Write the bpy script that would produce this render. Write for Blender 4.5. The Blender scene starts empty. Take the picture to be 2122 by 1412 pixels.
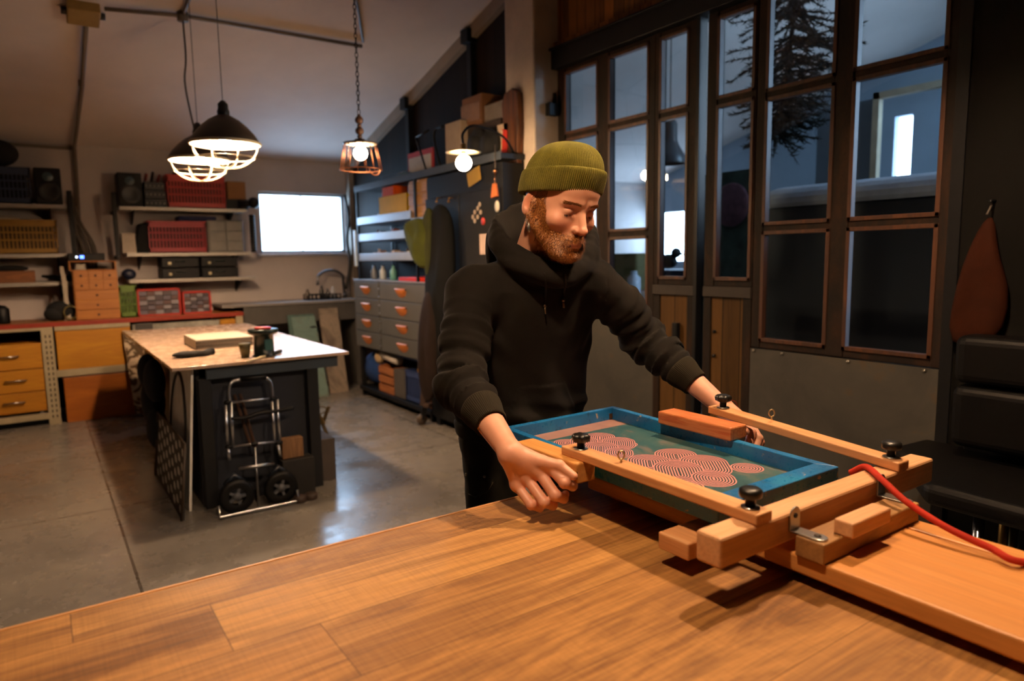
import bpy, bmesh, math, random
import numpy as np
from mathutils import Vector, Matrix, Quaternion, noise

SC = bpy.context.scene
COL = SC.collection
R = math.radians
random.seed(7)

# ------------------------------------------------------------------ camera
# world: +X to the right along the back wall, +Y away from the camera, +Z up, metres
EYE = 1.34
FPX, YAW, PIT, ROL = 1414.7, 0.60481, 0.12136, -0.01591
_fw = Vector((math.sin(YAW)*math.cos(PIT), math.cos(YAW)*math.cos(PIT), -math.sin(PIT)))
_rt = Vector((math.cos(YAW), -math.sin(YAW), 0))
_up = _rt.cross(_fw)
_r2 = _rt*math.cos(ROL) + _up*math.sin(ROL)
_u2 = -_rt*math.sin(ROL) + _up*math.cos(ROL)
cam_d = bpy.data.cameras.new('camera'); cam = bpy.data.objects.new('camera', cam_d); COL.objects.link(cam)
m3 = Matrix((_r2, _u2, -_fw)).transposed()
cam.matrix_world = Matrix.Translation((0, 0, EYE)) @ m3.to_4x4()
cam_d.sensor_width = 36.0; cam_d.lens = FPX/2122*36.0; cam_d.clip_start = 0.05; cam_d.clip_end = 200
cam_d.dof.use_dof = True; cam_d.dof.focus_distance = 1.72; cam_d.dof.aperture_fstop = 2.6
cam_d.dof.aperture_blades = 0
SC.camera = cam

# ------------------------------------------------------------------ sky and exposure
SC.view_settings.view_transform = 'Standard'; SC.view_settings.look = 'None'
SC.view_settings.gamma = 1.0; SC.view_settings.exposure = 0.7; SC.view_settings.use_curve_mapping = False
SC.cycles.use_denoising = True
try: SC.cycles.denoiser = 'OPENIMAGEDENOISE'
except Exception: pass
SC.cycles.max_bounces = 8; SC.cycles.diffuse_bounces = 4; SC.cycles.glossy_bounces = 4
SC.cycles.transmission_bounces = 6; SC.cycles.transparent_max_bounces = 8
SC.cycles.sample_clamp_indirect = 3.0; SC.cycles.sample_clamp_direct = 0.0
SC.cycles.caustics_reflective = False; SC.cycles.caustics_refractive = False
SC.cycles.blur_glossy = 0.5
W = bpy.data.worlds.new('overcast_sky'); SC.world = W; W.use_nodes = True
bgn = W.node_tree.nodes['Background']; bgn.inputs[0].default_value = (0.57, 0.77, 1.0, 1); bgn.inputs[1].default_value = 11.0

KEY_W, FILL_W, CAGE_W, BULB_W, SMALL_W = 108.0, 80.0, 74.0, 24.0, 3.5      # lamp powers, watts
WARM = (1.0, 0.665, 0.40)

def portal(name, loc, rot, sx, sy):
    d = bpy.data.lights.new(name, 'AREA'); d.shape = 'RECTANGLE'; d.size = sx; d.size_y = sy; d.energy = 1
    d.cycles.is_portal = True
    o = bpy.data.objects.new(name, d); o.location = loc; o.rotation_euler = rot; COL.objects.link(o)
portal('window_daylight', (2.39, 7.50, 1.735), (R(-90), 0, 0), 0.95, 0.66)
portal('side_room_daylight', (7.62, 6.75, 1.6), (0, R(90), 0), 0.7, 1.0)
portal('unseen_opening_daylight', (5.35, 0.42, 2.2), (R(90), 0, 0), 3.7, 2.8)  # portal in an unseen near-wall opening, enlarged to brighten the side room

# ------------------------------------------------------------------ picture coordinates -> points on real planes
def ray(px, py):
    return _r2*((px-1061)/FPX) - _u2*((py-706)/FPX) + _fw
def pZ(px, py, z): d = ray(px, py); t = (z-EYE)/d.z; return Vector((d.x*t, d.y*t, z))
def pY(px, py, y): d = ray(px, py); t = y/d.y; return Vector((d.x*t, y, EYE+d.z*t))
def pX(px, py, x): d = ray(px, py); t = x/d.x; return Vector((x, d.y*t, EYE+d.z*t))
SLOPE = 0.27; BACK = 7.35; SIDE = 2.94
def ceil_z(y): return 2.395 + SLOPE*(BACK-y)
def pC(px, py):
    d = ray(px, py); t = (ceil_z(0)-EYE)/(d.z+SLOPE*d.y); return Vector((d.x*t, d.y*t, EYE+d.z*t))

# ------------------------------------------------------------------ tagging
def tag(o, label=None, cat=None, group=None, kind=None):
    if label: o['label'] = label
    if cat: o['category'] = cat
    if group: o['group'] = group
    if kind: o['kind'] = kind
    return o
def thing(name, label, cat, loc=(0, 0, 0), group=None, kind=None):
    o = bpy.data.objects.new(name, None); COL.objects.link(o); o.location = loc
    o.empty_display_size = 0.05
    return tag(o, label, cat, group, kind)
def origin_of(o):
    v = Vector((0, 0, 0))
    while o is not None: v += Vector(o.location); o = o.parent
    return v
def copy_thing(root, loc, label=None):
    r = root.copy(); COL.objects.link(r); r.location = loc
    if label: r['label'] = label
    for ch in [o for o in root.children]:
        c = ch.copy(); COL.objects.link(c); c.parent = r
        for g in [o for o in ch.children]:
            d = g.copy(); COL.objects.link(d); d.parent = c
    return r

# ------------------------------------------------------------------ mesh builder (world coordinates)
class MB:
    def __init__(s): s.v = []; s.f = []; s.sm = []; s.M = Matrix.Identity(4)
    def add(s, vs, fs, smooth=False):
        b = len(s.v); s.v += [tuple(s.M @ Vector(p)) for p in vs]
        s.f += [tuple(i+b for i in f) for f in fs]; s.sm += [smooth]*len(fs); return s
    def box(s, a, b):
        x0, x1 = sorted((a[0], b[0])); y0, y1 = sorted((a[1], b[1])); z0, z1 = sorted((a[2], b[2]))
        v = [(x0,y0,z0),(x1,y0,z0),(x1,y1,z0),(x0,y1,z0),(x0,y0,z1),(x1,y0,z1),(x1,y1,z1),(x0,y1,z1)]
        return s.add(v, [(0,3,2,1),(4,5,6,7),(0,1,5,4),(1,2,6,5),(2,3,7,6),(3,0,4,7)])
    def bar(s, p, q, w, h, up=(0, 0, 1)):          # rectangular bar from p to q
        p, q = Vector(p), Vector(q); d = (q-p).normalized(); u = Vector(up)
        sd = d.cross(u)
        if sd.length < 1e-4: sd = d.cross(Vector((1, 0, 0)))
        sd.normalize(); u = sd.cross(d).normalized()
        c = [(-w/2,-h/2),(w/2,-h/2),(w/2,h/2),(-w/2,h/2)]
        v = [p+sd*a+u*b for a, b in c]+[q+sd*a+u*b for a, b in c]
        return s.add(v, [(0,1,2,3),(7,6,5,4),(0,4,5,1),(1,5,6,2),(2,6,7,3),(3,7,4,0)])
    def tube(s, pts, r, n=10, closed=False, caps=True):
        pts = [Vector(p) for p in pts]; m = len(pts)
        rr = r if isinstance(r, (list, tuple)) else [r]*m
        prev = None; vs = []
        for i, p in enumerate(pts):
            a = pts[i-1] if (i > 0 or closed) else pts[i]; b = pts[(i+1) % m] if (i < m-1 or closed) else pts[i]
            d = (b-a)
            if d.length < 1e-9: d = Vector((0, 0, 1))
            d.normalize()
            if prev is None:
                u = d.orthogonal().normalized()
            else:
                u = prev-d*prev.dot(d)
                u = u.normalized() if u.length > 1e-6 else d.orthogonal().normalized()
            prev = u; w = d.cross(u)
            for k in range(n):
                t = 2*math.pi*k/n; vs.append(p+(u*math.cos(t)+w*math.sin(t))*rr[i])
        fs = []
        for i in range(m if closed else m-1):
            j = (i+1) % m
            for k in range(n):
                k2 = (k+1) % n; fs.append((i*n+k, i*n+k2, j*n+k2, j*n+k))
        if caps and not closed:
            fs.append(tuple(range(n-1, -1, -1))); fs.append(tuple((m-1)*n+k for k in range(n)))
        return s.add(vs, fs, True)
    def cyl(s, p, q, r, n=20, r2=None): return s.tube([p, q], [r, r if r2 is None else r2], n)
    def lathe(s, c, prof, n=28, axis='z', smooth=True, caps=False):   # prof: list of (radius, height)
        vs = []; m = len(prof)
        for r, h in prof:
            for k in range(n):
                t = 2*math.pi*k/n; a, b = r*math.cos(t), r*math.sin(t)
                p = {'z': (a, b, h), 'x': (h, a, b), 'y': (b, h, a)}[axis]
                vs.append((c[0]+p[0], c[1]+p[1], c[2]+p[2]))
        fs = [(i*n+k, i*n+(k+1) % n, (i+1)*n+(k+1) % n, (i+1)*n+k) for i in range(m-1) for k in range(n)]
        if caps and prof[0][0] > 1e-5: fs.append(tuple(range(n-1, -1, -1)))
        if caps and prof[-1][0] > 1e-5: fs.append(tuple((m-1)*n+k for k in range(n)))
        return s.add(vs, fs, smooth)
    def ball(s, c, r, n=16, sq=(1, 1, 1)):
        prof = [(max(1e-6, r*math.sin(math.pi*i/n)), -r*math.cos(math.pi*i/n)) for i in range(n+1)]
        b = len(s.v); M0 = s.M; s.M = M0 @ Matrix.Translation(c) @ Matrix.Diagonal((*sq, 1))
        s.lathe((0, 0, 0), prof, n*2 if n < 14 else n+8); s.M = M0; return s
    def prism(s, poly, a, b, axis='x'):              # poly in the plane across the axis, extruded a..b
        n = len(poly)
        def P(u, v, t): return {'x': (t, u, v), 'y': (u, t, v), 'z': (u, v, t)}[axis]
        vs = [P(u, v, a) for u, v in poly]+[P(u, v, b) for u, v in poly]
        fs = [tuple(range(n)), tuple(range(2*n-1, n-1, -1))]+[(i, n+i, n+(i+1) % n, (i+1) % n) for i in range(n)]
        return s.add(vs, fs)
    def rbox(s, a, b, r=0.01, k=3):                  # box with rounded vertical edges
        x0, x1 = sorted((a[0], b[0])); y0, y1 = sorted((a[1], b[1])); z0, z1 = sorted((a[2], b[2]))
        poly = []
        for cx, cy, t0 in ((x1-r, y1-r, 0), (x0+r, y1-r, 90), (x0+r, y0+r, 180), (x1-r, y0+r, 270)):
            for i in range(k+1):
                t = R(t0+90*i/k); poly.append((cx+r*math.cos(t), cy+r*math.sin(t)))
        return s.prism(poly, z0, z1, 'z')
    def build(s, name, mat, parent=None, bevel=0.0, seg=2, label=None, sub=0, **kw):
        me = bpy.data.meshes.new(name); me.from_pydata(s.v, [], s.f); me.update()
        bm = bmesh.new(); bm.from_mesh(me)
        bmesh.ops.recalc_face_normals(bm, faces=bm.faces); bm.to_mesh(me); bm.free()
        me.polygons.foreach_set('use_smooth', s.sm)
        o = bpy.data.objects.new(name, me); COL.objects.link(o); me.materials.append(mat)
        if parent is not None:
            off = origin_of(parent); me.transform(Matrix.Translation(-off)); o.parent = parent
        elif kw.get('own', True):
            c = [sum(v[i] for v in s.v)/len(s.v) for i in range(2)]+[min(v[2] for v in s.v)]
            me.transform(Matrix.Translation(-Vector(c))); o.location = c
        if bevel:
            b = o.modifiers.new('bevel', 'BEVEL'); b.width = bevel; b.segments = seg; b.limit_method = 'ANGLE'; b.angle_limit = R(40)
            b.harden_normals = False
        if sub:
            b = o.modifiers.new('sub', 'SUBSURF'); b.levels = sub; b.render_levels = sub
        if label: o['label'] = label
        return o
def one(mb, name, mat, label, cat, group=None, bevel=0.0, kind=None, **kw):
    return tag(mb.build(name, mat, None, bevel, **kw), label, cat, group, kind)
def struct(mb, name, mat, parent=None, bevel=0.0):
    o = mb.build(name, mat, parent, bevel)
    if parent is None: o['kind'] = 'structure'
    return o
def smooth_pts(pts, k=6):                            # Catmull-Rom through pts
    P = [Vector(p) for p in pts]; P = [P[0]*2-P[1]]+P+[P[-1]*2-P[-2]]; out = []
    for i in range(1, len(P)-2):
        for j in range(k):
            t = j/k; a, b, c, d = P[i-1:i+3]
            out.append(0.5*((2*b)+(c-a)*t+(2*a-5*b+4*c-d)*t*t+(3*b-a-3*c+d)*t**3))
    out.append(P[-2]); return out

# ------------------------------------------------------------------ materials
def lin(h):
    h = h.lstrip('#'); c = [int(h[i:i+2], 16)/255 for i in (0, 2, 4)]
    return tuple((x/12.92 if x <= 0.04045 else ((x+0.055)/1.055)**2.4) for x in c)+(1,)
_mats = {}
class NT:
    def __init__(s, name):
        s.m = bpy.data.materials.new(name); s.m.use_nodes = True; s.t = s.m.node_tree
        s.b = s.t.nodes['Principled BSDF']; s.tc = None
    def n(s, typ, **kw):
        x = s.t.nodes.new(typ)
        for k, v in kw.items(): setattr(x, k, v)
        return x
    def l(s, a, b): s.t.links.new(a, b)
    def co(s, scale=(1, 1, 1), rot=(0, 0, 0), loc=(0, 0, 0), world=False):
        if world:
            src = s.n('ShaderNodeNewGeometry').outputs['Position']
        else:
            if s.tc is None: s.tc = s.n('ShaderNodeTexCoord')
            src = s.tc.outputs['Object']
        mp = s.n('ShaderNodeMapping'); s.l(src, mp.inputs[0])
        mp.inputs['Scale'].default_value = scale; mp.inputs['Rotation'].default_value = rot; mp.inputs['Location'].default_value = loc
        return mp.outputs[0]
    def noise(s, co, scale=5, detail=4, rough=0.55, dist=0.0):
        x = s.n('ShaderNodeTexNoise'); s.l(co, x.inputs['Vector']); x.inputs['Scale'].default_value = scale
        x.inputs['Detail'].default_value = detail; x.inputs['Roughness'].default_value = rough; x.inputs['Distortion'].default_value = dist
        return x.outputs['Fac']
    def ramp(s, fac, stops):
        x = s.n('ShaderNodeValToRGB'); s.l(fac, x.inputs[0]); e = x.color_ramp.elements
        while len(e) < len(stops): e.new(0.5)
        for i, (p, c) in enumerate(stops):
            e[i].position = p; e[i].color = c if isinstance(c, tuple) else lin(c)
        return x.outputs[0]
    def mix(s, fac, a, b, mode='MIX'):
        x = s.n('ShaderNodeMix', data_type='RGBA', blend_type=mode)
        for k, v in ((0, fac), (6, a), (7, b)):
            if isinstance(v, (int, float)): x.inputs[k].default_value = v
            elif isinstance(v, tuple): x.inputs[k].default_value = v
            elif isinstance(v, str): x.inputs[k].default_value = lin(v)
            else: s.l(v, x.inputs[k])
        return x.outputs[2]
    def math(s, op, a, b=None, c=None):
        x = s.n('ShaderNodeMath', operation=op)
        for k, v in enumerate((a, b, c)):
            if v is None: continue
            if isinstance(v, (int, float)): x.inputs[k].default_value = v
            else: s.l(v, x.inputs[k])
        return x.outputs[0]
    def bump(s, h, strength=0.3, dist=0.01):
        x = s.n('ShaderNodeBump'); s.l(h, x.inputs['Height']); x.inputs['Strength'].default_value = strength
        x.inputs['Distance'].default_value = dist; s.l(x.outputs[0], s.b.inputs['Normal'])
    def out(s, col=None, rough=None, metal=0.0, **kw):
        for key, v in (('Base Color', col), ('Roughness', rough), ('Metallic', metal), *kw.items()):
            if v is None: continue
            i = s.b.inputs[key]
            if isinstance(v, str): i.default_value = lin(v)
            elif isinstance(v, (int, float, tuple)): i.default_value = v
            else: s.l(v, i)
        return s.m
def plain(name, col, rough=0.6, metal=0.0, var=0.12, scale=12, bump=0.0, spec=0.5):
    if name in _mats: return _mats[name]
    t = NT(name); c = lin(col) if isinstance(col, str) else col
    d = tuple(x*(1-var) for x in c[:3])+(1,); u = tuple(min(1, x*(1+var)) for x in c[:3])+(1,)
    f = t.noise(t.co(), scale, 5, 0.6)
    t.out(t.ramp(f, [(0.3, d), (0.7, u)]), rough, metal); t.b.inputs['Specular IOR Level'].default_value = spec
    if bump: t.bump(t.noise(t.co(), scale*5, 3), bump, 0.004)
    _mats[name] = t.m; return t.m
def wood(name, a, b, axis='x', rough=0.5, ring=14, fine=1.0, bump=0.08):
    if name in _mats: return _mats[name]
    t = NT(name); st = {'x': (0.12, 1, 1), 'y': (1, 0.12, 1), 'z': (1, 1, 0.12)}[axis]
    co = t.co(st); f1 = t.noise(co, ring, 5, 0.55, 1.2); f2 = t.noise(t.co(tuple(0.04 if k < 1 else 1 for k in st)), 160*fine, 3, 0.6)
    c = t.ramp(f1, [(0.3, a), (0.5, b), (0.62, a), (0.8, b)])
    c2 = t.mix(0.25, c, t.ramp(f2, [(0.35, (0.35, 0.35, 0.35, 1)), (0.65, (1, 1, 1, 1))]), 'MULTIPLY')
    t.out(c2, rough); t.bump(f2, bump, 0.002)
    _mats[name] = t.m; return t.m
def rough_metal(name, col, rough=0.35, metal=1.0):
    return plain(name, col, rough, metal, 0.15, 9)
def emit(name, col, strength):
    if name in _mats: return _mats[name]
    t = NT(name); t.out('000000', 0.4); t.b.inputs['Emission Color'].default_value = col if isinstance(col, tuple) else lin(col)
    if len(t.b.inputs['Emission Color'].default_value) == 3: pass
    t.b.inputs['Emission Strength'].default_value = strength; _mats[name] = t.m; return t.m
def cloth(name, col, rough=0.9, scale=220, amt=0.25, sheen=0.3):
    if name in _mats: return _mats[name]
    t = NT(name); c = lin(col); f = t.noise(t.co(), scale, 3, 0.7); g = t.noise(t.co(), 9, 4, 0.6)
    k = t.ramp(g, [(0.3, tuple(x*0.8 for x in c[:3])+(1,)), (0.7, tuple(min(1, x*1.2) for x in c[:3])+(1,))])
    t.out(k, rough); t.bump(f, amt, 0.002); t.b.inputs['Sheen Weight'].default_value = sheen
    t.b.inputs['Sheen Roughness'].default_value = 0.5
    t.b.inputs['Sheen Tint'].default_value = tuple(min(1, x*4+0.02) for x in c[:3])+(1,)
    t.b.inputs['Specular IOR Level'].default_value = 0.15
    _mats[name] = t.m; return t.m
def bulb_emission(watts, r): return watts/(4*math.pi**2*r*r)
# =================================================================== ROOM
# --- materials of the shell
def floor_mat():
    t = NT('polished_concrete'); co = t.co(world=True)
    f = t.noise(co, 1.1, 8, 0.62, 0.4); g = t.noise(co, 14, 5, 0.7)
    c = t.ramp(f, [(0.3, '6a6560'), (0.5, '7d7770'), (0.7, '8d867c')])
    c = t.mix(0.35, c, t.ramp(g, [(0.35, '85807a'), (0.6, 'cdc6bc')]), 'MULTIPLY')
    sx = t.n('ShaderNodeSeparateXYZ'); t.l(co, sx.inputs[0])
    lines = None
    for ax, vals, step in (('X', 0.25, 2.2), ('Y', 4.25, 1.35)):
        d = t.math('SUBTRACT', sx.outputs[ax], vals); d = t.math('DIVIDE', d, step); d = t.math('FRACT', d)
        d = t.math('SUBTRACT', d, 0.5); d = t.math('ABSOLUTE', d); d = t.math('SUBTRACT', 0.5, d)
        m = t.math('LESS_THAN', d, 0.006/step)
        lines = m if lines is None else t.math('MAXIMUM', lines, m)
    w = t.noise(co, 6, 3); lines = t.math('MULTIPLY', lines, t.math('ADD', w, 0.35))
    c = t.mix(lines, c, '2c261f')
    r = t.ramp(t.noise(co, 3.2, 6, 0.65), [(0.35, (0.17,)*3+(1,)), (0.7, (0.42,)*3+(1,))])
    t.out(c, r); h = t.math('SUBTRACT', t.math('MULTIPLY', t.noise(co, 16, 5, 0.62), 0.25), lines)
    t.bump(h, 0.25, 0.006); return t.m
M_floor = floor_mat()
M_plaster = plain('white_plaster', 'dccfc8', 0.85, 0, 0.05, 3, 0.15)
M_plaster2 = plain('grey_white_plaster', 'bcb1ac', 0.85, 0, 0.10, 2, 0.2)
M_dirty = plain('dark_painted_wall', '241f1c', 0.8, 0, 0.2, 3, 0.1)
M_pillar = plain('worn_white_pillar_paint', 'b9a999', 0.8, 0, 0.14, 5, 0.4)
M_black_steel = plain('black_steel', '0b0b0d', 0.5, 0.0, 0.25, 12, 0.05, 0.25)
M_grey_trim = plain('grey_painted_board', '8d7f70', 0.6, 0, 0.1, 8)
M_conduit = plain('grey_conduit_plastic', '6d6358', 0.5, 0, 0.1, 8)
M_cable = plain('grey_cable', '4a4038', 0.55)
M_weathered = None
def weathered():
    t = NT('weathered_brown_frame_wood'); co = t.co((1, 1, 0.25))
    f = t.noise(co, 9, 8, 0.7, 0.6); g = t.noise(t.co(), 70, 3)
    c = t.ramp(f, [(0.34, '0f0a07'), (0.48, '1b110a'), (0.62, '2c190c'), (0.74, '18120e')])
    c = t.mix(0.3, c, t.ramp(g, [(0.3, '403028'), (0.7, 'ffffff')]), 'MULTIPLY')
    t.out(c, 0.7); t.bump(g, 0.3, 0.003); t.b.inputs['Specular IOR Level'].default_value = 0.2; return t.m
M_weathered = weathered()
M_bead = wood('orange_brown_glazing_bead', '4f2a10', '351b0a', 'z', 0.55)
def planks_mat(name, cols, width, axis, rough=0.65):
    t = NT(name); co = t.co(world=True); sx = t.n('ShaderNodeSeparateXYZ'); t.l(co, sx.inputs[0])
    u = t.math('DIVIDE', sx.outputs[axis], width); cell = t.math('FLOOR', u); fr = t.math('FRACT', u)
    wn = t.n('ShaderNodeTexWhiteNoise', noise_dimensions='1D'); t.l(cell, wn.inputs['W'])
    st = (1, 1, 0.1)
    g = t.noise(t.co(st, world=True), 26, 6, 0.6, 0.8)
    k = t.math('ADD', t.math('MULTIPLY', wn.outputs['Value'], 0.6), t.math('MULTIPLY', g, 0.4))
    c = t.ramp(k, [(0.15+0.7*i/(len(cols)-1), x) for i, x in enumerate(cols)])
    gap = t.math('LESS_THAN', fr, 0.05); c = t.mix(gap, c, '0a0705'); t.out(c, rough)
    t.bump(t.math('SUBTRACT', t.math('MULTIPLY', g, 0.3), gap), 0.4, 0.006); t.b.inputs['Specular IOR Level'].default_value = 0.15; return t.m
M_planks = planks_mat('old_brown_wall_planks', ['452b16', '7a4d26', '573c25', '9a612c', '62442a'], 0.085, 'Y')
M_darkplanks = planks_mat('charcoal_wall_boards', ['120c08', '1a120c', '221810', '140e09'], 0.13, 'Y', 0.7)
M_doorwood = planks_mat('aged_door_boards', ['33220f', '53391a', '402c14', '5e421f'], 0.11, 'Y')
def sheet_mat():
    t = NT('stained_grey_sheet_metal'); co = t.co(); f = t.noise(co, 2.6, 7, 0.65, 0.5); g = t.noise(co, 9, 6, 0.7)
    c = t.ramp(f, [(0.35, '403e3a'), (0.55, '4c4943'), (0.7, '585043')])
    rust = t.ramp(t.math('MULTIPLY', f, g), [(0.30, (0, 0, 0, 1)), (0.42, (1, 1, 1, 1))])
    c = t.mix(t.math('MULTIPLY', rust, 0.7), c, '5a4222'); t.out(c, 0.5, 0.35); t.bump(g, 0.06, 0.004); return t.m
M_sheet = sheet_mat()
def glass_mat():
    m = bpy.data.materials.new('window_glass'); m.use_nodes = True; t = m.node_tree; t.nodes.clear()
    o = t.nodes.new('ShaderNodeOutputMaterial'); tr = t.nodes.new('ShaderNodeBsdfTransparent'); gl = t.nodes.new('ShaderNodeBsdfGlossy')
    fr = t.nodes.new('ShaderNodeFresnel'); mx = t.nodes.new('ShaderNodeMixShader')
    tr.inputs[0].default_value = (0.86, 0.92, 0.97, 1); gl.inputs['Roughness'].default_value = 0.004; geo = t.nodes.new('ShaderNodeNewGeometry'); mr = t.nodes.new('ShaderNodeMapRange'); mr.inputs[3].default_value = 1.6; mr.inputs[4].default_value = 1/1.6; t.links.new(geo.outputs['Backfacing'], mr.inputs[0]); t.links.new(mr.outputs[0], fr.inputs[0])
    t.links.new(fr.outputs[0], mx.inputs[0]); t.links.new(tr.outputs[0], mx.inputs[1]); t.links.new(gl.outputs[0], mx.inputs[2])
    t.links.new(mx.outputs[0], o.inputs[0]); return m
M_glass = glass_mat()

# --- shell
struct(MB().box((-2.3, -2.7, -0.12), (7.7, 7.5, 0)), 'floor', M_floor)
cb = MB(); zc = ceil_z(1.0)
cb.prism([(7.5, ceil_z(7.5)), (1.0, zc), (-2.7, zc), (-2.7, zc+0.15), (1.0, zc+0.15), (7.5, ceil_z(7.5)+0.15)], -2.3, 7.7, 'x')
struct(cb, 'ceiling', M_plaster)
wb = MB()
wx0, wx1, wz0, wz1 = 1.93, 2.86, 1.42, 2.055      # back window opening
for a, b in (((-2.3, 0), (wx0, 2.5)), ((wx1, 0), (7.7, 2.5)), ((wx0, 0), (wx1, wz0)), ((wx0, wz1), (wx1, 2.5))):
    if a[0] == wx1:
        sx0, sx1 = pY(1212, 480, BACK).x, pY(1240, 480, BACK).x; sz0, sz1 = pY(1228, 528, BACK).z, pY(1228, 432, BACK).z
        for c, e in (((wx1, 0), (sx0, 2.5)), ((sx1, 0), (7.7, 2.5)), ((sx0, 0), (sx1, sz0)), ((sx0, sz1), (sx1, 2.5))): wb.box((c[0], BACK, c[1]), (e[0], BACK+0.14, e[1]))
        continue
    wb.box((a[0], BACK, a[1]), (b[0], BACK+0.14, b[1]))
struct(wb, 'wall_back', M_plaster2)
struct(MB().prism([(-2.7, 0), (7.5, 0), (7.5, 2.45), (1.0, zc), (-2.7, zc)], -2.3, -2.18, 'x'), 'wall_left', M_dirty)
struct(MB().box((-2.3, -2.7, 0), (7.7, -2.58, zc)), 'wall_front', M_dirty)
# right wall: charcoal boards from the back corner to the pillar
struct(MB().prism([(4.0, 0), (7.35, 0), (7.35, 2.39), (4.0, ceil_z(4.0))], SIDE, SIDE+0.1, 'x'), 'wall_right_boarded', M_darkplanks)
pl = MB().prism([(3.68, 0), (4.01, 0), (4.01, ceil_z(4.01)), (3.68, ceil_z(3.68))], 2.75, SIDE+0.1, 'x')
struct(pl, 'wall_right_pillar', M_pillar, bevel=0.012)
struct(MB().prism([(1.22, 2.70), (3.68, 2.70), (3.68, ceil_z(3.68)), (1.22, ceil_z(1.22))], SIDE+0.01, SIDE+0.1, 'x'), 'wall_right_upper_boards', M_planks)
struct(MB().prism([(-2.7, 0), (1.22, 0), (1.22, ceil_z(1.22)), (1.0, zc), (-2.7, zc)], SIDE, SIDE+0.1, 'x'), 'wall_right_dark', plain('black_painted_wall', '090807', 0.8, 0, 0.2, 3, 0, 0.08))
# steel beam over the glazing, with wooden cover strip
struct(MB().box((SIDE-0.05, 1.22, 2.56), (SIDE+0.1, 3.69, 2.685)).box((SIDE-0.07, 1.22, 2.675), (SIDE-0.05, 3.69, 2.69)), 'trim_1', M_black_steel, bevel=0.004)
struct(MB().box((SIDE-0.03, 1.22, 2.69), (SIDE+0.01, 3.69, 2.73)), 'trim_2', M_planks)
# sloping trim under the ceiling on the boarded wall
tb = MB().prism([(4.01, ceil_z(4.01)-0.10), (7.35, ceil_z(7.35)-0.10), (7.35, ceil_z(7.35)+0.0), (4.01, ceil_z(4.01)+0.0)], SIDE-0.05, SIDE, 'x')
struct(tb, 'trim_3', M_grey_trim)
for i, (px, py) in enumerate(((972, 66), (844, 226))):
    q = pX(px, py, SIDE-0.04)
    struct(MB().box((SIDE-0.05, q.y-0.03, 1.95), (SIDE, q.y+0.03, ceil_z(q.y)-0.02)).box((SIDE-0.09, q.y-0.05, ceil_z(q.y)-0.12), (SIDE, q.y+0.05, ceil_z(q.y)-0.02)), 'trim_%d' % (4+i), M_black_steel)
# grey pipe boxing in the back corner
one(MB().box((2.88, 7.24, 0.9), (2.935, 7.35, 2.39)), 'corner_pipe_boxing', M_grey_trim, 'grey vertical pipe boxing in the back corner beside the bright window', 'pipe')
c_ = MB(); P = smooth_pts([(2.84, 7.28, 2.05), (2.87, 7.27, 1.8), (2.84, 7.27, 1.55), (2.86, 7.26, 1.3), (2.80, 7.26, 1.02)]); c_.tube(P, 0.018, 8)
one(c_, 'drain_hose', plain('dark_grey_rubber', '38342f', 0.6), 'dark grey hose running down beside the bright window to the counter', 'hose')

# --- back window
w1 = thing('window_1', None, None, (wx0, BACK, wz0), kind='structure')
M_alu = plain('pale_window_frame', 'a9adb0', 0.4, 0.3, 0.05)
f = MB()
for a, b in (((wx0, wz0), (wx1, wz0+0.03)), ((wx0, wz1-0.03), (wx1, wz1)), ((wx0, wz0), (wx0+0.03, wz1)), ((wx1-0.03, wz0), (wx1, wz1))):
    f.box((a[0], BACK+0.03, a[1]), (b[0], BACK+0.09, b[1]))
f.build('window_frame', M_alu, w1, 0.003)
f = MB().box((2.386, BACK+0.04, wz0+0.03), (2.398, BACK+0.08, wz1-0.03)); f.build('meeting_stile', plain('window_stile_white', 'e8eef0', 0.4), w1)
MB().box((wx0+0.03, BACK+0.055, wz0+0.03), (2.386, BACK+0.06, wz1-0.03)).build('pane', M_glass, w1)
MB().box((2.398, BACK+0.065, wz0+0.03), (wx1-0.03, BACK+0.07, wz1-0.03)).build('pane', M_glass, w1)
MB().box((wx0-0.03, BACK-0.03, wz0-0.03), (wx1+0.02, BACK+0.1, wz0)).build('window_sill', plain('pale_blue_sill', 'b9bccb', 0.4), w1, 0.004)

# --- glazed wall: helper that makes one unit with its own panes
def glazed(name, y0, y1, z0, z1, cols, rows, frame=0.045, sill_panel=None, x=SIDE, bottom=None):
    """cols / rows: (low, high) spans of the panes, everything else between is timber"""
    t = thing(name, None, None, (x, (y0+y1)/2, 0), kind='structure')
    ys = [y0]+[v for c in cols for v in c]+[y1]; zs = [z0]+[v for c in rows for v in c]+[z1]
    f = MB()
    for i in range(0, len(ys), 2): f.box((x, ys[i], z0), (x+0.055, ys[i+1], z1))
    for i in range(0, len(zs), 2):
        for c in cols: f.box((x+0.004, c[0], zs[i]), (x+0.05, c[1], zs[i+1]))
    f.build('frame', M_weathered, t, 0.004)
    for c in cols:
        for r in rows:
            b = MB(); w = 0.010
            for a, e in (((c[0], r[0]), (c[1], r[0]+w)), ((c[0], r[1]-w), (c[1], r[1])), ((c[0], r[0]), (c[0]+w, r[1])), ((c[1]-w, r[0]), (c[1], r[1]))):
                b.box((x-0.004, a[0]-0.004, a[1]-0.004), (x+0.03, e[0]+0.004, e[1]+0.004))
            b.build('glazing_bead', M_bead, t, 0.002)
            MB().box((x+0.02, c[0]+0.004, r[0]+0.004), (x+0.024, c[1]-0.004, r[1]-0.004)).build('pane', M_glass, t)
    return t
w2 = glazed('window_2', 2.80, 3.675, 0.96, 2.56, [(2.85, 3.18), (3.28, 3.60)], [(1.0, 1.45), (1.488, 2.105), (2.14, 2.53)])
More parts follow.
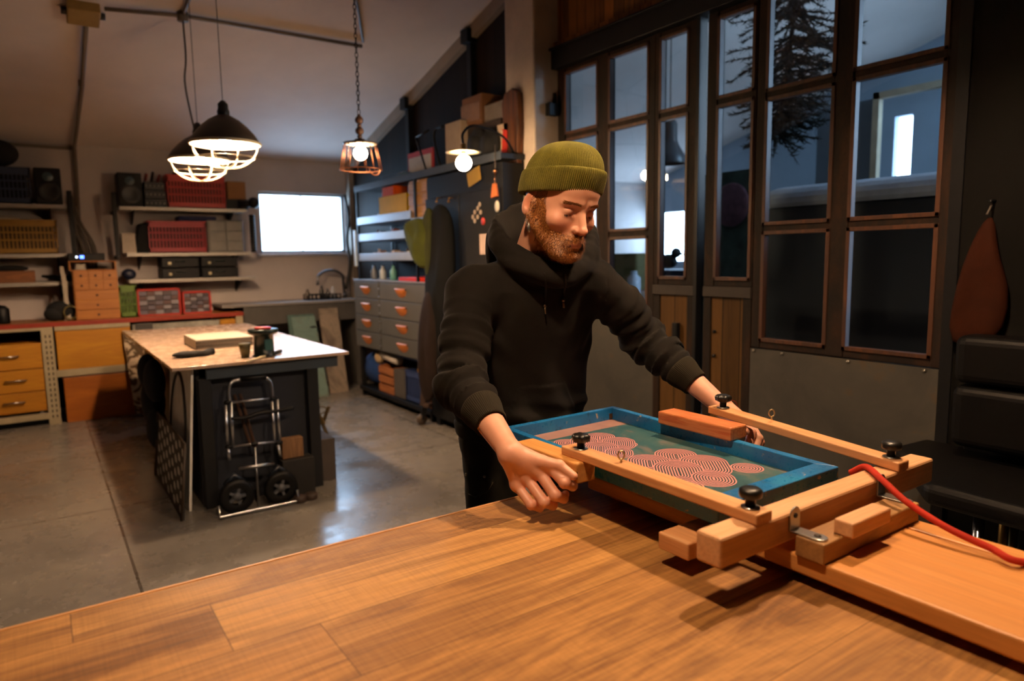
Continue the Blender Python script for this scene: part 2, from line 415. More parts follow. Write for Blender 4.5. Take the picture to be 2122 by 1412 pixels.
MB().box((SIDE+0.005, 2.80, 0.0), (SIDE+0.05, 3.675, 0.96)).build('lower_panel', M_sheet, w2)
def door_leaf(name, y0, y1, py0, py1):
    d = glazed(name, y0, y1, 1.17, 2.56, [(py0, py1)], [(1.206, 2.095), (2.13, 2.53)])
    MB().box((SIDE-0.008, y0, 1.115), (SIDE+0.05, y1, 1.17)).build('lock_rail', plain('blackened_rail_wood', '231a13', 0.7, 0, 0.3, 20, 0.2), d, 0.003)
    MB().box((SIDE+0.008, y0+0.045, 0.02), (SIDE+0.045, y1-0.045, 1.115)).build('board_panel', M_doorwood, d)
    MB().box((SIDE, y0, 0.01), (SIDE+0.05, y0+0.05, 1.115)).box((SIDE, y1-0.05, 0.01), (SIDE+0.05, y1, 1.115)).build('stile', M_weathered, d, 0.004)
    return d
d1 = door_leaf('door_1', 2.50, 2.80, 2.56, 2.765)
MB().rbox((SIDE-0.022, 2.60, 0.80), (SIDE+0.01, 2.64, 0.96), 0.008).build('pull_plate', M_black_steel, d1, 0.003)
d2 = door_leaf('door_2', 2.135, 2.435, 2.149, 2.37)
k = MB()
for zz in (0.80, 0.93): k.cyl((SIDE-0.004, 2.36, zz), (SIDE+0.012, 2.36, zz), 0.009, 12)
k.build('bolt', M_black_steel, d2)
w3 = glazed('window_3', 1.245, 2.13, 0.87, 2.60, [(1.284, 1.652), (1.736, 2.081)], [(0.907, 1.443), (1.478, 2.075), (2.108, 2.545)])
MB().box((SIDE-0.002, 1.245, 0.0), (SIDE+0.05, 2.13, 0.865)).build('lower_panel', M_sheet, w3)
k = MB()
for yy in (1.30, 1.62, 1.95, 2.11): k.ball((SIDE-0.004, yy, 0.855), 0.008, 8)
k.build('screw', rough_metal('dull_screw', '9a958c', 0.4), w3)
struct(MB().box((SIDE-0.01, 1.20, 0), (SIDE+0.06, 1.245, 2.6)), 'trim_6', M_black_steel)
struct(MB().box((SIDE-0.01, 2.478, 0), (SIDE+0.05, 2.50, 2.56)), 'trim_7', M_black_steel)
hg = thing('gate_hinge', 'black steel hinge block on the pale pillar beside the glazing', 'hinge', (SIDE-0.04, 3.69, 2.0))
h = MB(); q = pX(1148, 220, SIDE-0.06); h.box((SIDE-0.10, 3.635, q.z-0.06), (SIDE-0.02, 3.68, q.z+0.02)).build('hinge_plate', M_black_steel, hg, 0.003)
MB().cyl((SIDE-0.03, 3.67, q.z), (SIDE-0.03, 3.67, q.z+0.09), 0.014, 10).build('hinge_pin', M_black_steel, hg)

# --- ceiling conduit, junction box, drop conduit
jb = pC(172, 14)
j = thing('junction_box', 'square beige junction box on the ceiling at the top left', 'junction box', (jb.x, jb.y, jb.z-0.05))
ang = math.atan(SLOPE)
m = MB(); m.M = Matrix.Translation((jb.x, jb.y+0.02, jb.z-0.035)) @ Matrix.Rotation(-ang, 4, 'X'); m.box((-0.09, -0.09, -0.035), (0.09, 0.09, 0.035)); m.build('box', plain('yellowed_beige_plastic', '8c7038', 0.5), j, 0.006)
m = MB(); m.M = Matrix.Translation((jb.x, jb.y+0.02, jb.z-0.035)) @ Matrix.Rotation(-ang, 4, 'X')
m.cyl((-0.12, 0, 0), (-0.09, 0, 0), 0.022, 10).cyl((0.09, 0.0, 0), (0.12, 0.0, 0), 0.022, 10).build('cable_gland', plain('dark_gland', '2a2522', 0.5), j)
def ceil_pipe(name, pts, r, mat, label, cat='conduit', clips=()):
    t = thing(name, label, cat, tuple(pts[0]))
    MB().tube(pts, r, 10).build('pipe', mat, t)
    if clips:
        c = MB()
        for p in clips: c.cyl((p[0]-0.012, p[1], p[2]), (p[0]+0.012, p[1], p[2]), r*1.7, 10)
        c.build('pipe_clip', mat, t)
    return t
yp = 5.15
ceil_pipe('lamp_conduit', [(jb.x+0.11, yp+0.05, ceil_z(yp+0.05)-0.03), (0.94, yp, ceil_z(yp)-0.02), (2.20, yp, ceil_z(yp)-0.02)], 0.013, M_conduit, 'grey conduit running across the ceiling from the junction box to the chain lamp', clips=[(0.94, yp, ceil_z(yp)-0.02)])
pj = MB().cyl((0.94, yp, ceil_z(yp)-0.055), (0.94, yp, ceil_z(yp)), 0.035, 14)
one(pj, 'round_ceiling_box', M_conduit, 'small round conduit box on the ceiling above the two caged lamps', 'junction box')
xl = 0.37
ceil_pipe('slope_conduit', [(xl+0.03, 5.35, ceil_z(5.35)-0.03), (xl+0.03, 6.2, ceil_z(6.2)-0.03), (xl, 7.30, ceil_z(7.30)-0.04), (xl-0.03, 7.325, 1.2)], 0.016, M_conduit, 'grey conduit running down the ceiling slope and the back wall at the left', clips=[(xl+0.02, 6.2, ceil_z(6.2)-0.018), (xl, 7.28, 2.36)])
ceil_pipe('eaves_conduit', [(-2.1, 7.32, 2.37), (xl-0.02, 7.32, 2.36)], 0.016, M_conduit, 'grey conduit along the top of the back wall at the far left')
cz = pC(382, 0)
ceil_pipe('branch_conduit', [(0.94, yp, ceil_z(yp)-0.02), (0.98, 4.4, ceil_z(4.4)-0.02)], 0.012, M_conduit, 'short grey conduit branching up the ceiling from the round box')

# =================================================================== SIDE ROOM (behind the glazing)
M_side = plain('side_room_white', 'b4bcc6', 0.85, 0, 0.05, 2)
M_side_dark = plain('side_room_slate', '566370', 0.8, 0, 0.1, 3)
sw = MB()
a0, a1, z0_, z1_ = 3.62, 3.80, 2.05, 2.75            # high strip window in the far wall
for (p, q) in (((0.3, 0), (a0, 3.9)), ((a1, 0), (7.5, 2.5)), ((a0, 0), (a1, z0_)), ((a0, z1_), (a1, 3.0))):
    if p[0] == 0.3: sw.prism([(0.3, 0), (a0, 0), (a0, ceil_z(a0)), (0.3, ceil_z(0.3))], 7.6, 7.7, 'x')
    elif p[0] == a1:
        sw.prism([(a1, 0), (6.25, 0), (6.25, ceil_z(6.25)), (a1, ceil_z(a1))], 7.6, 7.7, 'x'); sw.prism([(7.25, 0), (7.5, 0), (7.5, 2.36), (7.25, ceil_z(7.25))], 7.6, 7.7, 'x'); sw.box((7.6, 6.25, 0), (7.7, 7.25, 1.25)); sw.prism([(6.25, 1.95), (7.25, 1.95), (7.25, ceil_z(7.25)), (6.25, ceil_z(6.25))], 7.6, 7.7, 'x')
    elif p[1] == 0: sw.box((7.6, p[0], p[1]), (7.7, q[0], q[1]))
    else: sw.prism([(a0, z1_), (a1, z1_), (a1, ceil_z(a1)), (a0, ceil_z(a0))], 7.6, 7.7, 'x')
struct(sw, 'wall_side_room_far', plain('slate_white_wall', '8d99a6', 0.85, 0, 0.08, 2))
sn = MB(); zt = ceil_z(0.35)
for (x0, z0, x1, z1) in ((3.04, 0, 3.5, zt), (7.2, 0, 7.6, zt), (3.5, 0, 7.2, 0.8), (3.5, 3.6, 7.2, zt)):  # most of this unseen wall is left open to let more daylight in
    sn.box((x0, 0.28, z0), (x1, 0.40, z1))
struct(sn, 'wall_side_room_near', M_side)
# partition with a doorway seen through the right-hand panes, slate-coloured gable beyond
pb = MB()
for (y0, y1, z0, z1) in ((2.95, 3.45, 0, 2.55), (2.2, 2.32, 0, 2.55)):
    pb.box((5.6, y0, z0), (5.7, y1, z1))
struct(pb, 'wall_side_room_partition', M_side_dark)
fr = MB().box((5.54, 2.90, 0), (5.6, 2.95, 2.58)).box((5.54, 2.32, 0), (5.6, 2.37, 2.58)).box((5.54, 2.32, 2.53), (5.6, 2.95, 2.58))
struct(fr, 'trim_8', plain('pale_door_lining', 'a89880', 0.6))
# dark cabinet with a pale rounded cover just behind the glass
cc = thing('covered_cabinet', 'large black cabinet under a pale rounded cover behind the right-hand panes', 'cabinet', (3.9, 2.2, 0))
MB().box((3.55, 1.30, 0.0), (4.2, 2.50, 1.62)).build('carcass', plain('black_cabinet_paint', '0d0d10', 0.6), cc, 0.01)
cv = MB(); prof = [(3.53, 1.60)]
for i in range(13): t = math.pi*i/12; prof.append((3.87-0.345*math.cos(t), 1.62+0.12*math.sin(t)))
prof.append((4.22, 1.60))
cv.prism(prof, 1.28, 2.52, 'y'); cv.build('cover', plain('pale_canvas_cover', 'a8adb8', 0.9), cc)
MB().box((3.53, 2.50, 0.5), (3.56, 2.53, 1.62)).build('white_edge_strip', plain('white_edging', 'dfe6ee', 0.5), cc)
# hanging fir branch
fb_ = thing('fir_branch', 'dark artificial fir branch hanging behind the upper glass panes', 'plant', (3.75, 2.15, 2.0))
st = MB(); nd = MB(); rnd = random.Random(3)
fy_ = pX(1635, 150, 3.78).y; main = smooth_pts([(3.85, fy_, 3.35), (3.8, fy_-.02, 2.9), (3.78, fy_, 2.5), (3.76, fy_+.03, 2.2), (3.75, fy_+.06, 1.98)], 6); st.tube(main, 0.012, 6)
for i in range(330):
    p = main[rnd.randrange(len(main)-3)]+Vector((0, 0, rnd.uniform(-.05, .05))); a = rnd.uniform(0, 2*math.pi); L = rnd.uniform(.16, .42)*(0.45+0.55*min(1, (p.z-1.85)/0.7))
    d = Vector((math.cos(a)*0.7, math.sin(a), rnd.uniform(-.6, .05))).normalized(); q = p+d*L; st.tube([p, q], [0.005, 0.002], 4)
    for jn in range(int(L/0.0036)):
        t = rnd.random(); b = p.lerp(q, t); e = (d*0.8+Vector((rnd.uniform(-1, 1), rnd.uniform(-1, 1), rnd.uniform(-1, 1)))).normalized()*rnd.uniform(.03, .05)
        s_ = e.orthogonal().normalized()*0.0060; nd.add([b-s_, b+s_, b+e], [(0, 1, 2)])
st.build('stem', plain('fir_bark', '1a1512', 0.9), fb_); nd.build('needle', plain('fir_needles', '10160f', 0.8), fb_)['kind'] = 'stuff'
# industrial lamp in the side room
g = pX(1388, 335, 4.4)
il = thing('factory_lamp', 'grey unlit factory pendant lamp hanging in the room behind the glass', 'pendant lamp', (g.x, g.y, g.z))
MB().lathe((g.x, g.y, g.z), [(0.13, -0.02), (0.135, 0.0), (0.12, 0.05), (0.075, 0.13), (0.06, 0.17), (0.058, 0.30), (0.045, 0.33), (0.0, 0.335)], 28).build('lamp_shade', plain('dark_grey_enamel', '2e3338', 0.4), il)
MB().tube([(g.x, g.y, g.z+0.33), (g.x, g.y, ceil_z(g.y))], 0.006, 6).build('cord', M_cable, il)
# things further in
q = pX(1385, 500, 5.6)
nb = thing('navy_box', 'navy blue box under a bright panel in the room behind the glass', 'box', (q.x, q.y, 0))
MB().box((5.5, q.y-0.35, 0), (6.0, q.y+0.35, 1.18)).build('box_body', plain('navy_paint', '16233c', 0.6), nb, 0.01)
dk = thing('toy_duck', 'small black duck silhouette standing on the navy box', 'figurine', (5.6, q.y, 1.18)); b = MB()
b.ball((5.6, q.y, 1.27), 0.09, 12, (0.7, 1.3, 0.9)).ball((5.6, q.y-0.11, 1.36), 0.055, 10).cyl((5.6, q.y-0.16, 1.35), (5.6, q.y-0.21, 1.345), 0.02, 8, 0.008)
b.build('body', plain('black_plastic', '0b0b0c', 0.4), dk)
q = pX(1515, 425, 5.0)
ps = MB(); ps.M = Matrix.Translation(q) @ Matrix.Rotation(R(90), 4, 'Y'); ps.lathe((0, 0, 0), [(0.0, -0.012), (0.17, -0.012), (0.19, 0), (0.17, 0.012), (0, 0.012)], 32)
one(ps, 'round_wall_disc', plain('dusty_pink_disc', '6b4550', 0.7, 0, 0.35, 14), 'dusty pink round disc seen through the narrow glazed door', 'wall disc')
pt_ = MB().box((q.x+0.02, q.y-0.3, 0.0), (q.x+0.10, q.y+0.35, 2.05)); struct(pt_, 'wall_side_room_panel', plain('mottled_green_board', '3c4a42', 0.8, 0, 0.5, 6))
q = pX(1300, 560, 4.6)
bx = thing('yellow_storage_tub', 'dull yellow tub on a stand behind the glass beside the man', 'tub', (q.x, q.y, 0))
MB().rbox((4.5, q.y-0.22, 1.02), (4.85, q.y+0.25, 1.36), 0.03).build('tub_body', plain('dull_yellow', '8f8556', 0.6), bx, 0.01)
MB().box((4.45, q.y-0.3, 0), (4.95, q.y+0.35, 1.02)).build('stand', plain('pale_stand', '8e7a6c', 0.7), bx)
wj = MB().lathe((4.42, q.y-0.27, 0.9), [(0.0, 0), (0.055, 0), (0.06, 0.02), (0.06, 0.24), (0.03, 0.27), (0.03, 0.30), (0, 0.30)], 20)
one(wj, 'white_jug', plain('patterned_white', 'c4ccd8', 0.4, 0, 0.3, 30), 'white mottled jug beside the yellow tub behind the glass', 'jug')
# unseen tube battens, added to brighten the side room
M_tube = emit('added_cool_tube', (0.50, 0.76, 1.0, 1), 115)
for i, (yy, lab) in enumerate(((1.15, 'added cool white fill batten hanging unseen over the near end of the room behind the glass'), (1.9, 'added cool white fill batten hanging unseen deeper in the room behind the glass'))):
    t = thing('added_batten', lab, 'added fill light', (5.2, yy-.3, 2.9))
    MB().box((5.0, yy-.36, 2.92), (6.4, yy-.24, 2.97)).build('housing', M_side, t, .004)
    MB().cyl((5.05, yy-.3, 2.90), (6.35, yy-.3, 2.90), .016, 12).build('tube', M_tube, t)
    MB().tube([(5.3, yy-.3, 2.97), (5.3, yy-.3, ceil_z(yy) if yy > 1 else zc)], .003, 6).build('hanger', M_cable, t)
# =================================================================== WORK TABLE IN FRONT
def plank_table_mat():
    t = NT('laminate_plank_tabletop'); co = t.co(world=True); sx = t.n('ShaderNodeSeparateXYZ'); t.l(co, sx.inputs[0])
    ry = t.math('DIVIDE', t.math('SUBTRACT', sx.outputs['Y'], 1.166), 0.166)
    row = t.math('FLOOR', ry); fy = t.math('FRACT', ry)
    off = t.math('FRACT', t.math('MULTIPLY', t.math('SINE', t.math('MULTIPLY', row, 7.31)), 3.7))
    rx = t.math('ADD', t.math('DIVIDE', sx.outputs['X'], 1.15), off); cx = t.math('FLOOR', rx); fx = t.math('FRACT', rx)
    cv = t.n('ShaderNodeCombineXYZ'); t.l(row, cv.inputs[0]); t.l(cx, cv.inputs[1])
    wn = t.n('ShaderNodeTexWhiteNoise', noise_dimensions='3D'); t.l(cv.outputs[0], wn.inputs['Vector'])
    ofs = t.n('ShaderNodeVectorMath', operation='SCALE'); t.l(wn.outputs['Color'], ofs.inputs[0]); ofs.inputs['Scale'].default_value = 9
    ad = t.n('ShaderNodeVectorMath', operation='ADD'); t.l(t.co((0.28, 1.6, 1), world=True), ad.inputs[0]); t.l(ofs.outputs[0], ad.inputs[1])
    g1 = t.noise(ad.outputs[0], 4.2, 7, 0.6, 1.6); 
    ad2 = t.n('ShaderNodeVectorMath', operation='ADD'); t.l(t.co((1.2, 34, 1), world=True), ad2.inputs[0]); t.l(ofs.outputs[0], ad2.inputs[1])
    g2 = t.noise(ad2.outputs[0], 5, 4, 0.6); g3 = t.noise(t.co((60, 2.2, 1), world=True), 4, 5, 0.7, 0.4)
    k = t.math('ADD', t.math('MULTIPLY', wn.outputs['Value'], 0.42), t.math('MULTIPLY', g1, 0.74))
    c = t.ramp(k, [(0.28, '4a2e14'), (0.40, '7f552b'), (0.50, 'b38045'), (0.58, '8f6335'), (0.70, 'bd8a4c')])
    c = t.mix(0.45, c, t.ramp(g2, [(0.32, '8a7a70'), (0.6, 'ffffff')]), 'MULTIPLY')
    ex = t.math('MULTIPLY', t.math('MINIMUM', fx, t.math('SUBTRACT', 1, fx)), 1.15)
    ey = t.math('MULTIPLY', t.math('MINIMUM', fy, t.math('SUBTRACT', 1, fy)), 0.166)
    gap = t.math('LESS_THAN', t.math('MINIMUM', ex, ey), 0.0011)
    c = t.mix(t.math('MULTIPLY', gap, 0.6), c, '4a3018')
    t.out(c, t.ramp(g2, [(0.3, (0.52,)*3+(1,)), (0.7, (0.68,)*3+(1,))])); t.b.inputs['Specular IOR Level'].default_value = 0.3
    c9 = t.ramp(g3, [(0.36, (0.62, 0.58, 0.54, 1)), (0.58, (1, 1, 1, 1))]); t.l(t.mix(0.35, c, c9, 'MULTIPLY'), t.b.inputs['Base Color'])
    t.bump(t.math('SUBTRACT', t.math('MULTIPLY', g2, 0.4), gap), 0.25, 0.0015); return t.m
TZ = 0.778
tt = thing('work_table', 'large work table with wide brown wood plank top in the foreground', 'table', (0.1, 0.7, 0))
M_edge = wood('pale_edge_banding', 'c9925c', 'b57f4a', 'x', 0.5)
MB().box((-1.1, 0.16, TZ-0.035), (1.36, 1.272, TZ)).build('tabletop', plank_table_mat(), tt, 0.002)
e = MB().box((-1.1, 1.272, TZ-0.037), (1.36, 1.281, TZ+0.001)); e.build('edge_banding', M_edge, tt, 0.002)
MB().box((-0.95, 0.26, TZ-0.12), (1.22, 0.29, TZ-0.035)).box((-0.95, 1.08, TZ-0.12), (1.22, 1.11, TZ-0.035)).box((-0.98, 0.26, TZ-0.12), (-0.95, 1.11, TZ-0.035)).box((1.22, 0.26, TZ-0.12), (1.25, 1.11, TZ-0.035)).build('apron', wood('table_base_timber', '7a5733', '5e4022', 'x'), tt)
for lx in (-0.94, 1.17):
    for ly in (0.29, 1.04): MB().box((lx, ly, 0), (lx+0.07, ly+0.07, TZ-0.035)).build('leg', wood('table_leg_timber', '7a5733', '5e4022', 'z'), tt, 0.004)

# =================================================================== SCREEN PRINTING PRESS
pine = wood('planed_pine', 'e2ab78', 'd29560', 'y', 0.5, 10); pine_x = wood('planed_pine_cross', 'e4b284', 'd59e6e', 'x', 0.5, 9)
pine_r = wood('red_fir', 'bb5f30', 'd08350', 'y', 0.45, 40); base_w = wood('orange_base_board', 'd69450', 'c78440', 'y', 0.5, 7)
steel = rough_metal('zinc_plated_steel', 'b9b7b2', 0.32); blackpl = plain('black_knob_plastic', '14120f', 0.38, 0, 0.1)
pr = thing('screen_printing_press', 'wooden hinged screen printing press lying on the plank table', 'printing press', (1.15, 0.7, TZ))
BT = 0.83
b = MB().box((1.025, -0.25, 0.797), (1.288, 1.18, BT)); b.build('base_board', base_w, pr, 0.004)
MB().box((1.292, -0.25, 0.797), (1.345, 1.18, BT)).build('base_board', base_w, pr, 0.004)
for yy in (0.25, 0.72, 1.1): MB().box((1.06, yy, TZ), (1.31, yy+0.04, 0.797)).build('foot_batten', base_w, pr)
MB().box((0.892, 0.762, 0.808), (1.027, 0.832, 0.84)).build('stop_block', pine, pr, 0.003)
MB().box((1.018, 0.588, BT), (1.34, 0.640, 0.866)).build('hinge_block', wood('brown_hinge_block', 'b98a52', '8a6238', 'x', 0.5), pr, 0.003)
MB().box((1.075, 0.572, 0.866), (1.20, 0.606, 0.893)).build('pencil_rest', pine_x, pr, 0.003)
MB().box((0.842, 0.655, 0.847), (1.545, 0.704, 0.899)).build('cross_beam', pine_x, pr, 0.005)
# arms (near end on the beam, far end lifted a little with the frame)
def arm(xn, xf, zf, yf, w=0.042):
    m = MB(); v = []
    for (x, y, z) in ((xn, 0.652, 0.899), (xf, yf, zf)):
        v += [(x, y, z), (x+w, y, z), (x+w, y, z+0.019), (x, y, z+0.019)]
    m.add(v, [(0,1,2,3),(7,6,5,4),(0,4,5,1),(1,5,6,2),(2,6,7,3),(3,7,4,0)]); return m.build('arm', pine, pr, 0.0025)
arm(0.928, 0.922, 0.905, 1.150); arm(1.388, 1.402, 0.930, 1.140)
qa, qb = pZ(1077, 913, 0.905), pZ(1204, 959, 0.905)
m = MB().box((0.902, qb.y, 0.858), (0.958, qa.y, 0.905)); m.build('clamp_block', wood('pine_clamp_block', 'dea363', 'd0924c', 'y', 0.45, 22), pr, 0.004)
qa, qb = pZ(1363, 852, 0.93), pZ(1512, 888, 0.93)
m = MB().box((min(qa.x, qb.x)+.004, qb.y, 0.896), (qa.x+.062, qa.y, 0.930)); m.build('clamp_block', pine_r, pr, 0.004)
# hinges
for hx in (1.035, 1.322):
    h = MB(); prof = []
    for k in range(9): t = math.pi*k/8; prof.append((hx+0.014*math.cos(t), 0.895+0.014*math.sin(t)))
    prof += [(hx-0.014, 0.868), (hx+0.014, 0.868)]; h.prism(prof, 0.651, 0.654, 'y')
    prof = [(hx+0.014, 0.652), (hx-0.014, 0.652)]
    for k in range(9): t = math.pi+math.pi*k/8; prof.append((hx+0.014*math.cos(t), 0.607+0.014*math.sin(t)))
    h.prism(prof, 0.8665, 0.8695, 'z'); hh = h.build('hinge_bracket', steel, pr, 0.0008)
    MB().cyl((hx, 0.6495, 0.893), (hx, 0.652, 0.893), 0.0045, 10).cyl((hx, 0.610, 0.869), (hx, 0.610, 0.8715), 0.0055, 10).build('screw', plain('dark_screw_hole', '2a2019', 0.5), hh)
def knob(x, y, z, star=True):
    k = MB(); n = 48
    prof = [(0.0, 0.034), (0.014, 0.034), (0.0185, 0.031), (0.0195, 0.026), (0.0185, 0.019), (0.012, 0.016), (0.0085, 0.014), (0.0085, 0.002), (0, 0.002)]
    vs, fs = [], []
    for r, h in prof:
        for i in range(n):
            t = 2*math.pi*i/n; rr = r*(1+(0.10*math.cos(6*t) if r > 0.013 and star else 0)); vs.append((x+rr*math.cos(t), y+rr*math.sin(t), z+h))
    for j in range(len(prof)-1):
        for i in range(n): fs.append((j*n+i, j*n+(i+1) % n, (j+1)*n+(i+1) % n, (j+1)*n+i))
    k.add(vs, fs, True); o = k.build('clamp_knob', blackpl, pr)
    MB().lathe((x, y, z), [(0.0, 0.0), (0.0155, 0.0), (0.0155, 0.0022), (0.0, 0.0022)], 32).build('washer', steel, o)
knob(0.944, 1.108, 0.9225); knob(1.422, 1.108, 0.9475); knob(0.949, 0.680, 0.9185, False); knob(1.412, 0.680, 0.9195, False)
def eyebolt(x, y, z):
    k = MB().cyl((x, y, z), (x, y, z+0.009), 0.002, 8)
    ring = [(x+0.0065*math.sin(2*math.pi*i/20)*0.8, y+0.0065*math.sin(2*math.pi*i/20)*-0.6, z+0.0165-0.0085*math.cos(2*math.pi*i/20)) for i in range(20)]
    k.tube(ring, 0.0018, 8, closed=True); k.build('eye_screw', rough_metal('brass_tinted_steel', 'cdb890', 0.3), pr)
eyebolt(0.946, 0.985, 0.921); eyebolt(1.42, 0.965, 0.943)
MB().cyl((0.896, 1.075, 0.885), (0.903, 1.075, 0.885), 0.0045, 12).ball((0.896, 1.075, 0.885), 0.0042, 8).build('brass_screw', rough_metal('brass', 'd9a441', 0.25), pr)

# =================================================================== SILKSCREEN FRAME
def blue_mat():
    t = NT('chipped_blue_paint'); co = t.co(); f = t.noise(co, 5, 6, 0.6); g = t.noise(co, 55, 7, 0.72); h = t.noise(co, 17, 7, 0.7, 1.0)
    c = t.ramp(f, [(0.3, '154f7c'), (0.5, '1868a4'), (0.7, '2a84b0')])
    ch = t.ramp(t.math('MULTIPLY', g, h), [(0.345, (0, 0, 0, 1)), (0.39, (1, 1, 1, 1))]); c = t.mix(t.math('MULTIPLY', ch, 0.8), c, 'c4a878')
    dk = t.ramp(h, [(0.34, (1, 1, 1, 1)), (0.42, (0, 0, 0, 1))]); c = t.mix(t.math('MULTIPLY', dk, 0.55), c, '12283a')
    t.out(c, t.ramp(g, [(0.4, (0.26,)*3+(1,)), (0.65, (0.5,)*3+(1,))])); t.bump(g, 0.15, 0.002); return t.m
M_blue = blue_mat()
FZ0, FZ1 = 0.860, 0.896
FL, FR, NR, NL = [Vector(p) for p in ((0.974, 1.462), (1.378, 1.470), (1.342, 0.750), (0.958, 0.752))]
sf = thing('silkscreen_frame', 'blue wooden silkscreen frame with a pink ring pattern stencil clamped in the press', 'screen frame', (1.16, 1.1, FZ0))
cen = sum((FL, FR, NR, NL), Vector((0, 0)))/4
c4 = [FL, FR, NR, NL]; wx_, wf_, wn_ = 0.020, 0.018, 0.044
inn = [FL+Vector((wx_, -wf_)), FR+Vector((-wx_, -wf_)), NR+Vector((-wx_, wn_)), NL+Vector((wx_, wn_))]
for i in range(4):
    j = (i+1) % 4; MB().prism([tuple(c4[i]), tuple(c4[j]), tuple(inn[j]), tuple(inn[i])], FZ0, FZ1, 'z').build('rail', M_blue, sf, 0.002)
k = MB(); q = inn[1]; k.box((q.x-0.012, q.y-0.001, FZ0+0.004), (q.x, q.y+0.0, FZ0+0.02)).build('corner_staple', rough_metal('copper_brown', 'b0784c', 0.4), sf)
# mesh with the printed ring pattern
def stencil_mat():
    t = NT('stencil_mesh'); org = origin_of(sf)
    co = t.co(world=True); sx = t.n('ShaderNodeSeparateXYZ'); t.l(co, sx.inputs[0]); X, Y = sx.outputs['X'], sx.outputs['Y']
    f = t.noise(co, 7, 6, 0.6, 1.0); g = t.noise(t.co((6, 1, 1), world=True), 6, 5, 0.6)
    c = t.ramp(f, [(0.28, '284a50'), (0.45, '365a5e'), (0.58, '4b6460'), (0.72, '2f5f68')])
    sm = t.ramp(t.math('MULTIPLY', g, f), [(0.26, (0, 0, 0, 1)), (0.42, (1, 1, 1, 1))]); c = t.mix(t.math('MULTIPLY', sm, 0.55), c, 'a5746a')
    def caps(px, py, r, L, order):
        p = pZ(px, py, FZ0+0.002); return (p.x, p.y, r, L)
    d = (pZ(1471, 985, FZ0)-pZ(1455, 954, FZ0)); d = Vector((d.x, d.y)).normalized(); n = Vector((-d.y, d.x))
    A = [(1243, 905, .040, .03), (1300, 921, .026, .0), (1172, 917, .030, .012), (1282, 915, .042, .035), (1210, 913, .036, .03), (1245, 926, .044, .04), (1283, 936, .034, .02)]
    B = [(1400, 942, .050, .035), (1548, 970, .036, .0), (1345, 955, .050, .045), (1458, 957, .054, .055), (1405, 970, .055, .055), (1478, 990, .046, .015), (1425, 1008, .034, .01)]
    for (px, py, r, L) in A+B:
        p = pZ(px, py, FZ0+0.002); per = 0.0062 if py > 938 else 0.0054
        dx = t.math('SUBTRACT', X, p.x); dy = t.math('SUBTRACT', Y, p.y)
        al = t.math('ADD', t.math('MULTIPLY', dx, d.x), t.math('MULTIPLY', dy, d.y)); pe = t.math('ADD', t.math('MULTIPLY', dx, n.x), t.math('MULTIPLY', dy, n.y))
        cl = t.math('SUBTRACT', al, t.math('MINIMUM', t.math('MAXIMUM', al, 0.0), L))
        ds = t.math('SQRT', t.math('ADD', t.math('MULTIPLY', cl, cl), t.math('MULTIPLY', pe, pe)))
        ins = t.math('LESS_THAN', ds, r); st = t.math('LESS_THAN', t.math('FRACT', t.math('DIVIDE', t.math('SUBTRACT', r, ds), per)), 0.50)
        c = t.mix(ins, c, t.mix(st, '2c4046', 'd9918c'))
    band = t.math('GREATER_THAN', Y, 1.385); c = t.mix(t.math('MULTIPLY', band, 0.9), c, t.ramp(f, [(0.3, '9c7268'), (0.7, 'b58a7c')]))
    side = t.math('MAXIMUM', t.math('LESS_THAN', X, 0.995), t.math('LESS_THAN', Y, 0.80)); c = t.mix(t.math('MULTIPLY', side, 0.5), c, '5f7a74')
    w = t.n('ShaderNodeTexWave', wave_type='BANDS'); w.inputs['Scale'].default_value = 900; t.l(co, w.inputs['Vector'])
    t.out(c, 0.38); return t.m
MB().prism([tuple(v) for v in inn], FZ0+0.001, FZ0+0.002, 'z').build('stencil_mesh', stencil_mat(), sf)

# red cord
cd = MB(); pts = [pZ(1795, 967, 0.906)+Vector((-0.004, 0.03, -0.02)), pZ(1795, 968, 0.907), pZ(1830, 997, 0.906), pZ(1878, 1040, 0.885), pZ(1960, 1093, 0.862), pZ(2050, 1135, 0.848), pZ(2125, 1166, 0.838), (1.50, 0.36, 0.80)]
P = smooth_pts(pts, 10); cd.tube(P, 0.0062, 12)
one(cd, 'braided_rope', cloth('red_braided_cord', 'b3301f', 0.7, 600, 0.5), 'red braided cord trailing over the cross beam to the lower right', 'cord')

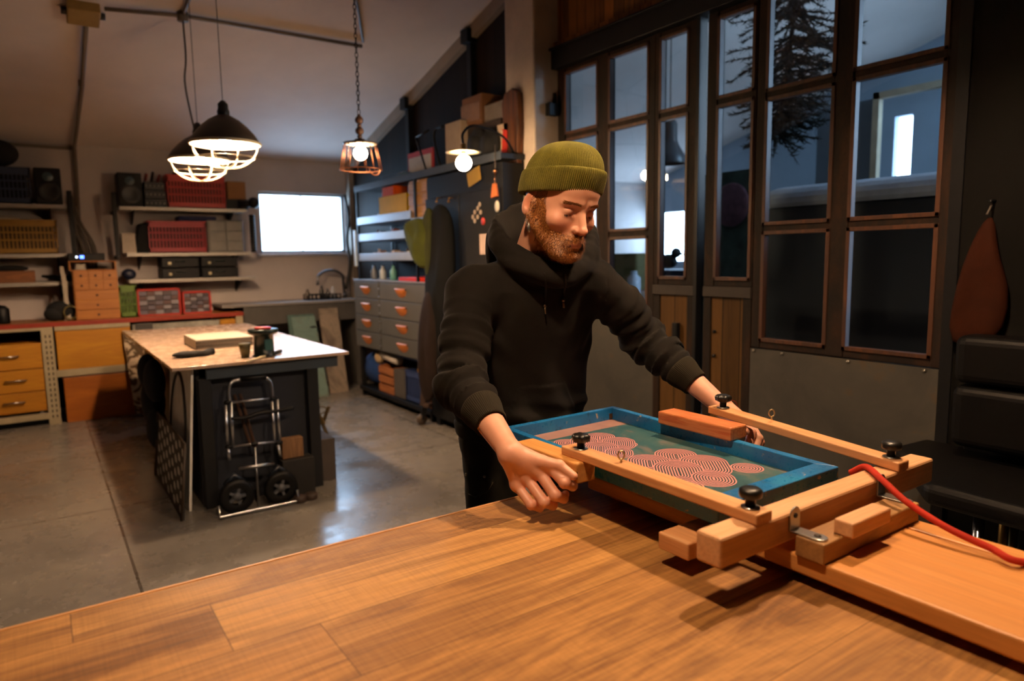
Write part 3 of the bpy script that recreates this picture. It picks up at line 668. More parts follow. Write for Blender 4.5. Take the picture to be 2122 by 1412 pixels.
# =================================================================== LAMPS
def bulb_mat(name, col, watts, r):
    return emit(name, (*col, 1), bulb_emission(watts, r))
enamel_in = plain('white_enamel_inside', 'e9dfcc', 0.5, 0, 0.02)
enamel_out = plain('dark_brown_enamel', '2c2218', 0.45, 0.1, 0.1)
def dome(name, loc, rr, label, group=None, cage=True, watts=10, col=WARM, scale=1.0, link=False):
    t = thing(name, label, 'pendant lamp', loc, group); x, y, z = loc; s = rr/0.19
    pr_ = [(0.19, 0.0), (0.19, 0.012), (0.165, 0.055), (0.125, 0.10), (0.085, 0.135), (0.05, 0.155), (0.032, 0.165)]
    o_ = [(r*s, h*s) for r, h in pr_]; i_ = [((r-0.004)*s, (h-0.002)*s) for r, h in reversed(pr_)]
    sh = MB().lathe(loc, o_, 48).build('lamp_shade', enamel_out, t)
    sh.data.materials[0] = enamel_out
    MB().lathe(loc, [((r-0.004)*s, (h-0.001)*s) for r, h in pr_], 48).build('shade_lining', enamel_in, t)
    MB().lathe(loc, [(0.032*s, 0.160*s), (0.034*s, 0.185*s), (0.028*s, 0.20*s), (0.028*s, 0.225*s), (0.012*s, 0.245*s), (0.0, 0.245*s)], 24).build('lamp_holder', plain('black_lampholder', '0e0d0c', 0.4), t)
    g = MB().cyl((x, y, z+0.245*s), (x, y, ceil_z(y) if y > 1 else zc), 0.0022, 6); g.build('suspension_wire', M_cable, t)
    c = MB().lathe((x, y, z-0.0), [(0.192*s, 0.012), (0.198*s, 0.004), (0.192*s, -0.006), (0.186*s, 0.004), (0.192*s, 0.012)], 48)
    if cage:
        for k in range(4):
            a = math.pi*k/4+0.2; pts = []
            for i in range(25):
                u = math.pi*i/24; pts.append((x+0.19*s*math.cos(u)*math.cos(a), y+0.19*s*math.cos(u)*math.sin(a), z-0.135*s*math.sin(u)))
            c.tube(pts, 0.0028, 8)
        for hh in (0.55,):
            u = math.asin(hh); pts = [(x+0.19*s*math.cos(u)*math.cos(2*math.pi*i/40), y+0.19*s*math.cos(u)*math.sin(2*math.pi*i/40), z-0.135*s*hh) for i in range(40)]
            c.tube(pts, 0.0028, 8, closed=True)
    c.build('wire_cage' if cage else 'rim_ring', plain('ivory_painted_wire', 'b8a888', 0.5), t)
    MB().ball((x, y, z+(0.055 if cage else .095)*s), 0.045 if cage else .040, 12).build('bulb', bulb_mat('bulb_%s_%g' % (name, watts), col, watts, 0.045), t)
    MB().cyl((x, y, z+0.09*s), (x, y, z+0.165*s), 0.018, 12).build('socket', enamel_in, t)
    return t
q = pY(467, 300, 4.25); dome('caged_lamp', tuple(q), 0.190, 'dark dome pendant with wire cage, nearer and higher of the pair over the dark workbench', 'caged pendant lamps over the dark workbench', True, CAGE_W)
q = pY(414, 333, 4.95); dome('caged_lamp', tuple(q), 0.188, 'dark dome pendant with wire cage, farther and lower of the pair, beside the loose flex', 'caged pendant lamps over the dark workbench', True, CAGE_W)
w_ = MB(); pp = smooth_pts([(0.94, 5.15, ceil_z(5.15)-0.05), pY(385, 120, 5.12), pY(383, 170, 5.08), pY(396, 240, 5.0), pY(408, 285, 4.96)], 8); w_.tube(pp, 0.006, 6)
one(w_, 'lamp_flex', M_cable, 'loose grey flex from the round ceiling box to the farther caged lamp', 'cable')
# chain lamp with bucket wire cage
q = pY(747, 318, 4.1); x, y, z = q
t = thing('basket_lamp', 'copper wire basket pendant lamp hanging from a chain near the window', 'pendant lamp', tuple(q))
disc = MB().lathe((x, y, z), [(0.0, 0.085), (0.03, 0.085), (0.04, 0.075), (0.105, 0.062), (0.108, 0.058), (0.10, 0.056), (0.03, 0.064), (0.0, 0.064)], 40); disc.build('lamp_cap', plain('dark_bronze_cap', '4a3a2c', 0.4, 0.6), t)
MB().lathe((x, y, z), [(0.0, 0.055), (0.1, 0.052), (0.1, 0.055), (0.0, 0.0555)], 40).build('reflector_disc', enamel_in, t)
MB().ball((x, y, z), 0.042, 12).build('bulb', bulb_mat('bulb_basket', (1, .72, .45), BULB_W*0.30, 0.042), t)
cg = MB(); copper = rough_metal('copper_wire', '8a5a40', 0.5)
for k in range(14):
    a = 2*math.pi*k/14; cg.tube([(x+0.098*math.cos(a), y+0.098*math.sin(a), z+0.055), (x+0.128*math.cos(a), y+0.128*math.sin(a), z-0.10)], 0.0022, 6)
cg.tube([(x+0.128*math.cos(2*math.pi*i/40), y+0.128*math.sin(2*math.pi*i/40), z-0.10) for i in range(40)], 0.0045, 6, closed=True)
cg.tube([(x+0.035+0.035*math.cos(u)+0.03, y-0.06, z-0.10-0.035*math.sin(u)) for u in [math.pi*i/10 for i in range(11)]], 0.004, 6)
cg.build('wire_basket', copper, t)
hb = MB()
for zz, rr in ((0.10, 0.016), (0.135, 0.026), (0.165, 0.014), (0.20, 0.026), (0.225, 0.012)): hb.ball((x, y, z+zz), rr, 8)
hb.build('turned_hanger', plain('brown_turned_wood', '5d4030', 0.5), t)
ch = MB(); zz = z+0.235; i = 0; top = ceil_z(y)-0.06
while zz < top:
    a = (i % 2)*math.pi/2; ring = [(x+0.009*math.cos(u)*math.cos(a), y+0.009*math.cos(u)*math.sin(a), zz+0.014+0.018*math.sin(u)) for u in [2*math.pi*k/10 for k in range(10)]]
    ch.tube(ring, 0.0028, 5, closed=True); zz += 0.028; i += 1
ch.build('chain', plain('dark_chain_iron', '352a22', 0.5, 0.7), t)
MB().lathe((x, y, ceil_z(y)), [(0.0, -0.075), (0.018, -0.075), (0.042, -0.03), (0.045, 0.0), (0.0, 0.01)], 20).build('ceiling_rose', M_conduit, t)
one(MB().tube([(2.19, 5.10, ceil_z(5.10)-0.015), (x, y+.06, ceil_z(y+.06)-0.015)], 0.009, 6), 'rose_cable', M_cable, 'short cable along the ceiling from the conduit to the chain lamp', 'cable')
# disc lamp on a curved bracket
q = pY(961, 338, 3.55); x, y, z = q
t = thing('disc_lamp', 'bare round bulb under a flat cream disc shade on a curved black bracket', 'wall lamp', tuple(q))
MB().ball((x, y, z), 0.046, 14).build('bulb', bulb_mat('bulb_disc', (1, .66, .36), BULB_W*.8, 0.046), t)
MB().lathe((x, y, z), [(0.0, 0.080), (0.02, 0.080), (0.104, 0.064), (0.106, 0.060), (0.02, 0.070), (0.0, 0.070)], 40).build('shade_disc', plain('cream_enamel_disc', 'e8cfa0', 0.5), t)
MB().cyl((x, y, z+0.035), (x, y, z+0.11), 0.016, 14).build('socket', plain('brass_socket', '8a6a3a', 0.4, 0.6), t)
q1 = pX(1062, 300, 2.745)
MB().tube(smooth_pts([(x, y, z+0.10), (x-0.0, y, z+0.17), (x+0.12, y+0.06, z+0.235), (x+0.40, y+0.2, z+0.225), (q1.x-0.1, 3.80, z+0.16), (2.745, 3.84, z+0.02)], 8), 0.008, 8).build('bracket', M_black_steel, t)
MB().box((2.735, 3.80, z-0.05), (2.75, 3.88, z+0.09)).build('wall_plate', M_black_steel, t, 0.003)
# lamps over the work table (above the picture)
dome('table_lamp', (1.72, 0.95, 2.38), 0.2, 'dome pendant lamp over the right end of the work table', 'pendant lamps over the work table', False, KEY_W)
dome('table_lamp', (0.45, 0.75, 2.38), 0.2, 'dome pendant lamp over the left end of the work table', 'pendant lamps over the work table', False, FILL_W)
# =================================================================== SIGNED-DISTANCE MODELLING
F4 = np.float32
def A3(p): return np.array(p, dtype=F4)
def s_cone(P, a, b, ra, rb):
    a, b = A3(a), A3(b); d = b-a; L = float((d*d).sum())+1e-12
    q = [P[i]-a[i] for i in range(3)]; t = np.clip((q[0]*d[0]+q[1]*d[1]+q[2]*d[2])/L, 0, 1)
    return np.sqrt((q[0]-t*d[0])**2+(q[1]-t*d[1])**2+(q[2]-t*d[2])**2)-(ra+(rb-ra)*t)
def s_ell(P, c, r, M=None):
    q = [P[i]-F4(c[i]) for i in range(3)]
    if M is not None: q = [M[0][i]*q[0]+M[1][i]*q[1]+M[2][i]*q[2] for i in range(3)]   # M columns are the axes
    k0 = np.sqrt(sum((q[i]/r[i])**2 for i in range(3))); k1 = np.sqrt(sum((q[i]/r[i]**2)**2 for i in range(3)))+1e-9
    return k0*(k0-1)/k1
def smin(a, b, k):
    h = np.clip(0.5+0.5*(b-a)/k, 0, 1); return b+(a-b)*h-k*h*(1-h)
def smax(a, b, k): return -smin(-a, -b, k)
def sstep(x, a, b):
    t = np.clip((x-a)/(b-a), 0, 1); return t*t*(3-2*t)
def nets(fn, lo, hi, h):
    """naive surface nets: one vertex in every cell the surface crosses, one quad for every crossed grid edge"""
    ax = [np.arange(lo[i], hi[i]+h, h, dtype=F4) for i in range(3)]
    n = [len(a) for a in ax]; V = np.empty(n, F4); step = max(1, int(1.2e6/(n[1]*n[2])))
    for i in range(0, n[0], step):
        g = np.meshgrid(ax[0][i:i+step], ax[1], ax[2], indexing='ij'); V[i:i+step] = fn(g)
    S = V < 0
    off = [(a, b, c) for a in (0, 1) for b in (0, 1) for c in (0, 1)]
    sl = lambda o: tuple(slice(o[k], n[k]-1+o[k]) for k in range(3))
    cnt = sum(S[sl(o)].astype(np.int8) for o in off); act = (cnt > 0) & (cnt < 8)
    idx = np.argwhere(act); cv = {o: V[idx[:, 0]+o[0], idx[:, 1]+o[1], idx[:, 2]+o[2]] for o in off}
    acc = np.zeros((len(idx), 3)); num = np.zeros(len(idx))
    for o in off:
        for k in range(3):
            if o[k] == 0:
                p = list(o); p[k] = 1; p = tuple(p); a, b = cv[o], cv[p]; m = (a < 0) != (b < 0)
                t = np.where(m, a/np.where(m, a-b, 1), 0); pos = np.tile(np.array(o, float), (len(idx), 1)); pos[:, k] += t
                acc += pos*m[:, None]; num += m
    verts = (idx+acc/num[:, None])*h+np.array(lo)
    ID = np.full([n[k]-1 for k in range(3)], -1, np.int64); ID[act] = np.arange(len(idx))
    F = []
    for k in range(3):
        u, v = (k+1) % 3, (k+2) % 3
        s0 = [slice(0, n[j]) for j in range(3)]; s1 = list(s0); s0[k] = slice(0, n[k]-1); s1[k] = slice(1, n[k])
        e = np.argwhere(S[tuple(s0)] != S[tuple(s1)])
        e = e[(e[:, u] > 0) & (e[:, v] > 0) & (e[:, u] < n[u]-1) & (e[:, v] < n[v]-1)]
        def at(du, dv):
            q = e.copy(); q[:, u] -= du; q[:, v] -= dv; return ID[q[:, 0], q[:, 1], q[:, 2]]
        q = np.stack([at(0, 0), at(1, 0), at(1, 1), at(0, 1)], 1)
        fl = S[tuple(e.T)]; q[~fl] = q[~fl][:, ::-1]; F.append(q)
    return verts, np.concatenate(F)
def np_mesh(name, parts, mat, parent=None, smooth=1, shade=True):
    vs, fs, b = [], [], 0
    for v, f in parts: vs.append(v); fs.append(f+b); b += len(v)
    v = np.concatenate(vs); f = np.concatenate(fs)
    for _ in range(smooth):                                        # light Laplacian smoothing along the quads
        acc = np.zeros_like(v); n = np.zeros(len(v))
        for i in range(4):
            j = (i+1) % 4
            for a, c in ((i, j), (j, i)):
                for k in range(3): acc[:, k] += np.bincount(f[:, a], v[f[:, c], k], len(v))
                n += np.bincount(f[:, a], minlength=len(v))
        v = v*0.5+0.5*acc/np.maximum(n, 1)[:, None]
    off = origin_of(parent) if parent else Vector((0, 0, 0)); v2 = v-np.array(off)
    me = bpy.data.meshes.new(name); me.from_pydata(v2.tolist(), [], f.tolist()); me.update()
    me.polygons.foreach_set('use_smooth', [shade]*len(me.polygons)); me.materials.append(mat)
    o = bpy.data.objects.new(name, me); COL.objects.link(o)
    if parent: o.parent = parent
    return o, v

# =================================================================== THE MAN
man = thing('person', 'bearded man in green beanie and black hoodie leaning over the blue screen frame', 'person', (1.16, 1.64, 0))
# ---- head frame: local x = his right, y = forward, z = up
HS = 1.05
hp = Vector((1.1155, 1.392, 1.473))
B = Matrix(((-1, 0, 0), (0, -1, 0), (0, 0, 1)))
HM = B @ Matrix.Rotation(R(-1.1), 3, 'Z') @ Matrix.Rotation(-R(17.7), 3, 'X') @ Matrix.Rotation(R(-4.0), 3, 'Y')
HMn = np.array(HM)
def h2w(v): return (HMn @ (np.asarray(v).T*HS)).T+np.array(hp)
def hw(p): return hp+HM @ (Vector(p)*HS)
neck_w = Vector((1.125, 1.545, 1.275)); neck_l = (HM.inverted() @ (neck_w-hp))/HS

def head_sdf(P):
    X, Y, Z = P; AX = np.abs(X); S = (AX, Y, Z)
    d = s_ell(P, (0, -.012, .040), (.076, .098, .090))                       # skull
    d = smin(d, s_ell(P, (0, .030, -.005), (.062, .062, .080)), .03)        # face mass
    d = smin(d, s_ell(P, (0, .045, -.070), (.044, .042, .048)), .03)        # jaw front
    d = smin(d, s_cone(S, (.056, .004, -.045), (.022, .070, -.098), .018, .016), .028)   # jaw line
    d = smin(d, s_ell(P, (0, .079, -.102), (.020, .016, .015)), .016)       # chin
    d = smin(d, s_ell(S, (.044, .060, -.028), (.022, .022, .018)), .022)    # cheekbone
    d = smin(d, s_ell(P, (0, .068, .052), (.052, .026, .034)), .03)         # forehead
    d = smin(d, s_cone(S, (.010, .0895, .0195), (.042, .076, .019), .0085, .0075), .012)  # brow ridge
    d = smax(d, -s_ell(S, (.031, .1005, -.0005), (.0175, .017, .0130)), .012)  # eye socket
    d = smin(d, s_ell(S, (.0315, .0755, -.001), (.0148, .0135, .0128)), .004)  # closed upper lid over the eyeball
    d = smax(d, -s_cone(S, (.020, .0885, -.0075), (.043, .0795, -.0082), .0013, .0011), .0015)  # slit of the looking-down eye
    d = smin(d, s_cone(S, (.022, .086, -.0125), (.042, .078, -.0125), .0022, .0018), .006)      # lower lid
    d = smax(d, -s_cone(S, (.022, .0905, .0075), (.044, .080, .0065), .0010, .0008), .003)    # lid crease
    # nose
    n = s_cone(P, (0, .086, .012), (0, .110, -.034), .0078, .0088)
    n = smin(n, s_ell(P, (0, .1125, -.0385), (.0098, .0100, .0088)), .007)
    n = smin(n, s_ell(S, (.0118, .0985, -.0405), (.0072, .0098, .0070)), .006)
    n = smin(n, s_cone(P, (0, .088, -.030), (0, .104, -.046), .010, .005), .008)
    d = smin(d, n, .010)
    d = smax(d, -s_ell(S, (.0058, .1035, -.0485), (.0030, .0048, .0028)), .002)   # nostril
    d = smax(d, -s_cone(S, (.017, .100, -.042), (.029, .087, -.062), .0012, .0014), .007)  # nasolabial fold
    # mouth
    d = smin(d, s_ell(P, (0, .0865, -.071), (.026, .012, .019)), .012)
    d = smin(d, s_cone(S, (0, .0985, -.0690), (.018, .0900, -.0722), .0028, .0016), .004)
    d = smin(d, s_cone(S, (0, .0960, -.0775), (.015, .0905, -.0765), .0036, .0020), .004)
    d = smax(d, -s_cone(S, (0, .1030, -.0733), (.024, .0905, -.0738), .0009, .0006), .0018)
    d = smax(d, -s_ell(P, (0, .0985, -.0885), (.012, .005, .004)), .006)
    d = smin(d, s_ell(P, (0, .1025, -.0600), (.004, .002, .006)), .006)
    # ear
    e = s_ell(S, (.0800, -.012, -.008), (.0075, .0185, .0300), ((.93, -.30, -.18), (.32, .95, .0), (.18, -.05, .98)))
    e = smax(e, -s_ell(S, (.0860, -.009, -.003), (.0050, .0105, .0185)), .004)
    e = smin(e, s_ell(S, (.0775, -.002, -.036), (.0050, .0085, .0110)), .006)
    e = smin(e, s_cone(S, (.079, -.004, -.018), (.080, .000, -.004), .0035, .0025), .004)
    d = smin(d, e, .005)
    # neck
    nk = s_cone(P, (0, -.026, -.03), tuple(neck_l), .054, .058)
    nk = smin(nk, s_cone(P, (0, .030, -.112), (neck_l.x, neck_l.y+.045, neck_l.z+.01), .014, .020), .03)
    nk = smin(nk, s_cone(S, (.046, -.015, -.055), (.016, neck_l.y+.028, neck_l.z+.01), .010, .010), .03)
    d = smin(d, nk, .018)
    return d
skin_parts = []
hv, hf = nets(head_sdf, (-.098, -.125, -.235), (.098, .128, .140), .0019)
hv_local = hv.copy(); n_head = len(hv); skin_parts.append((h2w(hv), hf))

# ---- hands: joints given in world coordinates
def hand_sdf(J):
    def f(P):
        d = None
        for (a, b, ra, rb) in J['palm']:
            e = s_cone(P, a, b, ra, rb); d = e if d is None else smin(d, e, .012)
        for ch in J['fingers']:
            e = None
            for (a, ra), (b, rb) in zip(ch, ch[1:]):
                g = s_cone(P, a, b, ra, rb); e = g if e is None else smin(e, g, .0035)
            for p, r in ch[1:-1]: e = smin(e, s_ell(P, p, (r*1.06,)*3), .003)
            d = smin(d, e, .0065)
        for p, r in J.get('knuckles', ()): d = smin(d, s_ell(P, p, (r,)*3), .008)
        for a, b, r in J.get('tendons', ()): d = smin(d, s_cone(P, a, b, r, r), .007)
        return d
    return f
def V(*a): return Vector(a)
# his right hand (left in the picture): a fist closing on the frame from outside, thumb along the clamp block
WR = V(.806, 1.176, .922); ER = pY(962, 797, 1.41)
mcp = [pX(1141, 968, .868), pX(1117, 979, .850), pX(1092, 992, .832), pX(1071, 1007, .815)]
pip = [pX(1170, 1001, .873), pX(1151, 1027, .857), pX(1128, 1042, .838), pX(1101, 1047, .820)]
dip = [p+V(.026, .006, -.014) for p in pip]
tip = [p+V(.016, .012, .002) for p in dip]
rr_ = [(.0128, .0118, .0102, .0086), (.0128, .0118, .0102, .0086), (.0120, .0112, .0098, .0082), (.0110, .0100, .0088, .0076)]
Rh = {'palm': [(WR, mcp[0], .0225, .0135), (WR, mcp[1], .0225, .0135), (WR, mcp[2], .021, .013), (WR+V(-.006, 0, -.008), mcp[3], .020, .012),
               (ER.lerp(WR, .5), WR, .034, .0245), (WR, WR.lerp(mcp[1], .6)+V(.008, .0, -.012), .020, .018)],
      'fingers': [[(mcp[i], rr_[i][0]), (pip[i], rr_[i][1]), (dip[i], rr_[i][2]), (tip[i], rr_[i][3])] for i in range(4)] +
                 [[(WR+V(.022, -.012, -.004), .017), (V(.852, 1.128, .907), .0135), (V(.874, 1.096, .902), .0112), (V(.888, 1.066, .884), .0088)]],
      'knuckles': [(m+V(-.003, 0, .003), .0125) for m in mcp],
      'tendons': [(WR.lerp(m, .35)+V(-.004, 0, .010), m+V(-.004, 0, .004), .0065) for m in mcp]}
lo = (.775, 1.04, .795); hi = (.935, 1.36, 1.07)
skin_parts.append(nets(hand_sdf(Rh), lo, hi, .0018))
# his left hand (right in the picture): palm outside the right arm of the press, thumb over the frame
WL = V(1.507, 1.175, .924); EL = pY(1337, 705, 1.42)
mcpL = [V(1.460, 1.075, .915), V(1.480, 1.070, .904), V(1.496, 1.075, .891), V(1.508, 1.088, .878)]
pipL = [V(1.442, 1.036, .893), V(1.462, 1.030, .876), V(1.480, 1.038, .862), V(1.493, 1.054, .852)]
dipL = [V(1.420, 1.026, .872), V(1.438, 1.022, .854), V(1.457, 1.031, .843), V(1.470, 1.046, .836)]
tipL = [V(1.400, 1.028, .856), V(1.416, 1.027, .842), V(1.434, 1.035, .834), V(1.450, 1.050, .830)]
Lh = {'palm': [(WL, mcpL[0], .0225, .0135), (WL, mcpL[1], .0225, .0135), (WL, mcpL[2], .021, .013), (WL+V(.006, 0, -.008), mcpL[3], .020, .012),
               (EL.lerp(WL, .5), WL, .035, .0245)],
      'fingers': [[(mcpL[i], rr_[i][0]), (pipL[i], rr_[i][1]), (dipL[i], rr_[i][2]), (tipL[i], rr_[i][3])] for i in range(4)] +
                 [[(WL+V(-.020, -.014, -.006), .017), (V(1.455, 1.115, .912), .0135), (V(1.425, 1.062, .911), .0112), (V(1.396, 1.018, .9065), .0088)]],
      'knuckles': [(m+V(.003, 0, .003), .0122) for m in mcpL],
      'tendons': [(WL.lerp(m, .35)+V(.003, 0, .010), m+V(.003, 0, .004), .0065) for m in mcpL]}
skin_parts.append(nets(hand_sdf(Lh), (1.375, .995, .80), (1.56, 1.36, 1.10), .0018))

# ---- coarse body under the clothes
SR, SL = V(.936, 1.545, 1.246), V(1.297, 1.458, 1.262)
HIPR, HIPL = V(1.075, 1.66, .84), V(1.26, 1.63, .84); KR, KL = V(1.045, 1.64, .46), V(1.30, 1.60, .46); AR, AL = V(1.03, 1.70, .07), V(1.33, 1.66, .07)
def body_sdf(P):
    d = s_ell(P, (1.12, 1.565, 1.16), (.14, .065, .16)); d = smin(d, s_ell(P, (1.165, 1.655, .92), (.12, .065, .14)), .05)
    d = smin(d, s_cone(P, (1.125, 1.545, 1.27), (1.12, 1.53, 1.33), .055, .05), .03)
    for S_, E_, W_ in ((SR, ER, WR), (SL, EL, WL)):
        d = smin(d, s_cone(P, S_, E_, .045, .038), .04); d = smin(d, s_cone(P, E_, E_.lerp(W_, .55), .034, .028), .02)
    for h, k, a in ((HIPR, KR, AR), (HIPL, KL, AL)):
        d = smin(d, s_cone(P, h, k, .078, .052), .04); d = smin(d, s_cone(P, k, a, .052, .036), .03); d = smin(d, s_cone(P, a, a+V(0, -.13, -.035), .036, .025), .02)
    return d
skin_parts.append(nets(body_sdf, (.76, 1.22, .0), (1.56, 1.80, 1.36), .014))

def skin_mat():
    t = NT('skin'); at = t.n('ShaderNodeVertexColor'); at.layer_name = 'tone'
    co = t.co(); f = t.noise(co, 38, 5, 0.65); g = t.noise(co, 420, 2)
    c = t.mix(t.math('MULTIPLY', f, 0.35), at.outputs['Color'], 'b0603c', 'MIX')
    t.out(c, t.ramp(g, [(0.3, (0.40,)*3+(1,)), (0.7, (0.52,)*3+(1,))])); t.bump(g, 0.12, 0.0006)
    t.b.inputs['Subsurface Weight'].default_value = 0.12; t.b.inputs['Subsurface Radius'].default_value = (1, .35, .2); t.b.inputs['Subsurface Scale'].default_value = 0.006
    return t.m
body, wv = np_mesh('body', skin_parts, skin_mat(), man, 1)
# natural colouring of the skin: lips, nose, cheeks, ears, knuckles, stubble shadow of hair roots
base = np.array(lin('e8ad90')[:3]); n_v = len(wv); colr = np.tile(base, (n_v, 1)); hl = hv_local
def blend(mask, hexc, k, sl_):
    m = (np.clip(mask, 0, 1)*k)[:, None]; colr[sl_] = colr[sl_]*(1-m)+np.array(lin(hexc)[:3])*m
x, y, z = np.abs(hl[:, 0]), hl[:, 1], hl[:, 2]; H_ = slice(0, n_head)
g = lambda cx, cy, cz, r: np.exp(-(((x-cx)**2+(y-cy)**2+(z-cz)**2)/r**2))
blend(g(0, .11, -.04, .018)+g(.045, .07, -.035, .022)+g(.082, -.01, 0, .03), 'c4694b', .5, H_)
blend(g(.031, .085, -.004, .016), 'b0705a', .45, H_)
lips = ((x < .024-np.abs(z+.0745)*1.6) & (np.abs(z+.0742) < .0075) & (y > .088)).astype(float); blend(lips, 'b0604f', .55, H_)
def beard_mask(x, y, z):                          # x is |x|
    jaw = (z < -.040-.9*np.clip(.052-x, 0, .03)*1.0+.0*y) & (z > -.135)
    side = (x > .050) & (z < .012) & (z > -.09) & (y > .000) & (y < .034+.48*(-z))
    chin = (z < -.082) & (y > .0) & (z > -.13)
    mou = (np.abs(z+.0600) < .0085+.004*(x < .02)) & (x < .034) & (y > .083) & ((z > -.064) | (x > .018))
    corner = (x > .024) & (x < .045) & (z < -.058) & (z > -.1) & (y > .05)
    low = (x < .016) & (z < -.0845) & (z > -.1)
    cheek = (x > .036) & (z < -.052) & (y > .01) & (z > -.12)
    lipz = (x < .026) & (np.abs(z+.0745) < .0085)
    nose = (z > -.050) & (x < .034)
    return (((side | chin | mou | corner | low | cheek) & ~lipz & ~nose & (y > -.012)))
jt = np.random.RandomState(2).normal(0, .0028, (3, n_head)); bm_ = beard_mask(np.abs(x+jt[0]), y+jt[1], z+jt[2]*.6).astype(float); blend(bm_, '6e4026', .55, H_)
hairz = ((x > .050) & (z > -.02) & (z < .06) & (y < .036) & (y > .000)).astype(float)+((y < -.02) & (z > -.06) & (z < .1) & (x < .078)).astype(float)
blend(np.clip(hairz, 0, 1), '5a3a28', .6, H_)
for ms, sl_ in ((mcp+pip, None), (mcpL+pipL, None)):
    for p in ms:
        dd = np.exp(-((wv-np.array(p))**2).sum(1)/.011**2)[:, None]*.45; colr = colr*(1-dd)+np.array(lin('c0604a')[:3])*dd
ca = body.data.color_attributes.new('tone', 'FLOAT_COLOR', 'POINT'); ca.data.foreach_set('color', np.concatenate([colr, np.ones((n_v, 1))], 1).ravel().astype(F4))

# ---- normals of the head for growing hair
def grad(fn, pts, e=.0008):
    pts = pts.astype(F4); g_ = []
    for k in range(3):
        a = pts.copy(); b = pts.copy(); a[:, k] += e; b[:, k] -= e
        g_.append(fn((a[:, 0], a[:, 1], a[:, 2]))-fn((b[:, 0], b[:, 1], b[:, 2])))
    g_ = np.stack(g_, 1); return g_/(np.linalg.norm(g_, axis=1)[:, None]+1e-9)
rs_ = np.random.RandomState(5)
def hair(name, mask, count, length, flow, lift, mat, width=.00045, curl=.3, jit=.5):
    ids = np.where(mask)[0]
    if len(ids) == 0: return
    pick = rs_.choice(ids, count); p = hl[pick]+rs_.uniform(-.0009, .0009, (count, 3)); nrm = grad(head_sdf, p)
    fl = np.array([flow(q) for q in p]); fl = fl-nrm*(fl*nrm).sum(1)[:, None]; fl /= np.linalg.norm(fl, axis=1)[:, None]+1e-9
    d = fl+nrm*lift+rs_.normal(0, jit, (count, 3))*.5; d /= np.linalg.norm(d, axis=1)[:, None]
    L = length*rs_.uniform(.55, 1.2, count)[:, None]; side = np.cross(d, nrm); side /= np.linalg.norm(side, axis=1)[:, None]+1e-9
    bend = (fl+rs_.normal(0, curl, (count, 3)))
    m_ = p+d*L*.5; e_ = m_+(d*.6+bend*.5)*L*.5; w = width
    vs = np.stack([p-side*w, p+side*w, m_-side*w*.8, m_+side*w*.8, e_], 1).reshape(-1, 3); vs = h2w(vs)-np.array(origin_of(man))
    fs = []
    for i in range(count): b = i*5; fs += [(b, b+1, b+3, b+2), (b+2, b+3, b+4)]
    me = bpy.data.meshes.new(name); me.from_pydata(vs.tolist(), [], fs); me.update(); me.materials.append(mat)
    o = bpy.data.objects.new(name, me); COL.objects.link(o); o.parent = man; return o
def hair_mat(name, cols):
    t = NT(name); f = t.noise(t.co(), 260, 2, 0.7); t.out(t.ramp(f, [(0.3+0.4*i/(len(cols)-1), c) for i, c in enumerate(cols)]), 0.45); return t.m
sgn = lambda v: (v > 0)*2-1
o = hair('beard', bm_ > .5, 30000, .0115, lambda q: np.array([q[0]*1.5, .15+(.25 if q[1] > .07 else 0), -1.0]), .45, hair_mat('beard_hair', ['4a2814', '8a5226', 'b87436', 'd9a060']), .00046, .6)
if o: o['label'] = 'short reddish brown beard and moustache'; o['kind'] = 'stuff'
brow = (z > .0165+.10*(x-.012)*(x < .035)) & (z < .0215+.12*np.clip(x-.012, 0, .02)) & (x > .012) & (x < .050) & (y > .068)
o = hair('eyebrows', brow, 800, .007, lambda q: np.array([sgn(q[0])*1.0, -.2, .15]), .15, hair_mat('brow_hair', ['5a3418', '8a5a30', 'a87440']), .00035, .2, .3)
if o: o['kind'] = 'stuff'
lash = (np.abs(z+.0075) < .0012) & (x > .020) & (x < .044) & (y > .076)
o = hair('eyelashes', lash, 160, .006, lambda q: np.array([0, .5, -1.0]), .5, plain('lash', '1c110b', 0.6), .00025, .1, .2)
if o: o['kind'] = 'stuff'
o = hair('hair', hairz > .5, 6000, .006, lambda q: np.array([0, -.6, -1.0]), .2, hair_mat('short_brown_hair', ['2a1a10', '4a3020', '5e402a']), .0004, .3)
if o: o['kind'] = 'stuff'
# eyes seen through the slits
ey = MB()
for sx in (1, -1): ey.ball(tuple(hw((sx*.0315, .0740, -.002))), .0117*HS, 10)
ey.build('eyes', plain('eyeball_dark', '3a2c26', 0.15, 0, 0.3, 60), man)

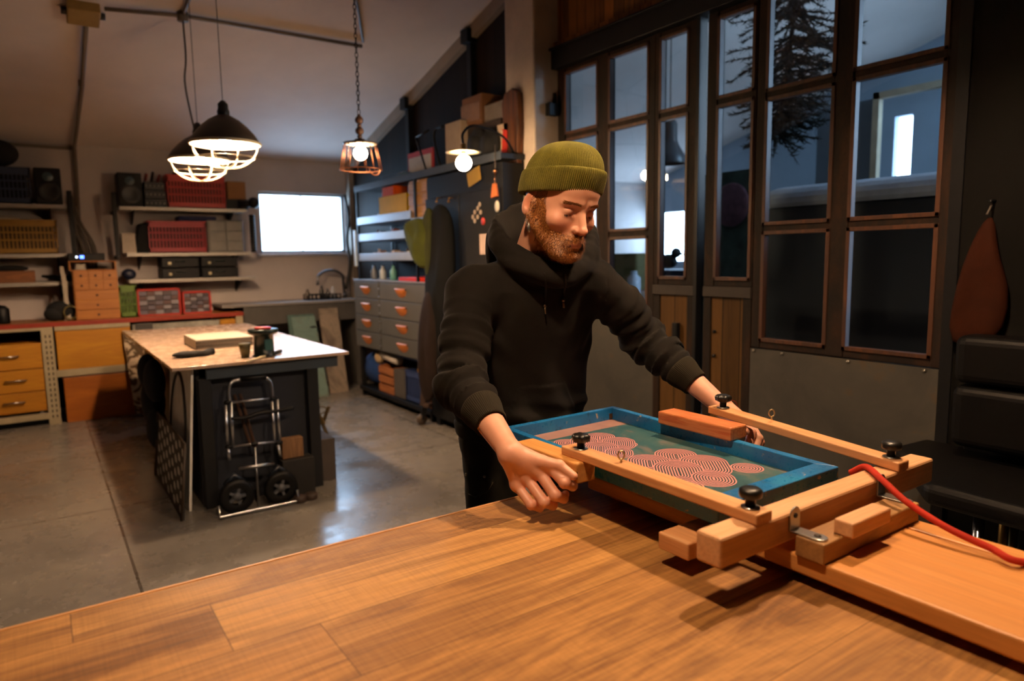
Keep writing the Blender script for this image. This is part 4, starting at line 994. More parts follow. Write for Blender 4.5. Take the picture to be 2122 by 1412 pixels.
# ---- beanie
def knit_mat():
    t = NT('olive_ribbed_knit'); f = t.noise(t.co(), 420, 3, 0.7); g = t.noise(t.co(), 25, 3)
    c = t.ramp(g, [(0.3, '57521a'), (0.7, '6d6622')]); c = t.mix(0.5, c, t.ramp(f, [(0.35, '6a6a60'), (0.65, 'ffffff')]), 'MULTIPLY')
    t.out(c, 0.95); t.bump(f, 0.5, 0.0015); t.b.inputs['Sheen Weight'].default_value = 0.35; t.b.inputs['Sheen Tint'].default_value = (.75, .7, .35, 1); t.b.inputs['Specular IOR Level'].default_value = .1
    return t.m
M_knit = knit_mat(); NR_ = 118; per = 6; NA = NR_*per
ang_ = np.arange(NA)*2*np.pi/NA; rib = np.abs(np.sin(ang_*NR_/2))**0.7
def ring(rx, ry, zc_, tilt, cy, ribamp, wob=0.0, ph=0.0):
    w_ = 1+wob*np.sin(ang_*3+ph); r_ = ribamp*(rib-.5)
    ca_, sa_ = np.cos(ang_), np.sin(ang_); e = 2/2.25
    xx_ = np.sign(ca_)*np.abs(ca_)**e*(rx+r_)*w_; yy_ = np.sign(sa_)*np.abs(sa_)**e*(ry+r_)*w_+cy
    return np.stack([xx_, yy_, zc_+tilt*(yy_-cy)/ry], 1)
def rings_mesh(name, rings, parent, mat, cap=True):
    v = h2w(np.concatenate(rings))-np.array(origin_of(man)); fs = []
    for j in range(len(rings)-1):
        for i in range(NA):
            k = (i+1) % NA; fs.append((j*NA+i, j*NA+k, (j+1)*NA+k, (j+1)*NA+i))
    if cap: fs.append(tuple((len(rings)-1)*NA+i for i in range(NA)))
    me = bpy.data.meshes.new(name); me.from_pydata(v.tolist(), [], fs); me.update(); me.polygons.foreach_set('use_smooth', [True]*len(fs)); me.materials.append(mat)
    o = bpy.data.objects.new(name, me); COL.objects.link(o); o.parent = parent; return o
rg = []
for i in range(46):
    u = i/45; a = u*math.pi/2*0.995; zz = .062+.084*math.sin(a)**1.0; k = max(.01, math.cos(a))**0.72
    rg.append(ring(.0825*k, .1020*k, zz, .026*k, -.010-.008*u, .0016*min(1, k*1.6), .006, 1.0+u))
bean = rings_mesh('beanie', rg, man, M_knit); bean['label'] = 'olive green ribbed knit beanie'
rg = []; prof = [(-.004, .030), (.0015, .0265), (.0060, .0275), (.0082, .033), (.0090, .045), (.0092, .060), (.0086, .074), (.0068, .0815), (.0030, .0845), (-.002, .0835), (-.004, .078)]
pf = smooth_pts([(a, b, 0) for a, b in prof], 4)
for q in pf: rg.append(ring(.0790+q.x*1.15, .0990+q.x*1.15, q.y-.006, .028, -.010, .0020, .006, .4))
rings_mesh('beanie_cuff', rg, bean, M_knit, False)

# ---- earring and brow ring
er = MB(); lobe = hw((.0795, .002, -.046))
er.tube([lobe+Vector((0, .0035*math.cos(t), .0045*math.sin(t)-.001)) for t in [2*math.pi*i/14 for i in range(14)]], .0006, 6, closed=True)
er.lathe((lobe.x-.001, lobe.y, lobe.z-.031), [(0, 0), (.0034, .004), (.0042, .009), (.0030, .017), (.0008, .026), (0, .0265)], 12)
er.build('earring', rough_metal('oxidised_silver', 'b8b2a4', 0.3), man)
br = MB(); bp = hw((.046, .0785, .020))
br.tube([bp+Vector((.003*math.cos(t), -.002, .0048*math.sin(t))) for t in [R(60)+R(250)*i/14 for i in range(15)]], .0008, 6); br.build('brow_ring', rough_metal('silver_ring', 'e0dcd0', 0.2), man)

# =================================================================== HOODIE
sec = np.array([(.775, 1.168, 1.652, .176, .128, -4), (.80, 1.168, 1.652, .182, .133, -4), (.825, 1.166, 1.650, .196, .143, -5), (.862, 1.164, 1.648, .196, .144, -6), (.89, 1.163, 1.647, .201, .146, -6), (.96, 1.160, 1.638, .200, .143, -8),
                (1.05, 1.148, 1.612, .203, .138, -10), (1.13, 1.134, 1.580, .207, .132, -12), (1.20, 1.122, 1.552, .203, .120, -13), (1.25, 1.117, 1.530, .180, .104, -13), (1.29, 1.117, 1.520, .135, .086, -13), (1.33, 1.118, 1.515, .085, .068, -13)])
CR = ER.lerp(WR, .37); CL = EL.lerp(WL, .46)       # where the sleeves end
ringp = [pY(1066, 436, 1.60), pY(1034, 462, 1.565), pY(1042, 500, 1.50), pY(1088, 536, 1.44), pY(1154, 562, 1.395), pY(1202, 543, 1.41), pY(1222, 502, 1.47), pY(1212, 462, 1.57), pY(1140, 428, 1.64)]
def closed_smooth(pts, k=3):
    n = len(pts); out = []
    for i in range(n):
        a, b, c, d = pts[i-1], pts[i], pts[(i+1) % n], pts[(i+2) % n]
        for j in range(k):
            t = j/k; out.append(0.5*((2*b)+(c-a)*t+(2*a-5*b+4*c-d)*t*t+(3*b-a-3*c+d)*t**3))
    return out
hring = closed_smooth([Vector(p) for p in ringp], 3); hc = sum(hring, Vector())/len(hring)
hlow = [p+Vector((0, 0, -.018-.012*min(1, max(0, (p.y-1.40)/.15)))) for p in hring]
def folds(s, th, f, ph, sharp=1.6):
    w_ = np.sin(s*f+ph+0.9*np.sin(th+ph)+0.5*np.sin(2*th+ph*2)); return np.sign(w_)*np.abs(w_)**sharp
def arm_sdf(P, S_, M_, E_, C_, r, side):
    """sleeve with bunched folds running round it"""
    d = None; L = 0.0; segs = [(S_, M_, r[0], r[1]), (M_, E_, r[1], r[2]), (E_, E_.lerp(C_, .55), r[2], r[3]), (E_.lerp(C_, .55), C_, r[3], r[4])]
    best = None
    for a, b, ra, rb in segs:
        a3, b3 = A3(a), A3(b); dv = b3-a3; l = float(np.sqrt((dv*dv).sum())); q = [P[i]-a3[i] for i in range(3)]
        t = np.clip((q[0]*dv[0]+q[1]*dv[1]+q[2]*dv[2])/(l*l), 0, 1); w_ = [q[i]-t*dv[i] for i in range(3)]
        e = np.sqrt(w_[0]**2+w_[1]**2+w_[2]**2)-(ra+(rb-ra)*t)
        u = Vector(dv).normalized(); o1 = u.orthogonal().normalized(); o2 = u.cross(o1)
        th = np.arctan2(w_[0]*o1.x+w_[1]*o1.y+w_[2]*o1.z, w_[0]*o2.x+w_[1]*o2.y+w_[2]*o2.z); s = L+t*l
        if d is None: d, ss, tt_ = e, s, th
        else:
            m = e < best; ss = np.where(m, s, ss); tt_ = np.where(m, th, tt_); d = smin(d, e, .02)
        best = e if best is None else np.minimum(best, e); L += l
    env = .35+.65*np.exp(-((ss-.30)/.13)**2)+.5*np.exp(-((ss-.43)/.05)**2)
    env = env*(1-.7*sstep(ss, L-.03, L))*sstep(ss, 0, .12)
    dis = .0068*folds(ss, tt_, 112, side)+.0036*folds(ss, tt_*1.0, 205, side*2.3)+.003*np.sin(tt_*2+ss*40+side)
    return d-dis*env
def hoodie_sdf(P, detail=True):
    X, Y, Z = P; zz = Z.ravel() if hasattr(Z, 'ravel') else Z
    I = lambda c: np.interp(zz, sec[:, 0], sec[:, c]).reshape(Z.shape).astype(F4)
    cx, cy, a, b, ro = I(1), I(2), I(3), I(4), np.radians(I(5)); dx, dy = X-cx, Y-cy
    u = dx*np.cos(ro)+dy*np.sin(ro); v = -dx*np.sin(ro)+dy*np.cos(ro)
    k0 = (np.abs(u/a)**2.3+np.abs(v/b)**2.3)**(1/2.3); k1 = np.sqrt((u/a**2)**2+(v/b**2)**2)+1e-6
    d = (k0-1)*k0/k1*0.9
    d = smax(d, Z-1.335, .03); d = smax(d, .822-Z, .006)
    if detail:
        front = sstep(-v/b, .1, .6)
        # soft drape: vertical pulls below the chest, creases from the armpits, slack above the hem
        d = d-.0055*np.sin(u*46+6*Z+1.2*np.sin(Z*14))*sstep(Z, 1.20, .95)*sstep(Z, .80, .86)
        d = d-.0060*front*np.sin((Z*55-np.abs(u)*70)+.8*np.sin(u*20))*np.exp(-((Z-1.11)/.06)**2)*sstep(np.abs(u), .06, .15)
        d = d-.0040*np.sin(Z*95+3*np.sin(u*9))*np.exp(-((Z-.905)/.035)**2)
        d = d+.0030*(np.abs(Z-.872) < .0035)                                            # hem seam
        pk = (np.abs(u-.0) < .125) & (Z < .985) & (Z > .876) & (v < 0) & ((Z < .985-(np.abs(u)-.075)*2.2) | (np.abs(u) < .075))
        d = d-.0035*pk.astype(F4)                                                        # pouch pocket
    ar = arm_sdf(P, SR, SR.lerp(ER, .5)+V(-.004, .0, .0), ER+V(-.004, .012, 0), CR, (.068, .062, .061, .055, .046), 1.0)
    al = arm_sdf(P, SL, SL.lerp(EL, .5)+V(.006, .0, .012), EL+V(.004, .012, 0), CL, (.067, .062, .063, .056, .046), 2.6)
    d = smin(d, ar, .035); d = smin(d, al, .035)
    d = smin(d, s_cone(P, SR+V(.03, 0, .005), (1.08, 1.53, 1.30), .054, .045), .05); d = smin(d, s_cone(P, SL+V(-.03, 0, .0), (1.16, 1.50, 1.30), .054, .045), .05)
    if detail:                                                                           # armhole seams
        for S_, s_ in ((SR, -1), (SL, 1)):
            pl_ = (X-(S_.x-s_*.018))*(.97)*s_+(Z-S_.z)*.12*1.0; d = d+.0022*np.exp(-(pl_/.0022)**2)*(Z > 1.16)
    # hood: rim roll, collar and the slack bag behind the head
    hd = s_ell(P, (1.135, 1.625, 1.345), (.090, .055, .075)); hd = smin(hd, s_ell(P, (1.115, 1.605, 1.40), (.078, .050, .050)), .04)
    for i in range(len(hring)):
        p, q = hring[i], hring[(i+1) % len(hring)]; hd = smin(hd, s_cone(P, p, q, .0165, .0165), .010)
        p, q = hlow[i], hlow[(i+1) % len(hring)]; hd = smin(hd, s_cone(P, p, q, .020, .020), .028)
    d = smin(d, hd, .018)
    vo = s_ell(P, (1.105, 1.49, 1.50), (.108, .115, .135)); vo = smin(vo, s_ell(P, (1.12, 1.505, 1.36), (.078, .085, .10)), .03)
    d = smax(d, -vo, .010)
    if detail:
        d = d+.0016*np.exp(-((X-(1.137+.03*(Z-1.3)))/.0016)**2)*(Z > 1.27)*(Y < 1.5)
        d = d-.0035*folds(Z+.4*X, X*8, 85, 1.0)*np.exp(-((Z-1.335)/.05)**2)*(Y < 1.62)
    # open sleeve ends
    return d
hoodv = nets(hoodie_sdf, (.735, 1.19, .77), (1.585, 1.80, 1.50), .0048)
M_hood = cloth('black_sweatshirt_fleece', '120f0c', 0.92, 500, 0.25, 0.35)
hood, _ = np_mesh('hoodie', [hoodv], M_hood, man, 1); hood['label'] = 'black pullover hoodie with pouch pocket'
def trace(px, py, t0=1.2):
    d = ray(px, py); t = t0; o = Vector((0, 0, EYE))
    for _ in range(90):
        p = o+d*t; s_ = float(hoodie_sdf(tuple(np.array([c], F4) for c in p), False)[0]); t += s_*0.6
        if s_ < .0004: break
    return o+d*t
M_rib = cloth('dark_ribbed_cuff', '1e1a12', 0.9, 500, 0.3, 0.5)
def cuff(C_, D_, r0, r1, off):
    """ribbed cuff sleeve from C_ towards D_"""
    ax = (D_-C_).normalized(); o1 = ax.orthogonal().normalized(); o2 = ax.cross(o1); n = 64*6; rows = []
    for (s, r, ra) in ((-.012, r0*.80, 0), (-.004, r0*1.0, .3), (.004, r0*1.03, 1), (.02, r0*.98, 1), (.045, r1*1.02, 1), (.058, r1*1.0, 1), (.063, r1*.96, .4), (.062, r1*.90, 0), (.045, r1*.88, 0)):
        rows.append([C_+ax*s+(o1*math.cos(t)+o2*math.sin(t))*(r+.0011*ra*abs(math.sin(32*t))) for t in [2*math.pi*i/n for i in range(n)]])
    m = MB(); m.add([p for r in rows for p in r], [(j*n+i, j*n+(i+1) % n, (j+1)*n+(i+1) % n, (j+1)*n+i) for j in range(len(rows)-1) for i in range(n)], True)
    return m.build('cuff', M_rib, hood)
cuff(CR, WR, .0475, .0385, 0); cuff(CL, WL, .0475, .0385, 0)
# drawstrings, seams, pocket edge traced on the cloth
def on_cloth(pts, lift=.003):
    out = []
    for px, py in pts:
        p = trace(px, py); out.append(p-ray(px, py).normalized()*lift)
    return out
cordm = cloth('black_drawstring', '1a1612', 0.8, 900, 0.3)
for pts in ([(1128, 566), (1131, 592), (1130, 618), (1129, 634)], [(1171, 568), (1172, 588), (1169, 606), (1167, 622)]):
    P = smooth_pts(on_cloth(pts), 5); m = MB().tube(P, .0028, 8); s_ = m.build('drawstring', cordm, hood)
    e = P[-1]; MB().ball(tuple(e), .0055, 8).cyl(e, e+Vector((0, -.002, -.022)), .0030, 8).build('aglet', plain('bronze_aglet', '5a4a38', 0.35, 0.7), s_)
# wrist thread
br = MB(); wl = WL+V(-.004, -.024, .0); ax = (mcpL[1]-WL).normalized(); o1 = ax.orthogonal().normalized(); o2 = ax.cross(o1)
br.tube([wl+(o1*math.cos(t)+o2*math.sin(t))*.0262 for t in [2*math.pi*i/36 for i in range(36)]], .0012, 6, closed=True)
br.build('thread_bracelet', cloth('dark_red_thread', '5a1f18', 0.8), man)

# =================================================================== JEANS AND SHOES
def jeans_sdf(P):
    X, Y, Z = P
    d = s_ell(P, (1.158, 1.652, .83), (.186, .130, .145)); 
    for h, k, a in ((HIPR, KR, AR), (HIPL, KL, AL)):
        d = smin(d, s_cone(P, h+V(0, 0, -.04), k, .094, .066), .035); d = smin(d, s_cone(P, k, a+V(0, 0, .02), .066, .056), .03)
        d = d-.0
    d = smax(d, Z-.875, .004); d = smax(d, .06-Z, .004)
    return d-.0022*np.sin(Z*70+5*np.sin(X*22))*np.exp(-((Z-.72)/.06)**2)-.003*np.sin(Z*90+4*np.sin(X*30))*np.exp(-((Z-.14)/.07)**2)
jv = nets(jeans_sdf, (.93, 1.50, .04), (1.43, 1.84, .89), .007)
jeans, _ = np_mesh('jeans', [jv], cloth('black_denim', '14120e', 0.85, 700, 0.4, 0.25), man, 1)
rv = MB()
def trace_j(px, py):
    d = ray(px, py); t = 1.4; o = Vector((0, 0, EYE))
    for _ in range(90):
        p = o+d*t; s_ = float(jeans_sdf(tuple(np.array([c], F4) for c in p))[0]); t += s_*0.7
        if s_ < .0006: return o+d*t
        if t > 2.3: break
    return None
for px, py in ((966, 984), (1004, 988), (960, 1012)):
    q = trace_j(px, py)
    if q is not None: MB().ball(tuple(q), .0045, 8).build('rivet', rough_metal('antique_rivet', '9a9080', 0.35), jeans)
sm = MB(); sq = [(trace_j(px, py), px, py) for px, py in ((960, 1012), (970, 1024), (985, 1030), (1010, 1020), (1022, 1000))]; sm.tube([q-ray(px, py)*.001 for q, px, py in sq if q is not None], .0011, 5); sm.build('pocket_seam', plain('seam_thread', '3a3324', 0.8), jeans)
for a, s_ in ((AR, -1), (AL, 1)):
    def shoe(P, a=a):
        d = s_cone(P, a+V(0, .0, -.015), a+V(0, -.15, -.028), .046, .040); d = smin(d, s_cone(P, a+V(0, .04, -.02), a+V(0, 0, .03), .042, .045), .03); return smax(d, -(P[2]-.008), .004)
    v_ = nets(shoe, (a.x-.07, a.y-.23, .0), (a.x+.07, a.y+.12, .16), .006)
    sh, _ = np_mesh('shoe', [v_], plain('black_leather_boot', '15120f', 0.45), man, 1)
    MB().prism([(a.x+.043*math.cos(t)*(1 if math.sin(t) > 0 else 1), a.y-.055+.135*math.sin(t)) for t in [2*math.pi*i/28 for i in range(28)]], 0.001, 0.014, 'z').build('sole', plain('boot_sole', '2a2622', 0.7), sh)
# =================================================================== helpers for things standing on shelves
def fX(px, py, Y): return pY(px, py, Y).x
def fZ(px, py, Y): return pY(px, py, Y).z
def span(px0, px1, pyt, Y, base):
    """x extent and top height of a thing whose front stands in the plane Y"""
    pb_ = 706-(base-EYE)*0; m = (px0+px1)/2
    return fX(px0, pyt+20, Y), fX(px1, pyt+20, Y), max(base+.01, fZ(m, pyt, Y))
def crate(name, label, x0, x1, y0, y1, z0, z1, mat, group=None, inner=None):
    t = thing(name, label, 'crate', ((x0+x1)/2, (y0+y1)/2, z0), group); h = z1-z0; b = MB(); w = .012
    b.box((x0, y0, z0), (x1, y1, z0+.01))
    for (ax, bx, ay, by) in ((x0, x1, y0, y0+w), (x0, x1, y1-w, y1), (x0, x0+w, y0, y1), (x1-w, x1, y0, y1)):
        b.box((ax, ay, z0), (bx, by, z0+h*.16)); b.box((ax, ay, z1-h*.20), (bx, by, z1))
    n = max(5, int((x1-x0)/.028))
    for i in range(n+1):
        xx = x0+(x1-x0-.010)*i/n
        for yy in (y0+.002, y1-.010): b.box((xx, yy, z0), (xx+.010, yy+.008, z1-h*.1))
    m = max(3, int((y1-y0)/.03))
    for i in range(m+1):
        yy = y0+(y1-y0-.010)*i/m
        for xx in (x0+.002, x1-.010): b.box((xx, yy, z0), (xx+.008, yy+.010, z1-h*.1))
    for k in (.38, .60): b.box((x0, y0+.002, z0+h*k), (x1, y0+.008, z0+h*(k+.05)))
    b.build('crate_body', mat, t)
    MB().box((x0-.006, y0-.006, z1-.014), (x1+.006, y1+.006, z1-.006)).box((x0+.02, y0+.02, z1-.016), (x1-.02, y1-.02, z1-.014)).build('rim', mat, t) if False else None
    r_ = MB()
    for (a, c) in (((x0-.005, y0-.005), (x1+.005, y0+.008)), ((x0-.005, y1-.008), (x1+.005, y1+.005)), ((x0-.005, y0), (x0+.008, y1)), ((x1-.008, y0), (x1+.005, y1))): r_.box((a[0], a[1], z1-.012), (c[0], c[1], z1))
    r_.build('rim', mat, t)
    if inner: MB().box((x0+.02, y0+.02, z0+.012), (x1-.02, y1-.02, z0+h*.82)).build('contents', inner, t)
    return t
def simple(name, label, cat, a, b, mat, bevel=.004, group=None):
    return one(MB().box(a, b), name, mat, label, cat, group, bevel)
alu_shelf = plain('brushed_shelf_metal', 'a8a29a', 0.4, 0.5, 0.06, 20)
blk = plain('matt_black_plastic', '080809', 0.5, 0, 0.15, 12, 0, .25); blk2 = plain('charcoal_fabric', '0d0c0d', 0.9, 0, 0.3, 20, .2)
red_c = plain('red_plastic', 'b3271c', 0.45, 0, 0.08); dred_c = plain('crimson_plastic', '9c1626', 0.45, 0, 0.08)
SY = 7.05
T = [1.848, 1.432, 1.192]                       # top faces of the three shelf levels
# ------------------------------------------------------------------- wall shelves
def shelf(x0, x1, z, label, grp):
    t = thing('wall_shelf', label, 'shelf', ((x0+x1)/2, 7.2, z), grp)
    MB().box((x0, SY, z-.032), (x1, BACK, z)).build('board', alu_shelf, t, .003)
    for bx in (x0+.12, x1-.12):
        MB().prism([(SY+.04, z-.032), (BACK, z-.032), (BACK, z-.15)], bx-.006, bx+.006, 'x').build('bracket', M_black_steel, t)
LX1 = fX(137, 424, SY); RX0, RX1 = fX(247, 432, SY), fX(512, 434, SY)
for i, (z, w_) in enumerate(zip(T, ('top', 'middle', 'bottom'))):
    shelf(-1.3, LX1+(.03 if i else 0), z, 'pale metal wall shelf, %s of the three at the far left' % w_, 'left wall shelves')
    shelf(RX0-(0 if i == 0 else -.03), RX1+.02*i, z, 'pale metal wall shelf, %s of the three beside the bright window' % w_, 'shelves beside the window')
for nm, xx, lab in (('shelf_upright', LX1+.03, 'black upright at the right end of the far left shelves'), ('shelf_upright', RX0-.035, 'black upright at the left end of the shelves beside the window')):
    one(MB().box((xx-.018, SY+.005, T[1]-.05), (xx+.018, SY+.045, T[0]+.12)).box((xx-.012, SY+.045, T[0]-.06), (xx+.012, BACK, T[0]-.035)).box((xx-.012, SY+.045, T[1]-.05), (xx+.012, BACK, T[1]-.02)), nm, M_black_steel, lab, 'upright', None, .003)
# left shelves
x0, x1, zt = span(-40, 62, 345, 7.08, T[0]); crate('storage_crate', 'dark blue crate holding a black bundle, far left on the top shelf', x0, x1, 7.08, 7.32, T[0], zt, plain('navy_plastic', '1e2a44', .5), None, blk2)
b = MB().ball(((x0+x1)/2-.05, 7.2, zt+.12), .14, 12, (1.1, .7, .8)); one(b, 'black_bundle', blk2, 'round black cloth bundle on top of the dark blue crate', 'bundle')
def speaker(px0, px1, pyt, label):
    x0, x1, zt = span(px0, px1, pyt, 7.08, T[0]); t = thing('monitor_speaker', label, 'speaker', ((x0+x1)/2, 7.18, T[0]), 'pair of studio speakers'); cx = (x0+x1)/2; h = zt-T[0]
    MB().box((x0, 7.08, T[0]), (x1, 7.30, zt)).build('cabinet', blk, t, .008)
    MB().lathe((cx, 7.08, T[0]+h*.36), [(0, .0), (.02, -.002), (.05, -.001), (.072, -.008), (.082, -.004), (.084, .002)], 32, 'y').build('woofer', plain('speaker_cone', '08080a', .4), t)
    MB().lathe((cx, 7.08, T[0]+h*.76), [(0, -.008), (.016, -.005), (.03, -.002), (.042, .001)], 24, 'y').build('tweeter', plain('tweeter_blue_grey', '2c4048', .3), t)
speaker(70, 126, 348, 'black studio speaker on the far left top shelf'); speaker(243, 294, 358, 'black studio speaker beside the red crate on the top shelf by the window')
x0, x1, zt = span(-30, 118, 455, 7.08, T[1]); crate('storage_crate', 'yellow brown plastic crate on the far left middle shelf', x0, x1, 7.08, 7.32, T[1], zt, plain('mustard_plastic', '8a6412', .5, 0, .1), None, plain('crate_contents_brown', '4a3418', .8, 0, .4, 25))
one(MB().ball((x0+.12, 7.18, zt+.01), .07, 8, (1.6, 1, .35)), 'white_cloth', plain('off_white_cloth', 'b5a894', .9), 'crumpled whitish cloth on top of the yellow brown crate', 'cloth')
x0, x1, zt = span(-20, 74, 562, 7.08, T[2]); simple('wooden_tray', 'orange brown wooden tray on the far left bottom shelf', 'tray', (x0, 7.08, T[2]), (x1, 7.28, zt), wood('tray_wood', '8a5220', '74421a', 'x'))
one(MB().ball(((x0+x1)/2-.02, 7.18, zt+.02), .06, 8, (2.2, 1, .5)), 'dark_glove_heap', blk2, 'dark heap of gloves on the orange brown wooden tray', 'gloves')
b = MB(); 
for i in range(7): b.tube(smooth_pts([(x1+.05+.012*i, 7.2-.01*i, T[2]+.05), (x1+.12+.02*i, 7.16, T[2]+.03), (x1+.25+.01*i, 7.14, T[2]+.01+.012*i), (x1+.30, 7.15, T[2]+.02)], 4), .012, 6)
one(b, 'cable_heap', blk, 'heap of black cables at the right end of the far left bottom shelf', 'cables')
b = MB(); rnd = random.Random(1)
for i in range(14):
    a = rnd.uniform(-.03, .05); b.tube(smooth_pts([(.30+a*.5, 7.31, 1.95), (.33+a, 7.29, 1.72), (.40+a*1.6, 7.28, 1.50), (.42+a, 7.28, 1.30)], 4), .005, 5)
one(b, 'hanging_cables', plain('grey_brown_cable', '51483d', .6), 'bunch of grey cables hanging on the wall between the two shelf sets', 'cables')
# shelves by the window
x0, x1, zt = span(298, 345, 375, 7.1, T[0]); t = thing('mixer_stack', 'stack of dark audio gear between the speaker and the red crate', 'audio gear', ((x0+x1)/2, 7.2, T[0]))
for i in range(3):
    h = (zt-T[0])/3; m = MB().box((x0+.005*i, 7.1+.01*i, T[0]+h*i), (x1-.004*i, 7.3, T[0]+h*(i+.93))); o = m.build('unit', plain('gear_grey', '1c1c1e', .5, 0, .2), t, .004)
    k = MB()
    for j in range(5): k.cyl((x0+.02+j*.035, 7.1+.01*i-.008, T[0]+h*(i+.45)), (x0+.02+j*.035, 7.1+.01*i, T[0]+h*(i+.45)), .008, 8)
    k.build('control_knobs', plain('silver_knob', '8c8880', .4), o)
for i in range(3): one(MB().cyl((x0+.03+i*.05, 7.2, zt+.001), (x0+.045+i*.055, 7.2, zt+.07+.02*(i % 2)), .012, 8), 'screwdriver', blk if i % 2 else plain('dark_red_grip', '6a1a14', .5), ('leftmost', 'middle', 'rightmost')[i]+' of the three tool handles standing on the audio gear', 'tool')
x0, x1, zt = span(346, 466, 364, 7.08, T[0]); crate('storage_crate', 'red plastic crate on the top shelf under the caged lamps', x0, x1, 7.08, 7.32, T[0], zt, red_c, 'red crates', plain('dark_contents', '5a1812', .8, 0, .4, 25))
one(MB().ball((x0+.17, 7.2, zt+.015), .08, 8, (1.3, 1, .5)), 'baseball_cap', blk2, 'black cap lying on top of the upper red crate', 'cap')
x0, x1, zt = span(468, 515, 413, 7.08, T[0]); simple('flat_box', 'flat dark box under the small cardboard box on the top shelf', 'box', (x0, 7.08, T[0]), (x1, 7.3, zt), blk)
x0, x1, z2 = span(472, 510, 376, 7.08, T[0]); simple('cardboard_box', 'small brown cardboard box at the right end of the top shelf', 'box', (x0, 7.09, zt), (x1, 7.28, z2), plain('brown_cardboard', '8a5f33', .8, 0, .06))
t = thing('clamp_spotlight', 'black spotlight with corrugated stand at the left edge of the window', 'lamp', (fX(528, 470, 7.0), 7.0, 1.43)); xx = fX(528, 470, 7.0)
MB().ball((xx, 6.99, fZ(528, 421, 7.0)), .055, 12).cyl((xx-.12, 7.02, fZ(520, 424, 7.0)), (xx, 7.0, fZ(528, 422, 7.0)), .035, 14).build('lamp_head', blk, t)
c_ = MB().lathe((xx-.015, 7.03, 1.43), [(.02+.012*(i % 2), .014*i) for i in range(27)], 16); c_.build('corrugated_stand', blk, t)
x0, x1, zt = span(253, 282, 484, 7.08, T[1]); simple('white_box', 'small white box with metal corners on the middle shelf by the window', 'box', (x0, 7.09, T[1]), (x1, 7.2, zt), plain('off_white_box', 'b4a694', .6))
x0, x1, zt = span(278, 312, 460, 7.1, T[1]); one(MB().prism([(x0-.01, T[1]), (x1, T[1]), (x1, zt), (x0+.05, zt-.02)], 7.12, 7.3, 'y'), 'black_bag', blk2, 'black bag squeezed behind the lower red crate', 'bag', None, .01)
x0, x1, zt = span(307, 427, 458, 7.08, T[1]); crate('storage_crate', 'crimson plastic crate on the middle shelf beside the window', x0, x1, 7.08, 7.32, T[1], zt, dred_c, 'red crates', plain('dark_contents2', '4a1016', .8, 0, .4, 25))
simple('folded_blue_cloth', 'folded navy blue cloth lying on top of the crimson crate', 'cloth', (x0+.26, 7.10, zt), (x0+.60, 7.3, zt+.05), plain('navy_cloth', '232a4e', .9), .015)
x0, x1, zt = span(430, 505, 456, 7.08, T[1]); t = thing('parts_cabinet', 'grey small parts cabinet at the right end of the middle shelf', 'cabinet', ((x0+x1)/2, 7.2, T[1]))
gp = plain('grey_parts_plastic', '6f6c68', .5); MB().box((x0, 7.10, T[1]), (x1, 7.32, zt)).build('carcass', gp, t, .006)
for i in range(3):
    for j in range(2):
        wx = (x1-x0-.04)/2; hz = (zt-T[1]-.04)/3; m = MB().box((x0+.015+j*(wx+.01), 7.09, T[1]+.015+i*(hz+.005)), (x0+.015+j*(wx+.01)+wx, 7.102, T[1]+.015+i*(hz+.005)+hz)); m.build('drawer', plain('smoke_grey_drawer', '4c4a48' if (i+j) % 2 else '7a7670', .4), t, .003)
x0, x1, zt = span(334, 494, 532, 7.08, T[2])
for r_ in range(2):
    for i in range(2):
        w_ = (x1-x0)/2-.01; h = (zt-T[2])/2-.003; a = x0+i*(w_+.015); zb = T[2]+r_*(h+.003)
        t = thing('tool_case', 'black carrying case, %s %s of the four cases on the bottom shelf by the window' % (('lower', 'upper')[r_], ('left', 'right')[i]), 'case', (a+w_/2, 7.18, zb), 'black carrying cases')
        MB().box((a, 7.08, zb), (a+w_, 7.30, zb+h)).build('shell', blk, t, .010)
        MB().tube([(a+w_*.38, 7.078, zb+h*.6), (a+w_*.38, 7.06, zb+h*.6), (a+w_*.62, 7.06, zb+h*.6), (a+w_*.62, 7.078, zb+h*.6)], .005, 6).build('handle', plain('case_handle_green', '2a3630', .4), t)
        MB().box((a+w_*.18, 7.074, zb+h*.3), (a+w_*.26, 7.08, zb+h*.55)).build('latch', rough_metal('case_latch', 'a39a80', .4), t, .002)
x0, x1, zt = span(253, 285, 548, 7.1, T[2]); one(MB().ball(((x0+x1)/2, 7.18, T[2]+.05), .05, 10, (1.2, .8, 1)), 'dark_blue_drill', plain('dark_blue_tool', '141c34', .4), 'dark blue rounded power tool at the left end of the bottom shelf by the window', 'tool')
# ------------------------------------------------------------------- base units along the back wall
WZ = 0.862; UY = 6.83; cream = plain('cream_painted_steel', 'a8997c', 0.6, 0.1, 0.12, 8, .05); yel = wood('yellow_stained_wood', 'c78a1c', 'b87814', 'x', .5, 7); org = wood('orange_stained_wood', 'b4661a', 'a05612', 'x', .5, 6)
wt = thing('worktop', 'long worktop with a red front edge along the back wall', 'worktop', (0, 7.05, WZ-.04))
MB().box((-2.15, UY+.012, WZ-.035), (1.60, BACK, WZ)).build('board', wood('worktop_board', 'a5692c', '935a22', 'x', .5), wt, .003)
MB().box((-2.15, UY-.004, WZ-.037), (1.60, UY+.012, WZ+.001)).build('red_edge', plain('red_edge_strip', '8e2a12', .5), wt, .002)
def posts(px, w=.03): return fX(px, 780, UY)
xa, xb, xc, xd = -1.1, posts(93), posts(122), posts(278); xe, xf_ = posts(490)-.0, 1.60
xe = fX(489, 660, UY)
fr_ = thing('base_unit_frame', 'cream perforated steel frame carrying the yellow drawers', 'frame', (.2, 7.0, 0))
m = MB()
